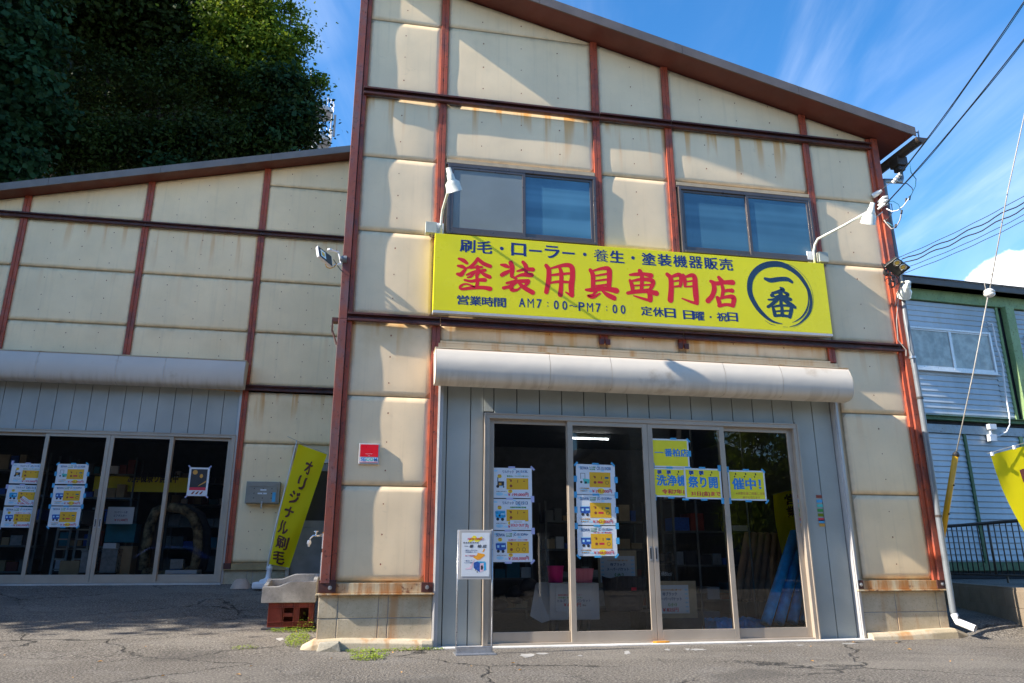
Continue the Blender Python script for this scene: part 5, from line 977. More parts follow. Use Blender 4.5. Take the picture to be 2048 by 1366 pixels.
# ================================================================ posters
def rect(mb,x0,x1,z0,z1,Y): return mb.add([(x0,Y,z0),(x1,Y,z0),(x1,Y,z1),(x0,Y,z1)],[(0,1,2,3)])
def disc(mb,cx,cz,r,Y,n=12,ax=1): return mb.add([(cx+r*math.cos(k*2*math.pi/n),Y,cz+r*ax*math.sin(k*2*math.pi/n)) for k in range(n)],[tuple(range(n))])
def tapes(t,x0,x1,z0,z1,Y,mat,where):
    mb=MB(); w=.055
    for k,(u,v,rot) in enumerate(where):
        cx=x0+(x1-x0)*u; cz=z0+(z1-z0)*v; hw,hh=(.02,.035) if rot=='v' else (.04,.011) if rot=='h' else (.03,.011)
        ang={'h':0,'v':0,'d':math.radians(-45),'u':math.radians(45)}[rot]
        mb.add([(cx+i*hw*math.cos(ang)-j*hh*math.sin(ang),Y-.0018-.0002*k,cz+i*hw*math.sin(ang)+j*hh*math.cos(ang)) for i,j in ((-1,-1),(1,-1),(1,1),(-1,1))],[(0,1,2,3)])
    mb.build('masking_tape',mat,t)
def machine(t,kind,x,z,w,h,Y):
    b=MB(); k=MB(); c=MB()
    if kind=='pump':
        rect(b,x+w*.25,x+w*.85,z+h*.25,z+h*.62,Y); disc(k,x+w*.25,z+h*.2,h*.13,Y-.0003); disc(k,x+w*.8,z+h*.16,h*.07,Y-.0003); rect(k,x+w*.22,x+w*.30,z+h*.3,z+h*.95,Y-.0003); b.build('machine_picture','ink_black',t)
        rect(c,x+w*.35,x+w*.6,z+h*.3,z+h*.5,Y-.0004); c.build('machine_picture','ink_dark_orange',t)
    elif kind=='teal':
        b.add([(x+w*.3,Y,z+h*.55),(x+w,Y,z+h*.5),(x+w*.95,Y,z+h*.15),(x+w*.45,Y,z+h*.1)],[(0,3,2,1)]); b.build('machine_picture','ink_teal_light',t); disc(k,x+w*.15,z+h*.25,h*.1,Y-.0003); disc(k,x+w*.6,z+h*.22,h*.10,Y-.0003)
        for q in ((.1,.95,.5,.9),(.1,.55,.16,.95),(.45,.95,.5,.6),(.1,.97,.12,.6)): pass
        rect(k,x+w*.08,x+w*.12,z+h*.5,z+h,Y-.0003); rect(k,x+w*.5,x+w*.54,z+h*.5,z+h,Y-.0003); rect(k,x+w*.08,x+w*.54,z+h*.97,z+h,Y-.0003)
    else:
        m='machine_cyan' if kind=='cyan' else 'machine_blue'
        b.add([(x,Y,z+h*.75),(x+w*.95,Y,z+h*.8),(x+w,Y,z+h*.3),(x+w*.7,Y,z+h*.15),(x+w*.05,Y,z+h*.25)],[(0,4,3,2,1)]); b.build('machine_picture',m,t)
        disc(k,x+w*.25,z+h*.12,h*.13,Y-.0003); disc(k,x+w*.7,z+h*.1,h*.13,Y-.0003); rect(c,x+w*.1,x+w*.9,z+h*.76,z+h*.83,Y-.0004); rect(c,x+w*.55,x+w*.9,z+h*.45,z+h*.6,Y-.0004)
        if kind!='cyan': rect(c,x+w*.15,x+w*.35,z+h*.4,z+h*.6,Y-.0004)
        else: disc(k,x+w*.42,z+h*.4,h*.09,Y-.0004)
        c.build('machine_picture','ink_sky',t)
    k.build('machine_picture','ink_black',t)
def product(label,x0,x1,z0,z1,Y,model,title,price,kind,note=None,green=None,tape='tape_blue',tw=(),star=False,sold=None,five=True,group=None):
    t=thing('price_poster',label,'poster',((x0+x1)/2,Y,z0),group); t.rotation_euler[1]=random.uniform(-.010,.010); w=x1-x0; h=z1-z0; X=lambda u:x0+w*u; Z=lambda v:z0+h*v; Yp=Y-.0006
    MB().box((x0,Y,z0),(x1,Y+.0008,z1)).build('paper','paper_white',t)
    mb=MB(); 
    for (u,v,r) in ((.2,.13,.09),(.36,.10,.05),(.57,.95,.04),(.8,.88,.03),(.10,.9,.05),(.68,.80,.05),(.24,.38,.04)): disc(mb,X(u),Z(v),r*w,Yp,12,.45)
    mb.build('bubble_print','ink_sky',t,kind='stuff')
    ox0,ox1,oz0,oz1=(.37,.91,.28,.66) if not star else (.34,.88,.24,.74)
    mb=MB(); rect(mb,X(ox0),X(ox1),Z(oz0),Z(oz1),Yp-.0003); mb.build('orange_field','poster_orange',t)
    mb=MB(); rect(mb,X(.46),X(.50),Z(.54),Z(.60),Yp-.0006); rect(mb,X(.43),X(.49),Z(.595),Z(.615),Yp-.0006); rect(mb,X(.64),X(.655),Z(.51),Z(.60),Yp-.0006); rect(mb,X(.78),X(.83),Z(.55),Z(.575),Yp-.0006); disc(mb,X(.48),Z(.40),w*.035,Yp-.0006,10); mb.build('accessory_picture','ink_brown',t)
    if star:
        mb=MB(); rect(mb,X(.55),X(.68),Z(.37),Z(.44),Yp-.0006); mb.build('accessory_picture','ink_red',t); mb=MB(); rect(mb,X(.73),X(.83),Z(.53),Z(.59),Yp-.0006); mb.build('accessory_picture','ink_teal',t)
    mb=MB(); n=20
    for cx in ((.79,) if star else (.64,.79)):
        if not star and not five: continue
        for k in range(n):
            a,b=k*2*math.pi/n,(k+1)*2*math.pi/n; mb.add([(X(cx)+r*w*math.cos(t_),Yp-.0006,Z(.40)+r*w*math.sin(t_)) for t_,r in ((a,.045),(b,.045),(b,.036),(a,.036))],[(0,1,2,3)])
    if mb.v: mb.build('hose_picture','ink_black',t)
    mb=MB(); text(mb,title,X(.10),X(.32),Z(.82),h*.10,Yp-.0003,.03) if title!='ワルテック' else text(mb,title,X(.27),X(.55),Z(.82),h*.10,Yp-.0003,.03)
    mb.build('title_lettering','ink_navy',t); mb=MB(); text(mb,model,X(.60) if title=='ワルテック' else X(.53),X(.90),Z(.82),h*.105,Yp-.0003,.03); mb.build('model_lettering','ink_navy',t)
    if green: mb=MB(); text(mb,green[0],X(green[1]),X(green[2]),Z(green[3]),h*.055,Yp-.0003,.05); mb.build('note_lettering','ink_green',t)
    if title!='ワルテック': mb=MB(); text(mb,'セイワ産業',X(.34),X(.50),Z(.88),h*.05,Yp-.0003,.04); text(mb,'高圧洗浄機',X(.35),X(.49),Z(.81),h*.05,Yp-.0003,.04); mb.build('note_lettering','ink_green',t)
    if note: mb=MB(); text(mb,note,X(.40),X(.88),Z(.685) if not star else Z(.755),h*.05,Yp-.0003,.05); mb.build('note_lettering','ink_red',t)
    mb=MB(); 
    if star: disc(mb,X(.63),Z(.12),w*.10,Yp-.0002,10,.7)
    else: disc(mb,X(.20),Z(.72),w*.055,Yp-.0002,9,.85); disc(mb,X(.46),Z(.22),w*.06,Yp-.0005,9,.7)
    mb.build('burst_print','ink_yellow',t)
    mb=MB(); text(mb,price,X(.40),X(.91),Z(.05),h*.115,Yp-.0009,.03); 
    if not star: text(mb,'限定',X(.165),X(.235),Z(.73),h*.05,Yp-.0006,.04); text(mb,'1台',X(.17),X(.23),Z(.67),h*.05,Yp-.0006,.04); text(mb,'44%',X(.42),X(.50),Z(.22),h*.05,Yp-.0008,.04); text(mb,'OFF',X(.43),X(.49),Z(.17),h*.04,Yp-.0008,.04)
    mb.build('price_lettering','ink_red',t)
    mb=MB(); text(mb,'税込',X(.84),X(.89),Z(.17),h*.035,Yp-.0003,.03); 
    if not star: text(mb,'定価￥400,000→',X(.12),X(.38),Z(.20),h*.03,Yp-.0003,.02)
    mb.build('small_lettering','ink_black',t)
    if star: mb=MB(); text(mb,'人気の定番機種',X(.08),X(.33),Z(.17),h*.05,Yp-.0003,.03); text(mb,'在庫あり！',X(.10),X(.30),Z(.09),h*.05,Yp-.0003,.03); mb.build('note_lettering','ink_dark_orange',t)
    machine(t,kind,X(.09),Z(.30),w*.26,h*.40,Yp-.0004)
    if tw: tapes(t,x0,x1,z0,z1,Y,tape,tw)
    if sold:
        s=thing('sold_out_tag',sold[4],'tag',((x0+x1)/2,Y-.004,z0+h*.1)); cx,cz=X(sold[0]),Z(sold[1]); tw_,th=w*.37,h*.25; ang=sold[2]
        def rot(vs): return [(cx+(x-cx)*math.cos(ang)-(z-cz)*math.sin(ang),y,cz+(x-cx)*math.sin(ang)+(z-cz)*math.cos(ang)) for x,y,z in vs]
        m=MB(); m.box((cx-tw_/2,Y-.004,cz-th/2),(cx+tw_/2,Y-.003,cz+th/2)); m.v=rot(m.v); m.build('card','paper_white',s)
        m=MB(); text(m,'SOLD OUT',cx-tw_*.46,cx+tw_*.46,cz-th*.32,th*.36,Y-.0046,.05); m.v=rot(m.v); m.build('lettering','ink_red',s)
        m=MB(); text(m,'おかげさまで',cx-tw_*.25,cx+tw_*.3,cz+th*.18,th*.16,Y-.0046,.03); m.v=rot(m.v); m.build('small_lettering','ink_dark_orange',s)
    return t
def pxr(a,b,c,d,Y): q=P((a+c)/2,(b+d)/2,Y); x0=P(a,(b+d)/2,Y)[0]; x1=P(c,(b+d)/2,Y)[0]; return x0,x1,P((a+c)/2,d,Y)[2],P((a+c)/2,b,Y)[2]
yA=panes[0][2]-.003; yB=panes[1][2]-.003
TA=[(0,1.02,'v'),(.5,1.02,'h'),(1.02,1.0,'d')]; G1='price posters on the first glass door'; G2='price posters taped with blue tape on the second glass door'
product('top price poster of the column on the leftmost main door, 199,000 yen',*pxr(983,936,1064,996,yA),yA,'JA1513L','ワルテック','￥199,000円','pump',green=('最長30m・コンパクト低コスト',.38,.92,.70),tape='tape_lilac',tw=TA,five=False,group=G1)
product('middle price poster on the leftmost main door, with a sold out card over its price',*pxr(983,998,1064,1060,yA),yA,'DE1513','ワルテック','￥286,000円','cyan',green=('低騒音防音型高圧洗浄機',.46,.86,.70),tape='tape_lilac',tw=[(.45,1.01,'h'),(1.02,1.0,'v')],sold=(.64,.19,0,0,'white sold out card stuck on the middle price poster of the leftmost main door'),five=False,group=G1)
product('bottom price poster of the column on the leftmost main door, 350,000 yen',*pxr(984,1062,1065,1124,yA),yA,'JC-1513DPN+','SEIWA','￥350,000円','blue',note='20m開口ホースセット内容',tape='tape_lilac',tw=[(.4,1.01,'h'),(1.02,1.0,'v'),(.4,-.02,'h'),(1.0,0,'u')],group=G1)
TB=[(0,1.0,'u'),(.5,1.02,'h'),(.95,1.02,'d'),(-.02,.5,'v'),(1.02,.5,'v')]
product('top price poster of the column on the second main door, 295,000 yen',*pxr(1152,929,1230,989,yB),yB,'CK-1513GSR','SEIWA','￥295,000円','teal',tw=TB,star=True,group=G2)
product('middle price poster of the column on the second main door, 367,000 yen',*pxr(1153,990,1232,1050,yB),yB,'JC-1513DPN+','SEIWA','￥367,000円','blue',tw=[(-.02,1,'v'),(1.02,1,'v'),(.5,1.01,'h'),(-.02,.5,'v'),(1.02,.5,'v')],star=True,group=G2)
product('bottom price poster of the column on the second main door, 368,000 yen',*pxr(1155,1052,1234,1112,yB),yB,'JC-1513SLN+','SEIWA','￥368,000円','blue',note='マルチ対応',tw=[(-.02,1,'v'),(1.02,1,'v'),(.5,1.01,'h'),(.5,-.02,'h'),(.02,-.02,'d'),(.98,0,'u'),(1.02,.5,'v')],star=True,group=G2)
G3='price posters on the annex doors'; yC=lp[3][2]-.003; yD=lp[2][2]-.003
yl=[p for p in lp]; 
def ydoor(x):
    for a,b,y in lp:
        if a-.05<=x<=b+.05: return y-.004
    return YL-.02
def prodL(label,q,*a,**k):
    Yq=YL; r=pxr(*q,Yq); Yq=min(ydoor(r[0]),ydoor(r[1])); r=pxr(*q,Yq); product(label,*r,Yq,*a,group=G3,**k)
prodL('top price poster of the left column on the annex doors, 199,000 yen',(21,927,83,967),'JA1513L','ワルテック','￥199,000円','pump',green=('最長30m・コンパクト低コスト',.38,.92,.70),tape='tape_lilac',tw=TA,five=False)
prodL('middle price poster of the left annex column with a slanting sold out card',(12,970,75,1011),'DE1513','ワルテック','￥286,000円','cyan',green=('低騒音防音型高圧洗浄機',.46,.86,.70),tape='tape_lilac',tw=[(.45,1.01,'h'),(-.02,.9,'v')],sold=(.66,.22,-.6,0,'slanting white sold out card on the middle left poster of the annex doors'),five=False)
prodL('bottom price poster of the left column on the annex doors, 250,000 yen',(4,1014,67,1055),'JC-1513DPN+','SEIWA','￥250,000円','blue',note='20m開口ホースセット内容',tape='tape_lilac',tw=[(.4,1.01,'h'),(-.02,-.02,'d'),(.98,0,'u')])
prodL('top price poster of the right column on the annex doors, 295,000 yen',(113,928,175,968),'CK-1513GSR','SEIWA','￥295,000円','teal',tw=TB,star=True)
prodL('middle price poster of the right column on the annex doors, 367,000 yen',(105,971,168,1011),'JC-1513DPN+','SEIWA','￥367,000円','blue',tw=[(-.02,1,'v'),(1.02,1,'v'),(.5,1.01,'h'),(-.02,.5,'v'),(1.02,.5,'v')],star=True)
prodL('bottom price poster of the right column on the annex doors, 368,000 yen',(98,1013,160,1054),'JC-1513SLN+','SEIWA','￥368,000円','blue',tw=[(-.02,1,'v'),(1.02,1,'v'),(.5,1.01,'h'),(.5,-.02,'h'),(.02,-.02,'d'),(.98,0,'u')],star=True)
# portrait poster
Yq=ydoor(-3.0); x0,x1,z0,z1=pxr(376,935,417,992,Yq); t=thing('portrait_poster','dark portrait poster with orange moon on the rightmost annex door','poster',((x0+x1)/2,Yq,z0))
MB().box((x0,Yq,z0),(x1,Yq+.001,z1)).build('paper','paper_white',t); w=x1-x0;h=z1-z0; MB().box((x0+w*.1,Yq-.001,z0+h*.2),(x1-w*.1,Yq-.0002,z1-h*.06)).build('dark_print','ink_black',t)
mb=MB(); disc(mb,x0+w*.3,z0+h*.83,w*.12,Yq-.0015,16); disc(mb,x0+w*.62,z0+h*.70,w*.08,Yq-.0015,12,1.3); mb.add([(x0+w*.55,Yq-.0015,z0+h*.38),(x0+w*.9,Yq-.0015,z0+h*.55),(x0+w*.88,Yq-.0015,z0+h*.48),(x0+w*.5,Yq-.0015,z0+h*.33)],[(0,1,2,3)]); mb.build('figure_print','ink_dark_orange',t)
mb=MB(); rect(mb,x0+w*.1,x1-w*.1,z0+h*.2,z0+h*.30,Yq-.0016); mb.build('red_print','ink_red',t); mb=MB()
for k in range(3): mb.add([(x0+w*(.3+k*.2),Yq-.0006,z0+h*.15),(x0+w*(.4+k*.2),Yq-.0006,z0+h*.17),(x0+w*(.3+k*.2),Yq-.0006,z0+h*.06),(x0+w*(.2+k*.2),Yq-.0006,z0+h*.06)],[(0,1,2,3)])
mb.build('brush_print','ink_brown',t); tapes(t,x0,x1,z0,z1,Yq,'tape_lilac',[(0,1.02,'d'),(1,1.02,'u'),(0,-.02,'u'),(1,-.02,'d')])
# yellow festival sheets
def sheet(label,q,Y,blue=None,red=None,orange=None,icons=0,tw=()):
    x0,x1,z0,z1=pxr(*q,Y); w=x1-x0;h=z1-z0; t=thing('festival_poster',label,'poster',((x0+x1)/2,Y,z0),'yellow festival sheets taped on the right doors')
    MB().box((x0,Y,z0),(x1,Y+.0008,z1)).build('paper','paper_white',t); MB().box((x0+.022,Y-.001,z0+.018),(x1-(.02 if icons!=3 else .0),Y-.0002,z1-.018)).build('yellow_field','poster_yellow',t)
    for items,m,n_ in ((blue,'ink_blue','blue_lettering'),(red,'ink_red','red_lettering'),(orange,'ink_dark_orange','small_lettering')):
        if items:
            mb=MB()
            for s,u0,u1,v0,v1 in items: text(mb,s,x0+w*u0,x0+w*u1,z0+h*v0,h*(v1-v0),Y-.0014,.055 if m!='ink_dark_orange' else .02)
            mb.build(n_,m,t)
    if icons:
        mb=MB(); k2=MB()
        for k in range(3):
            cx=x0+w*(.2+k*.27); cz=z0+h*.86
            if icons<=3 and k<2: rect(mb,cx-w*.06,cx+w*.06,cz-h*.06,cz+h*.06,Y-.0013)
            disc(k2,cx-w*.02,cz-h*.07,w*.02,Y-.0015,8); rect(k2,cx,cx+w*.03,cz-h*.02,cz+h*.05,Y-.0016)
        if mb.v: mb.build('machine_picture','machine_blue',t)
        k2.build('machine_picture','ink_black',t)
    tapes(t,x0,x1,z0,z1,Y,'tape_blue',tw)
yE=panes[2][2]-.003; yF=panes[3][2]-.003
sheet('upper yellow sheet with blue shop name lettering on the third door',(1303,878,1378,935),yE,blue=[('一',.08,.32,.50,.53),('番柏店',.34,.98,.38,.66)],tw=[(0,1.0,'v'),(.6,1.01,'h'),(1,.97,'d'),(1.01,.5,'v'),(.95,.0,'h'),(.02,.05,'v')])
sheet('lower left yellow festival sheet with blue lettering on the third door',(1306,936,1375,994),yE,blue=[('洗浄機',.10,1.0,.38,.76)],red=[('令和7年10',.24,1.0,.10,.27)],icons=3,tw=[(.03,-.02,'v'),(.5,-.02,'h'),(.5,1.01,'h')])
sheet('lower right yellow festival sheet on the third door, overlapping its neighbour',(1369,937,1443,998),yE-.004,blue=[('祭り開',.10,.90,.36,.74)],red=[('31日(金)まで',.16,.95,.08,.25)],icons=2,tw=[(.5,1.02,'h'),(.97,1.02,'v'),(0,-.02,'h'),(.5,-.02,'h'),(1.0,-.05,'v')])
sheet('yellow festival sheet on the rightmost door beside the tree reflection',(1457,941,1531,1001),yF,blue=[('催中！',.10,.88,.36,.74)],orange=[('※決算在庫ご用意し次第',.18,.96,.18,.28),('終了となります',.36,.82,.06,.14)],icons=5,tw=[(0,1.02,'v'),(.5,1.02,'h'),(.97,1.0,'d'),(0,-.02,'v'),(.5,-.02,'h'),(1,-.03,'u')])
for nm,xs,ym in (('row of small coloured tape strips on the right door stile',(1595,1604),panes[3][2]-.016),('row of small coloured tape strips on the grey siding right of the doors',(1632,1644),.043)):
    t=thing('tape_strip_column',nm,'tape',tuple(P(xs[0],1020,ym)))
    for k,m in enumerate(('ink_brown','tape_blue','ink_teal_light','ink_green','weed_green','ink_red','tape_blue','ink_dark_orange')):
        y=(993+k*9.2) if k<6 else (1043 if k==6 else 1050); a=P(xs[0]+k*.9,y-3,ym-.002); b=P(xs[1]+k*.9,y+3,ym-.002); MB().box((a[0],ym-.003,b[2]),(b[0],ym-.001,a[2])).build('tape_strip',m,t)
# ================================================================ inside the main shop
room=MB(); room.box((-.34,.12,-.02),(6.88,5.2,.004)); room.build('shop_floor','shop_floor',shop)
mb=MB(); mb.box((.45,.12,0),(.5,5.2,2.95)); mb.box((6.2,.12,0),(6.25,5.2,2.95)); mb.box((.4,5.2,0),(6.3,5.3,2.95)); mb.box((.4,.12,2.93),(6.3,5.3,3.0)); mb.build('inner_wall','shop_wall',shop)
for x,y in ((3.32,1.6),(4.45,1.6),(3.6,3.6)):
    t=thing('ceiling_lamp',{(3.32,1.6):'left front fluorescent tube lamp under the shop ceiling behind the glass',(4.45,1.6):'right front fluorescent tube lamp under the shop ceiling behind the glass',(3.6,3.6):'rear fluorescent tube lamp under the shop ceiling'}[(x,y)],'lamp',(x,y,2.86)); MB().box((x-.37,y-.04,2.88),(x+.37,y+.04,2.925)).build('fitting','shelf_grey',t); MB().tube([(x-.34,y,2.862),(x+.34,y,2.862)],.006,8).build('tube','tube_light',t)
def sgn(label,q,Y,lines,back=None):
    x0,x1,z0,z1=pxr(*q,Y); t=thing('price_sign',label,'sign',((x0+x1)/2,Y,z0)); w=x1-x0;h=z1-z0
    MB().box((x0,Y,z0),(x1,Y+.004,z1)).build('paper','paper_white',t)
    mb=MB(); 
    for k in range(12): disc(mb,x0+w*(.06 if k%2 else .93),z0+h*(.08+.075*k),w*.05,Y-.0006-.0001*k,10,.5)
    mb.build('bubble_print','ink_sky',t,kind='stuff')
    if back: a=pxr(*back,Y+.03); MB().box((a[0],Y+.01,a[2]),(a[1],Y+.03,a[3])).build('backing_board','plywood',t)
    for s,u0,u1,v0,v1,m in lines: mb=MB(); text(mb,s,x0+w*u0,x0+w*u1,z0+h*v0,h*(v1-v0),Y-.002,.045); mb.build('lettering',m,t)
sgn('white sign for the large black bucket behind the second door',(1201,1112,1270,1165),1.3,[('小さな力でも楽に運べる！',.2,.8,.80,.86,'ink_dark_orange'),('侍ブラック',.28,.72,.62,.74,'ink_navy'),('スーパーバケット',.18,.82,.44,.56,'ink_navy'),('（大）',.40,.66,.22,.36,'ink_green')],back=(1196,1101,1273,1175))
sgn('white sign with the 825 yen price behind the third door',(1312,1170,1378,1227),.75,[('小さな力でも楽に運べる！',.1,.8,.80,.86,'ink_dark_orange'),('侍ブラック',.2,.64,.62,.75,'ink_navy'),('スーパーバケット',.05,.78,.45,.57,'ink_navy'),('（小）',.36,.62,.25,.37,'ink_green'),('￥825円',.18,.66,.06,.20,'ink_red')],back=(1300,1162,1392,1236))
# cloth covered table
Y=.75; x0,x1,z0,z1=pxr(1099,1166,1199,1240,Y); t=thing('display_table','table under a white cloth with pink containers behind the second door','table',((x0+x1)/2,Y,0)); zt_=z1
mb=MB(); mb.box((x0,Y,z0),(x1,Y+.55,z1)); mb.build('cloth_cover','white_cloth',t,bevel=.01)
mb=MB(); a=P(1075,1166,Y+.2); b=P(1060,1232,Y-.1); c=P(1084,1246,Y-.12); mb.add([(x0-.005,Y+.1,z1),(x0-.10,Y+.3,z1),tuple(b),tuple(c),(x0-.005,Y-.02,z0)],[(0,1,2,3,4)]); mb.build('cloth_drape','white_cloth',t)
for s in (-1,1):
    for yy in (.1,.45): MB().box(((x0+x1)/2+s*.2-.02,Y+yy,.004),((x0+x1)/2+s*.2+.02,Y+yy+.04,z0)).build('leg','shelf_grey',t)
x0_,x1_,z0_,z1_=pxr(1112,1171,1187,1223,Y-.01); t=thing('price_sign','paper sign pinned to the white table cloth','sign',((x0_+x1_)/2,Y-.01,z0_)); MB().box((x0_,Y-.008,z0_),(x1_,Y-.004,z1_)).build('paper','paper_white',t)
w=x1_-x0_;h=z1_-z0_
for s,u0,u1,v0,v1,m in (('有田の窯元　専門メーカー',.05,.70,.60,.67,'ink_red'),('100年続くおつくじとたる♪',.05,.70,.50,.57,'ink_green'),('ヒルプ　ラストパンセット',.04,.92,.36,.47,'ink_navy'),('￥6,600円',.2,.66,.18,.33,'ink_red'),('税込',.70,.80,.20,.27,'ink_black')): mb=MB(); text(mb,s,x0_+w*u0,x0_+w*u1,z0_+h*v0,h*(v1-v0),Y-.0105,.03); mb.build('lettering',m,t)
Yb=.95; c=P(1111,1165,Yb); MB().lathe((c[0],Yb,zt_),(0,0,1),[(0,0),(.001,.09),(.18,.10),(.19,.107),(.20,.107),(.20,.098),(.01,.085)],20).build('pink_bucket','pink_plastic',label='deep pink round bucket on the cloth covered table',cat='bucket',smooth=True)
x0,x1,_,z1=pxr(1143,1138,1183,1166,Yb); mb=MB(); mb.add([(x,y,z) for z,e in ((zt_,.02),(z1,0)) for x,y in ((x0+e,Yb-.1+e),(x1-e,Yb-.1+e),(x1-e,Yb+.1-e),(x0+e,Yb+.1-e))],[(0,1,5,4),(1,2,6,5),(2,3,7,6),(3,0,4,7),(0,3,2,1)]); t=mb.build('pink_basket','light_pink_plastic',label='light pink rectangular basket beside the pink bucket',cat='basket'); MB().tube([(x0,Yb-.1,z1),(x1,Yb-.1,z1),(x1,Yb+.1,z1),(x0,Yb+.1,z1),(x0,Yb-.1,z1)],.008,6).build('rim','light_pink_plastic',t)
# black bag
Y=.62; x0,x1,z0,z1=pxr(1213,1155,1300,1222,Y); vs=[];n=22;rows=6
for j in range(rows+1):
    v=j/rows
    for i in range(n):
        a=2*math.pi*i/n; rx=(x1-x0)/2*(.82+.2*v+.03*math.sin(a*5+v*3)); ry=.14*(.9+.3*v); vs.append(((x0+x1)/2+rx*math.copysign(abs(math.cos(a))**.6,math.cos(a)),Y+.16+ry*math.sin(a),z0+(z1-z0)*v*(1+.05*math.sin(a*3))))
bg_=MB().add(vs,[(j*n+i,j*n+(i+1)%n,(j+1)*n+(i+1)%n,(j+1)*n+i) for j in range(rows) for i in range(n)]).build('tool_bag','black_bag',label='black fabric tool bag on a crate behind the second door',cat='bag',smooth=True)
a=pxr(1263,1175,1273,1181,Y-.02); MB().box((a[0],Y-.02,a[2]),(a[1],Y-.01,a[3])).build('brand_label','ink_red',bg_)
for (q,lab) in (((1000,1160,1062,1215),'black crumpled sacks heaped on the floor behind the first door'),): 
    x0,x1,z0,z1=pxr(*q,1.0); R=random.Random(2); mb=MB()
    for k in range(6): cx,cz=R.uniform(x0,x1),R.uniform(z0,z1-.05); mb.lathe((cx,1.0+R.uniform(0,.2),cz-.06),(R.uniform(-.5,.5),0,1),[(0,0),(.02,.08),(.06,.13),(.10,.11),(.14,.06),(.16,0)],9)
    mb.build('sack_heap','black_bag',label=lab,cat='sacks',smooth=True)
x0,x1,z0,z1=pxr(1313,1105,1342,1162,1.0); t=thing('black_bucket_stack','stack of black lidded buckets with white brush lettering behind the third door','buckets',((x0+x1)/2,1.0,z0-.2)); 
for k in range(3): zz=z0+(z1-z0)*k/3*1.0; MB().lathe(((x0+x1)/2,1.1,zz),(0,0,1),[(0,0),(.001,.12),((z1-z0)/3-.03,.135),((z1-z0)/3-.028,.145),((z1-z0)/3-.004,.145),((z1-z0)/3-.003,0)],20).build('bucket','black_plastic',t)
mb=MB(); text(mb,'侍Black',(x0+x1)/2-.07,(x0+x1)/2+.08,z0+.06,.06,.95,.01,0,.3); mb.build('lettering','paper_white',t)
x0,x1,z0,z1=pxr(1290,1165,1410,1240,1.3); MB().box((x0,1.3,.004),(x1+.2,1.9,z0+.10)).build('low_shelf','shelf_grey',label='low grey shelf board behind the third door',cat='shelf')
# rolls of sheeting
Y=.55
def roll(label,a,b,r,mat,grp=None,nm='sheet_roll'):
    a=Vector(tuple(a)); b=Vector(tuple(b)); d=(b-a).normalized(); L=(b-a).length
    return MB().lathe(a,d,[(0,r*.45),(.001,r),(L*.3,r*1.0),(L*.3+.003,r*.97),(L*.3+.01,r),(L,r),(L+.001,r*.45)],18).build(nm,mat,label=label,cat='roll',group=grp,smooth=True)
GB='blue sheeting rolls leaning behind the right door'
for k,(bx,tx,w_) in enumerate(((1531,1590,.064),(1558,1607,.060),(1585,1624,.062),(1609,1642,.058))): roll(['leftmost leaning roll of blue sheeting behind the right door','second leaning roll of blue sheeting from the left','third leaning roll of blue sheeting from the left','rightmost roll of blue sheeting, half hidden by the door stile'][k],P(bx,1248-k*1.5,.26+.03*k),P(tx,1066,.62+.03*k),w_,'tarp_blue',GB)
GK='brown paper rolls standing in the right corner'
for k in range(6): roll(['first','second','third','fourth','fifth','sixth'][k]+' tall brown paper roll from the left in the right corner',P(1474+k*15,1200,1.5+.05*k),P(1496+k*13,1068,1.9),.055,'kraft_brown',GK)
mb=MB(); R=random.Random(9); x0,x1,z0,z1=pxr(1424,1203,1530,1240,.95); z0=.01; z1=.17
n=16; vs=[(x0+(x1-x0)*i/n,.85+j*.09,(z1-.02+.02*math.sin(i*1.9+j)+.015*R.random()) if 0<i<n and 0<j else z0) for j in range(7) for i in range(n+1)]; mb.add(vs,[(j*(n+1)+i,j*(n+1)+i+1,(j+1)*(n+1)+i+1,(j+1)*(n+1)+i) for j in range(6) for i in range(n)]); mb.build('folded_tarp','tarp_blue',label='folded blue tarpaulin bundle lying on the shop floor',cat='tarpaulin')
# solid flag set inside, standing in for one reflected in the glass
flag('banner_flag','yellow banner flag with dark lettering set inside in place of a reflection in the right door',tuple(P(1590,1225,1.2)),[P(1606,1222,1.2),P(1600,1080,1.2),P(1594,985,1.2)],[P(1543,990,1.18),P(1597,975,1.18)],[P(1546,988,1.18),P(1596,978,1.18),P(1608,1205,1.18),P(1586,1212,1.18)],'営業',[(.45,.9,.03,.13),(.45,.9,.14,.24)],wave=.03)
# racks
def rack(label,x0,x1,y,z0,zs,items,seed=1,d=.45):
    t=thing('shelf_rack',label,'shelf',((x0+x1)/2,y+d/2,z0)); top=zs[-1]+.35
    for a in (x0,x1):
        for b in (y,y+d): MB().box((a-.015,b-.015,z0),(a+.015,b+.015,top)).build('upright','shelf_grey',t)
    R=random.Random(seed)
    for z in zs: MB().box((x0,y,z),(x1,y+d,z+.03)).build('shelf_board','shelf_grey',t)
    if items:
        for z in zs:
            x=x0+.03
            while x<x1-.15:
                w=R.uniform(.08,.25); h=R.uniform(.08,.28); m=R.choice(['cardboard','shop_dark','shelf_grey','machine_blue','clear_box','paper_white','ink_teal','crate_red','black_plastic','plywood'])
                MB().box((x,y+.03,z+.03),(x+w,y+d-.05,z+.03+h)).build('stored_box',m,t); x+=w+.02
    return t
rack('grey shelf rack full of goods at the back of the main shop',1.0,2.6,3.6,.004,[.15,.6,1.05,1.5],1,3); rack('grey shelf rack behind the third door at the back',2.9,4.6,3.9,.004,[.15,.6,1.05,1.5],1,4); rack('tall rack of goods on the right inner wall of the shop',4.6,5.9,2.6,.004,[.3,.8,1.3,1.8],1,6)
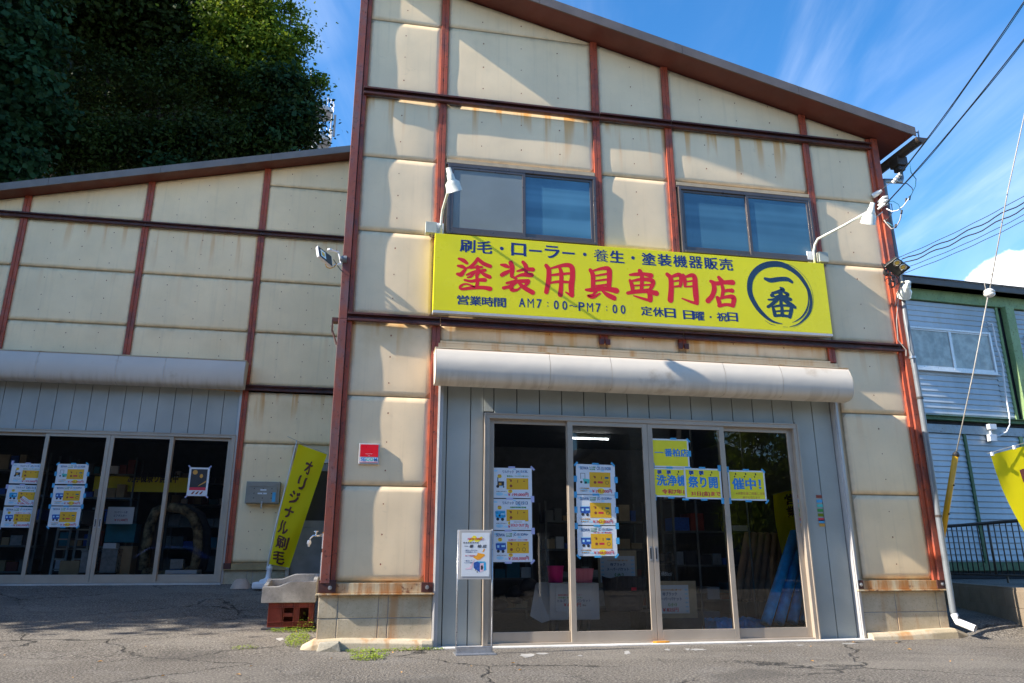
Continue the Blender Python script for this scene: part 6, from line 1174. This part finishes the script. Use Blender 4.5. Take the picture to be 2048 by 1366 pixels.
for k,x in enumerate((4.35,4.75,5.1)): MB().tube([(x,1.2,.0),(x,1.2,2.9)],.014,6).build('display_pole','shelf_grey',label=['leftmost thin display pole from floor to ceiling behind the right door','middle thin display pole from floor to ceiling behind the right door','rightmost thin display pole from floor to ceiling behind the right door'][k],cat='pole')
# ================================================================ inside the annex
FZ=.53
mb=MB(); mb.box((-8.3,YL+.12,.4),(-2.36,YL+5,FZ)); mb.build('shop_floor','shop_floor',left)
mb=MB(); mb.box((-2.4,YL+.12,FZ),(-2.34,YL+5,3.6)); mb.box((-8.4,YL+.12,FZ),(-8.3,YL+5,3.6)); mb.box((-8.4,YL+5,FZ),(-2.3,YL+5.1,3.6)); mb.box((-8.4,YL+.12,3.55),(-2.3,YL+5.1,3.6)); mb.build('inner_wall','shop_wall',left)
def RKL(label,x0,x1,y,seed): return rack(label,x0,x1,y,FZ,[FZ+.15,FZ+.6,FZ+1.05,FZ+1.5,FZ+1.95],1,seed)
RKL('packed shelf rack at the left inside the annex',-7.2,-5.9,YL+1.6,11); RKL('packed shelf rack behind the middle annex door',-5.7,-4.5,YL+2.0,12); RKL('packed shelf rack at the back of the annex',-4.2,-2.9,YL+3.6,13)
Yq=YL+2.2; a=P(190,952,Yq); b=P(375,985,Yq); t=thing('shop_banner','long yellow banner with dark lettering hanging inside the annex','banner',((a[0]+b[0])/2,Yq,b[2])); MB().box((a[0],Yq,b[2]),(b[0],Yq+.005,a[2])).build('cloth','poster_yellow',t); mb=MB(); text(mb,'洗浄機祭り開催中',a[0]+.6,b[0]-.2,b[2]+.18,.20,Yq-.004,.05); mb.build('lettering','ink_black',t)
Y2=YL+.9
for k,(q,lab) in enumerate((((100,1062,120,1150),'left leaning aluminium ladder inside the annex'),((125,1050,180,1152),'right leaning aluminium ladder inside the annex'))):
    t=thing('ladder',lab,'ladder',tuple(P(q[0],q[3],Y2))); p0=P(q[0],1150,Y2); p1=P(q[0]+25,1015,Y2+.5); dx=np.array([.32,0,0])
    for d in (0*dx,dx): MB().obox(((p0+p1)/2+d),(.02,0,0),(0,.01,0),tuple((p1-p0)/2)).build('rail','ladder_metal',t)
    for s in np.linspace(.08,.95,7): q_=p0*(1-s)+p1*s; MB().box(q_-np.array([0,.012,.012]),q_+dx+np.array([0,.012,.012])).build('rung','ladder_metal',t)
def cbox(label,q,Y,mat,lid=True,d=.35,nm='box',cat='box'):
    x0,x1,z0,z1=pxr(*q,Y); t=thing(nm,label,cat,((x0+x1)/2,Y,z0)); MB().box((x0,Y,z0),(x1,Y+d,z1)).build('body',mat,t,bevel=.008)
    if lid: MB().box((x0-.01,Y-.01,z1),(x1+.01,Y+d+.01,z1+.025)).build('lid',mat,t,bevel=.005)
cbox('brown cardboard box on the floor beside the ladders',(118,1121,158,1152),YL+.5,'cardboard',False,nm='cardboard_box'); cbox('clear plastic drawer box left of the door handles',(160,1103,184,1146),YL+.5,'clear_box'); cbox('grey clear drawer box right of the door handles',(201,1100,233,1146),YL+.55,'clear_box')
cbox('small white carton on top of the right drawer box',(206,1086,232,1098),YL+.6,'paper_white',False,.2,nm='carton'); cbox('dark teal tool trunk under the hand written price sheet',(210,1050,270,1085),YL+1.0,'ink_teal'); cbox('brown cardboard box under the camouflage tent',(236,1092,262,1150),YL+.8,'cardboard',False,nm='cardboard_box')
cbox('grey gas can beside the tent',(340,1118,366,1138),YL+.6,'clear_box',False,.15,nm='can',cat='can')
cbox('black tool case with red trim behind the right poster column',(163,1022,196,1050),YL+.8,'black_plastic',nm='tool_case'); cbox('flat white tray on the floor under the tent',(330,1140,394,1148),YL+.5,'paper_white',False,.4,nm='tray',cat='tray')
Yq=YL+.7; x0,x1,z0,z1=pxr(214,1014,267,1048,Yq); t=thing('price_sign','hand written price sheet held by blue tape inside the annex','sign',((x0+x1)/2,Yq,z0)); MB().box((x0,Yq,z0),(x1,Yq+.004,z1)).build('paper','paper_white',t); w=x1-x0;h=z1-z0
mb=MB(); text(mb,'コンクリート用',x0+w*.25,x0+w*.75,z0+h*.62,h*.14,Yq-.002,.02); text(mb,'エアダスター',x0+w*.25,x0+w*.75,z0+h*.42,h*.14,Yq-.002,.02); mb.build('lettering','ink_navy',t); mb=MB(); text(mb,'￥15,500円',x0+w*.3,x0+w*.8,z0+h*.15,h*.16,Yq-.002,.04); mb.build('lettering','ink_red',t)
# camouflage pop-up tent: arch of fabric
Yq=YL+.8; t=thing('camouflage_tent','round brown camouflage pop up tent standing inside the annex','tent',tuple(P(345,1148,Yq)))
def arch(offx,dy,mat,nm,r=.085):
    pts=[(288,1140),(290,1100),(300,1050),(312,1022),(335,1014),(365,1018),(385,1032),(396,1060),(396,1100),(388,1136),(360,1150),(310,1150),(288,1140)]
    MB().tube([P(x+offx,y,Yq+dy) for x,y in pts],r,10,cap=False).build(nm,mat,t,smooth=True)
arch(0,0,'camo','rim'); arch(16,.35,'shop_dark','rear_rim'); mb=MB(); mb.box(P(428,1150,Yq+.1),P(442,1040,Yq+.2)); mb.build('tent_bag','camo',label='tall camouflage bag standing at the right end of the annex',cat='bag')
# ================================================================ radio tower behind the trees
YT_=58.0
def PT(x,y): return P(x,y,YT_)
tw=thing('radio_tower','white radio tower with round railed platforms beside the trees','tower',tuple(PT(636,420)))
cx,_,_=PT(640,300)
MB().tube([PT(628,460),PT(630,215)],[.45,.28],14).build('mast','pvc_light',tw,smooth=True)
for yc,rr in ((226,27),(282,23)):
    c=PT(640,yc); R_=(PT(640+rr,yc)-c)[0]
    mb=MB(); mb.lathe((c[0],YT_,c[2]-.22),(0,0,1),[(0,R_*.3),(0,R_*.97),(.04,R_),(.40,R_),(.42,R_*.9),(.20,R_*.88),(.18,R_*.3)],28); mb.build('platform','pvc_light',tw)
    mb=MB(); 
    for k in range(20):
        a=k*math.pi/10; mb.tube([(c[0]+R_*math.cos(a),YT_+R_*math.sin(a),c[2]+.2),(c[0]+R_*math.cos(a),YT_+R_*math.sin(a),c[2]+1.2)],.03,4)
    for h in (.7,1.2): mb.tube([(c[0]+R_*math.cos(a),YT_+R_*math.sin(a),c[2]+h) for a in np.linspace(0,2*math.pi,25)],.03,4)
    mb.build('platform_railing','pvc_light',tw)
    mb=MB()
    for k in range(6): a=k*math.pi/3+.3; mb.tube([(c[0],YT_,c[2]-.25),(c[0]+R_*math.cos(a),YT_+R_*math.sin(a),c[2]-.25)],.06,4)
    mb.build('platform_bracing','shelf_grey',tw)
mb=MB(); q=PT(670,262); mb.box((q[0]-.10,YT_-1.2,PT(670,285)[2]),(q[0]+.10,YT_-1,PT(670,243)[2])); mb.build('panel_antenna','pvc_grey',tw); mb=MB(); q=PT(663,262); mb.tube([(q[0],YT_-1.1,PT(663,292)[2]),(q[0],YT_-1.1,PT(663,240)[2])],.06,6); mb.tube([(q[0]-1.2,YT_-1,PT(663,252)[2]),(q[0]+.2,YT_-1.1,PT(663,252)[2])],.05,4); mb.tube([(q[0]-1.2,YT_-1,PT(663,278)[2]),(q[0]+.2,YT_-1.1,PT(663,278)[2])],.05,4); mb.build('antenna_mount','pvc_grey',tw)
MB().tube([PT(622,160),PT(622,138)],.05,5).build('lightning_rod','white_plastic',tw)
# ================================================================ trees
def leaves(name,parts,size,mat,parent,n_per,clump=.45,droop=.2,seed=0,aspect=1.6,shell=.55):
    """foliage as thousands of small folded leaf faces gathered in clumps through the crown volume"""
    r=np.random.default_rng(seed); allv=[]; 
    for (c,rad,n_cl) in parts:
        c=np.array(c,dtype=float); rad=np.array(rad,dtype=float)
        d=r.normal(size=(n_cl,3)); d/=np.linalg.norm(d,axis=1)[:,None]
        rr=(shell+(1-shell)*r.random(n_cl))*(1+.16*np.sin(d[:,0]*5+c[0])*np.sin(d[:,2]*4+c[1])+.1*r.normal(size=n_cl))
        cc=c+d*rr[:,None]*rad
        cs=clump*(.5+r.random(n_cl)); k=n_per
        ctr=np.repeat(cc,k,0); out=np.repeat(d,k,0)
        off=r.normal(size=(n_cl*k,3))*np.array([1,1,.55])*np.repeat(cs,k)[:,None]*.5
        p=ctr+off; nrm=out*.6+r.normal(size=p.shape)*.55+np.array([0,-.15,.45]); nrm/=np.linalg.norm(nrm,axis=1)[:,None]
        t=r.normal(size=p.shape)+np.array([0,0,-droop*3]); t-=nrm*(t*nrm).sum(1)[:,None]; t/=np.linalg.norm(t,axis=1)[:,None]; b=np.cross(nrm,t)
        s=size*(.6+.8*r.random(len(p)))[:,None]
        v0=p-t*s*.5; v1=p+b*s*.5/aspect+nrm*s*.06; v2=p+t*s*.5; v3=p-b*s*.5/aspect+nrm*s*.06
        allv.append(np.stack([v0,v1,v2,v3],1))
    A_=np.concatenate(allv).reshape(-1,3); n=len(A_)//4; org=ORG.get(parent.name,(0,0,0)); A_=A_-np.array(org)
    me=bpy.data.meshes.new(name); me.vertices.add(len(A_)); me.vertices.foreach_set('co',A_.astype(np.float32).ravel())
    me.loops.add(n*4); me.loops.foreach_set('vertex_index',np.arange(n*4,dtype=np.int32)); me.polygons.add(n); me.polygons.foreach_set('loop_start',np.arange(0,n*4,4,dtype=np.int32)); me.polygons.foreach_set('loop_total',np.full(n,4,dtype=np.int32)); me.update(calc_edges=True); me.validate()
    me.materials.append(M[mat]); o=bpy.data.objects.new(name,me); COL.objects.link(o); o.parent=parent; ORG[o.name]=org; return o
def trunk(t,base,tips,r0,seed):
    R=random.Random(seed); mb=MB()
    fork=np.array(base)+(np.mean(np.array(tips),0)-np.array(base))*.35
    mb.tube([base,(np.array(base)+fork)/2+np.array([R.uniform(-.1,.1),0,0]),fork],[r0,r0*.8,r0*.65],8)
    for tp in tips:
        tp=np.array(tp); m1=fork*.6+tp*.4+np.array([R.uniform(-.4,.4),R.uniform(-.3,.3),R.uniform(-.1,.4)]); m2=fork*.25+tp*.75+np.array([R.uniform(-.3,.3),R.uniform(-.3,.3),.1]); mb.tube([fork,m1,m2,tp],[r0*.55,r0*.38,r0*.25,r0*.08],6)
        for _ in range(4):
            s=R.uniform(.3,.9); q=m1*(1-s)+m2*s; mb.tube([q,q+np.array([R.uniform(-.5,.5),R.uniform(-.4,.4),R.uniform(.1,.7)]),q+np.array([R.uniform(-1,1),R.uniform(-.6,.6),R.uniform(.3,1.2)])],[r0*.14,r0*.08,r0*.03],5)
    mb.build('trunk','bark',t,smooth=True)
def tree(label,base,parts,mat,leaf,n_per=60,clump=.5,r0=.22,seed=1,name='broadleaf_tree',extra=(),grp='trees on the slope behind the annex',shell=.55,aspect=1.6,droop=.2):
    t=thing(name,label,'tree',tuple(base),grp); tips=[tuple(np.array(c)+np.array([0,0,-r[2]*.1])) for c,r,_ in parts]; trunk(t,tuple(base),tips[:5],r0,seed)
    leaves('crown',parts,leaf,mat,t,n_per,clump,seed=seed,shell=shell,aspect=aspect,droop=droop)
    for k,(pp_,m,l,np_,cl) in enumerate(extra): leaves('leaf_cluster',pp_,l,m,t,np_,cl,seed=seed+50+k,shell=.8,aspect=aspect)
    return t
def E_(px,py,Y,rx,ry,rz,n): return (tuple(P(px,py,Y)),(rx,ry,rz),n)
def gb(px,Y): q=P(px,380,Y); return (q[0],Y,ground(q[0],Y)-.2)
tree('broadleaf tree wrapped in big leaved ivy at the left edge of the photo',gb(-30,9.0),[E_(5,60,9.0,1.15,.9,1.3,110),E_(25,190,9.0,.95,.8,1.1,110),E_(0,290,8.9,.8,.7,1.0,80),E_(-60,150,9.2,1.3,1,2,90)],'leaf_ivy',.155,46,.42,.25,seed=1,shell=.8,aspect=1.15,droop=.5,name='ivy_covered_tree')
tree('dark tall broadleaf tree in the upper left of the grove',gb(150,12.5),[E_(120,20,12,2.2,1.6,1.6,170),E_(230,30,12.5,2.0,1.6,1.5,170),E_(170,60,12.5,2.2,1.6,1.4,110)],'leaf_dark',.17,50,.6,.24,seed=2)
tree('dark spreading tree in the middle of the grove',gb(340,13.5),[E_(330,60,13,1.9,1.6,1.7,190),E_(400,20,13.5,1.9,1.7,1.5,170),E_(300,10,13.5,2.0,1.7,1.5,150)],'leaf_dark',.17,50,.6,.22,seed=3)
tree('low leafy understory tree along the annex roof, left of the middle',gb(120,10.5),[E_(90,270,10.5,1.0,.8,.9,90),E_(170,300,10.8,1.0,.8,.8,90),E_(250,290,11,1.1,.8,.8,100),E_(330,300,10.8,.9,.7,.7,70),E_(420,280,10.8,1.1,.8,.8,100),E_(210,180,11.5,1.6,1,1.1,110),E_(380,170,11.5,1.4,1,1.1,100)],'leaf_dark',.11,62,.5,.10,seed=12)
tree('tree with sunlit yellow green top at the right of the grove',gb(500,12.2),[E_(485,45,12.2,1.2,1.2,1.3,150),E_(450,-20,12.6,1.5,1.3,1.4,130),E_(540,110,12.0,.95,.9,1.05,110),E_(560,135,12.0,.5,.6,.6,50),E_(582,22,12,.28,.2,.14,7),E_(600,72,12,.34,.2,.13,9),E_(630,165,12,.2,.2,.2,8),E_(470,130,12.2,1.2,1.2,1.3,110)],'leaf_bright',.12,64,.5,.2,seed=4)
tree('low dense tree at the right end of the grove beside the radio tower',gb(560,11.6),[E_(545,215,11.5,.92,.9,.9,130),E_(596,255,11.4,.5,.6,.65,80),E_(520,290,11.5,1.1,.9,.7,90),E_(600,200,11.8,.42,.5,.5,60)],'leaf_dark',.12,62,.45,.18,seed=5,extra=(([E_(550,175,11.1,.65,.4,.5,40),E_(587,240,11.0,.38,.4,.55,34),E_(540,260,10.8,.5,.4,.6,14)],'leaf_ivy',.17,30,.4),))
tree('shaded tree behind the middle of the annex roof',gb(400,15.5),[E_(430,150,15,2.0,1.6,1.7,170),E_(330,190,15.5,1.8,1.5,1.2,90),E_(470,240,15,1.5,1.4,1.2,100)],'leaf_dark',.19,44,.6,.2,seed=6)
tree('dark background tree between the ivy and the middle trunks',gb(150,17),[E_(130,120,17,2.6,2,2.2,180),E_(240,170,17.5,2.1,2,1.6,130),E_(70,230,17,1.9,1.8,1.6,110)],'leaf_dark',.16,58,.7,.22,seed=7)
tree('dark background tree with drooping vines above the annex roof',gb(300,19),[E_(330,110,19,2.8,2,2.4,170),E_(200,270,19,2.6,2,1.3,120),E_(400,290,18.5,2.4,1.6,1.2,130),E_(110,300,19,2.4,1.6,1.2,120),E_(300,330,18,2.6,1.4,.9,120)],'leaf_dark',.17,56,.75,.22,seed=8,extra=(([E_(360,330,10.5,.7,.4,.28,16),E_(300,310,11.5,.5,.4,.5,10),E_(395,300,10.5,.35,.3,.6,12)],'leaf_ivy',.15,26,.35),))
R=random.Random(21)
for k,(x,y_,s) in enumerate(((-12.5,2.4,1),(-12.4,6.0,1.15),(-16.5,1.6,1.1),(-16.5,5.0,1.3),(-22,3.5,1.5),(-21.5,6.2,1.5))):
    gz0=ground(x,y_); h=(6.5+R.random())*s
    if k==0:
        t0=thing('broadleaf_tree','large dark tree on the slope left of the annex, outside the photo','tree',(x,y_,gz0-.2),'trees on the slope left of the annex')
        parts=[((x,y_,gz0+h*.75),(2.4,1.7,2.6),200),((x-.8,y_+.7,gz0+h*.45),(2.2,1.7,2.4),180),((x+.6,y_+.9,gz0+h*.3),(2,1.6,2.2),160),((x,y_+.4,gz0+h*1.1),(1.8,1.5,1.8),140)]
        trunk(t0,(x,y_,gz0-.2),[q[0] for q in parts],.25,5); leaves('crown',parts,.22,'leaf_dark',t0,60,.8,seed=33,shell=.4); hh=h; proto_children=[c for c in COL.objects if c.parent is t0]
    else:
        c=t0.copy(); COL.objects.link(c); c.location=(x,y_,gz0-.2); c.scale=(s*1.05,s*1.05,s*1.1); c.rotation_euler=(0,0,R.uniform(-.5,.5)); ORG[c.name]=(x,y_,gz0)
        for ch in proto_children: d=ch.copy(); COL.objects.link(d); d.parent=c
# ================================================================ weeds
def weeds(name,label,spots,size,mat,seed,kind='stuff'):
    r=np.random.default_rng(seed); mb=MB()
    for (cx,cy,rx,ry,n,h) in spots:
        for _ in range(n):
            a=r.uniform(0,2*math.pi); q=math.sqrt(r.random()); x=cx+rx*q*math.cos(a); y=cy+ry*q*math.sin(a); z=ground(x,y)+.004+h*r.random()*(1-q*.6); s=size*r.uniform(.5,1.3); a=r.uniform(0,6.28); tl=r.uniform(-.6,.6)
            u=np.array([math.cos(a),math.sin(a),tl*.6]); v=np.array([-math.sin(a),math.cos(a),r.uniform(-.5,.5)]); c=np.array([x,y,z]); mb.add([c-u*s*.5,c+v*s*.35,c+u*s*.5,c-v*s*.35],[(0,1,2,3)])
    return mb.build(name,mat,label=label,cat='weeds',kind=kind,rootloc=(spots[0][0],spots[0][1],0))
w1=PG(735,1318); weeds('weed_patch','bright green weeds growing on the asphalt before the shop foundation',[(w1[0],w1[1],.16,.16,420,.05),(w1[0]+.02,w1[1]+.3,.20,.2,380,.06),(w1[0]+.45,-.20,.34,.035,420,.04),(w1[0]-.02,-.25,.2,.06,240,.05)],.020,'weed_green',1)
w2=(-.66,.55); weeds('weed_patch','green weeds growing beside the red crate under the sink',[(-.68,.5,.13,.5,700,.05),(-.80,1.15,.3,.12,500,.05),(-.66,1.25,.10,.16,160,.22)],.022,'weed_green',2)
w3=PG(490,1297); weeds('weed_patch','small sparse weed sprig on the asphalt at the shadow edge',[(w3[0],w3[1],.13,.08,120,.04)],.018,'weed_green',3)
# loose dry leaves on the asphalt and pale cement splashes by the sill
mb=MB(); R=random.Random(4)
for k in range(26):
    x=R.uniform(-4,6.5); y=R.uniform(-2.2,3) if x<-.7 else R.uniform(-2.2,-.3); z=ground(x,y)+.008; s=R.uniform(.012,.03); a=R.uniform(0,6.3); mb.add([(x+s*math.cos(a),y+s*math.sin(a),z),(x-s*.4*math.sin(a),y+s*.4*math.cos(a),z+.008),(x-s*math.cos(a),y-s*math.sin(a),z),(x+s*.4*math.sin(a),y-s*.4*math.cos(a),z+.006)],[(0,1,2,3)])
mb.build('fallen_leaves','ink_dark_orange',label='scattered small dry leaves on the asphalt',cat='leaves',kind='stuff',rootloc=(0,0,0))
mb=MB()
for (px0,py0,w,h,n) in ((1055,1312,34,7,1),(1085,1308,22,4,1),(1255,1306,12,6,1),(1335,1300,10,3,1),(1375,1299,9,3,1),(1395,1300,30,3,1),(1160,1312,12,2,1),(560,1279,16,5,1),(1600,1291,14,2,1),(1500,1292,10,2,1),(1700,1288,30,2,1)):
    pts=[]; 
    for k in range(14): a=k*2*math.pi/14; r_=R.uniform(.55,1.1); q=PG(px0+w*.6*r_*math.cos(a),py0+h*.7*r_*math.sin(a)); pts.append((q[0],q[1],ground(q[0],q[1])+.003))
    mb.add(pts,[tuple(range(14))])
mb.build('cement_splash','grey_concrete',label='pale cement splashes on the asphalt before the door sill',cat='splash',kind='stuff',rootloc=(0,0,0))
# ================================================================ across the street (seen mirrored in the glass)
def PR(px,py,D): q=P(px,py,D); return (q[0],-D,q[2])
D=17.0
t=thing('apartment_block','dark grey block across the street mirrored in the first door','building',(1,-D,0))
a=PR(985,900,D); b=PR(1137,800,D); mb=MB(); mb.box((a[0]-40,-D,-.1),(b[0],-D-8,P(1000,760,D)[2]+1)); mb.build('wall','opp_dark',t)
mb=MB(); 
for k in range(4):
    for j in range(2): x=a[0]-7+k*2.4; mb.box((x,-D+.04,1+j*2.8),(x+1.4,-D-.05,2.2+j*2.8))
mb.build('window','black_plastic',t)
D2=22.0; t=thing('gabled_house','white gabled house across the street mirrored in the second door','building',(4,-D2,0)); xl_=PR(1160,930,D2)[0]; xr_=PR(1300,930,D2)[0]; zr_=PR(1200,872,D2)[2]; ze=PR(1150,930,D2)[2]
mb=MB(); mb.prism([(xl_,0),(xr_+.5,0),(xr_+.5,ze),((xl_+xr_)/2,zr_),(xl_,ze)],-D2-9,-D2); mb.build('wall','opp_white',t)
mb=MB(); m_=(xl_+xr_)/2; mb.prism([(xl_-.7,ze-.35),(m_,zr_+.05),(xr_+1.1,ze-.35),(xr_+1.1,ze-.15),(m_,zr_+.28),(xl_-.7,ze-.15)],-D2-9.5,-D2+.6); mb.build('roof','opp_tile',t)
mb=MB(); mb.box((m_-.8,-D2+.05,1.2),(m_+.8,-D2-.1,2.6)); mb.build('window','black_plastic',t)
D3=15.0; t=thing('beige_house','beige house across the street mirrored in the third door','building',(7,-D3,0)); a=PR(1300,900,D3); b=PR(1385,870,D3); c=PR(1440,870,D3); mb=MB(); mb.box((a[0]-.0,-D3-2,0),(b[0],-D3-9,P(1340,780,D3)[2])); mb.build('wall','opp_beige',t); mb=MB(); mb.box((b[0],-D3-1,0),(c[0]+.3,-D3-8,P(1400,700,D3)[2])); mb.build('side_wing','opp_dark',t)
mb=MB(); mb.box((a[0]-.4,-D3-1.6,P(1340,780,D3)[2]),(c[0]+.5,-D3-9.3,P(1340,780,D3)[2]+.25)); mb.build('roof','opp_tile',t)
t=thing('garden_wall','dark low garden wall with fence across the street','wall',(3,-12,0)); mb=MB(); mb.box((-12,-12.2,0),(4.2,-12,1.0)); mb.build('wall','opp_dark',t)
t=thing('garden_fence','brown picket fence across the street mirrored in the third door','fence',(7,-12,0))
for k in range(34): MB().box((4.4+k*.14,-12.03,.1),(4.43+k*.14,-12,1.35)).build('picket','rail_brown',t)
mb=MB(); mb.box((4.3,-12.06,1.3),(9.2,-12.03,1.36)); mb.box((4.3,-12.06,.15),(9.2,-12.03,.2)); mb.build('fence_rail','rail_brown',t); 
t=thing('gate_pillar','pale concrete gate pillar across the street mirrored in the third door','pillar',(4.6,-11.5,0)); MB().box((4.5,-11.6,0),(4.75,-11.35,1.55)).build('shaft','pale_cement',t); MB().box((4.47,-11.63,1.55),(4.78,-11.32,1.62)).build('cap','grey_concrete',t)
D4=13.0; c1_=PR(1530,930,D4); c2_=PR(1590,1010,D4)
t=thing('street_tree','leafy garden tree across the street mirrored in the rightmost door','tree',(c1_[0],-D4,0)); trunk(t,(c1_[0],-D4,0),[(c1_[0],-D4,c1_[2]),(c2_[0],-D4-.5,c2_[2]),(c1_[0]-.6,-D4,c1_[2]-.6)],.16,9)
leaves('crown',[((c1_[0],-D4,c1_[2]+.2),(1.3,1.2,1.7),150),((c2_[0],-D4-.3,c2_[2]),(1.3,1.2,1.2),110),((c1_[0]-.5,-D4,c2_[2]-.4),(.9,.9,.9),70)],.11,'leaf_bright',t,60,.45,seed=41)
t=thing('parked_car','dark parked car across the street mirrored in the annex doors','car',(-7.5,-13,0))
cp=[(-2.1,.30),(-2.15,.75),(-1.9,.92),(-1.1,1.0),(-.55,1.42),(.75,1.45),(1.45,1.02),(2.0,.92),(2.15,.6),(2.1,.30)]
mb=MB(); mb.prism([(-7.5+x,z) for x,z in cp],-13.8,-12.2); mb.build('body','machine_blue',t,bevel=.05); mb=MB(); mb.prism([(-8.5,1.02),(-8.0,1.36),(-6.8,1.38),(-6.25,1.02)],-12.19,-12.18); mb.build('side_window','black_plastic',t)
for x in (-8.85,-6.15):
    w_=MB().lathe((x,-12.3,.33),(0,1,0),[(0,0),(0,.33),(.14,.33),(.15,.2),(.12,0)],20).build('wheel','black_plastic',t); MB().lathe((x,-12.15,.33),(0,1,0),[(0,.2),(.01,.19),(.02,.05),(.02,0)],14).build('rim','bare_steel',w_)
t=thing('added_house_row','dark low row of houses added far across the street to hide the mirrored bright horizon','building',(20,-28,0)); mb=MB()  # added row that keeps the bright horizon out of the glass reflections
for k,(x,h) in enumerate(((5,5.2),(13,6.0),(21,5.4),(29,6.3),(38,5.5),(47,5.8))): mb.prism([(x,0),(x+7.6,0),(x+7.6,h),(x+3.8,h+1.4),(x,h)],-34,-28)
mb.build('wall','opp_dark',t)
print('objects',len(bpy.data.objects))
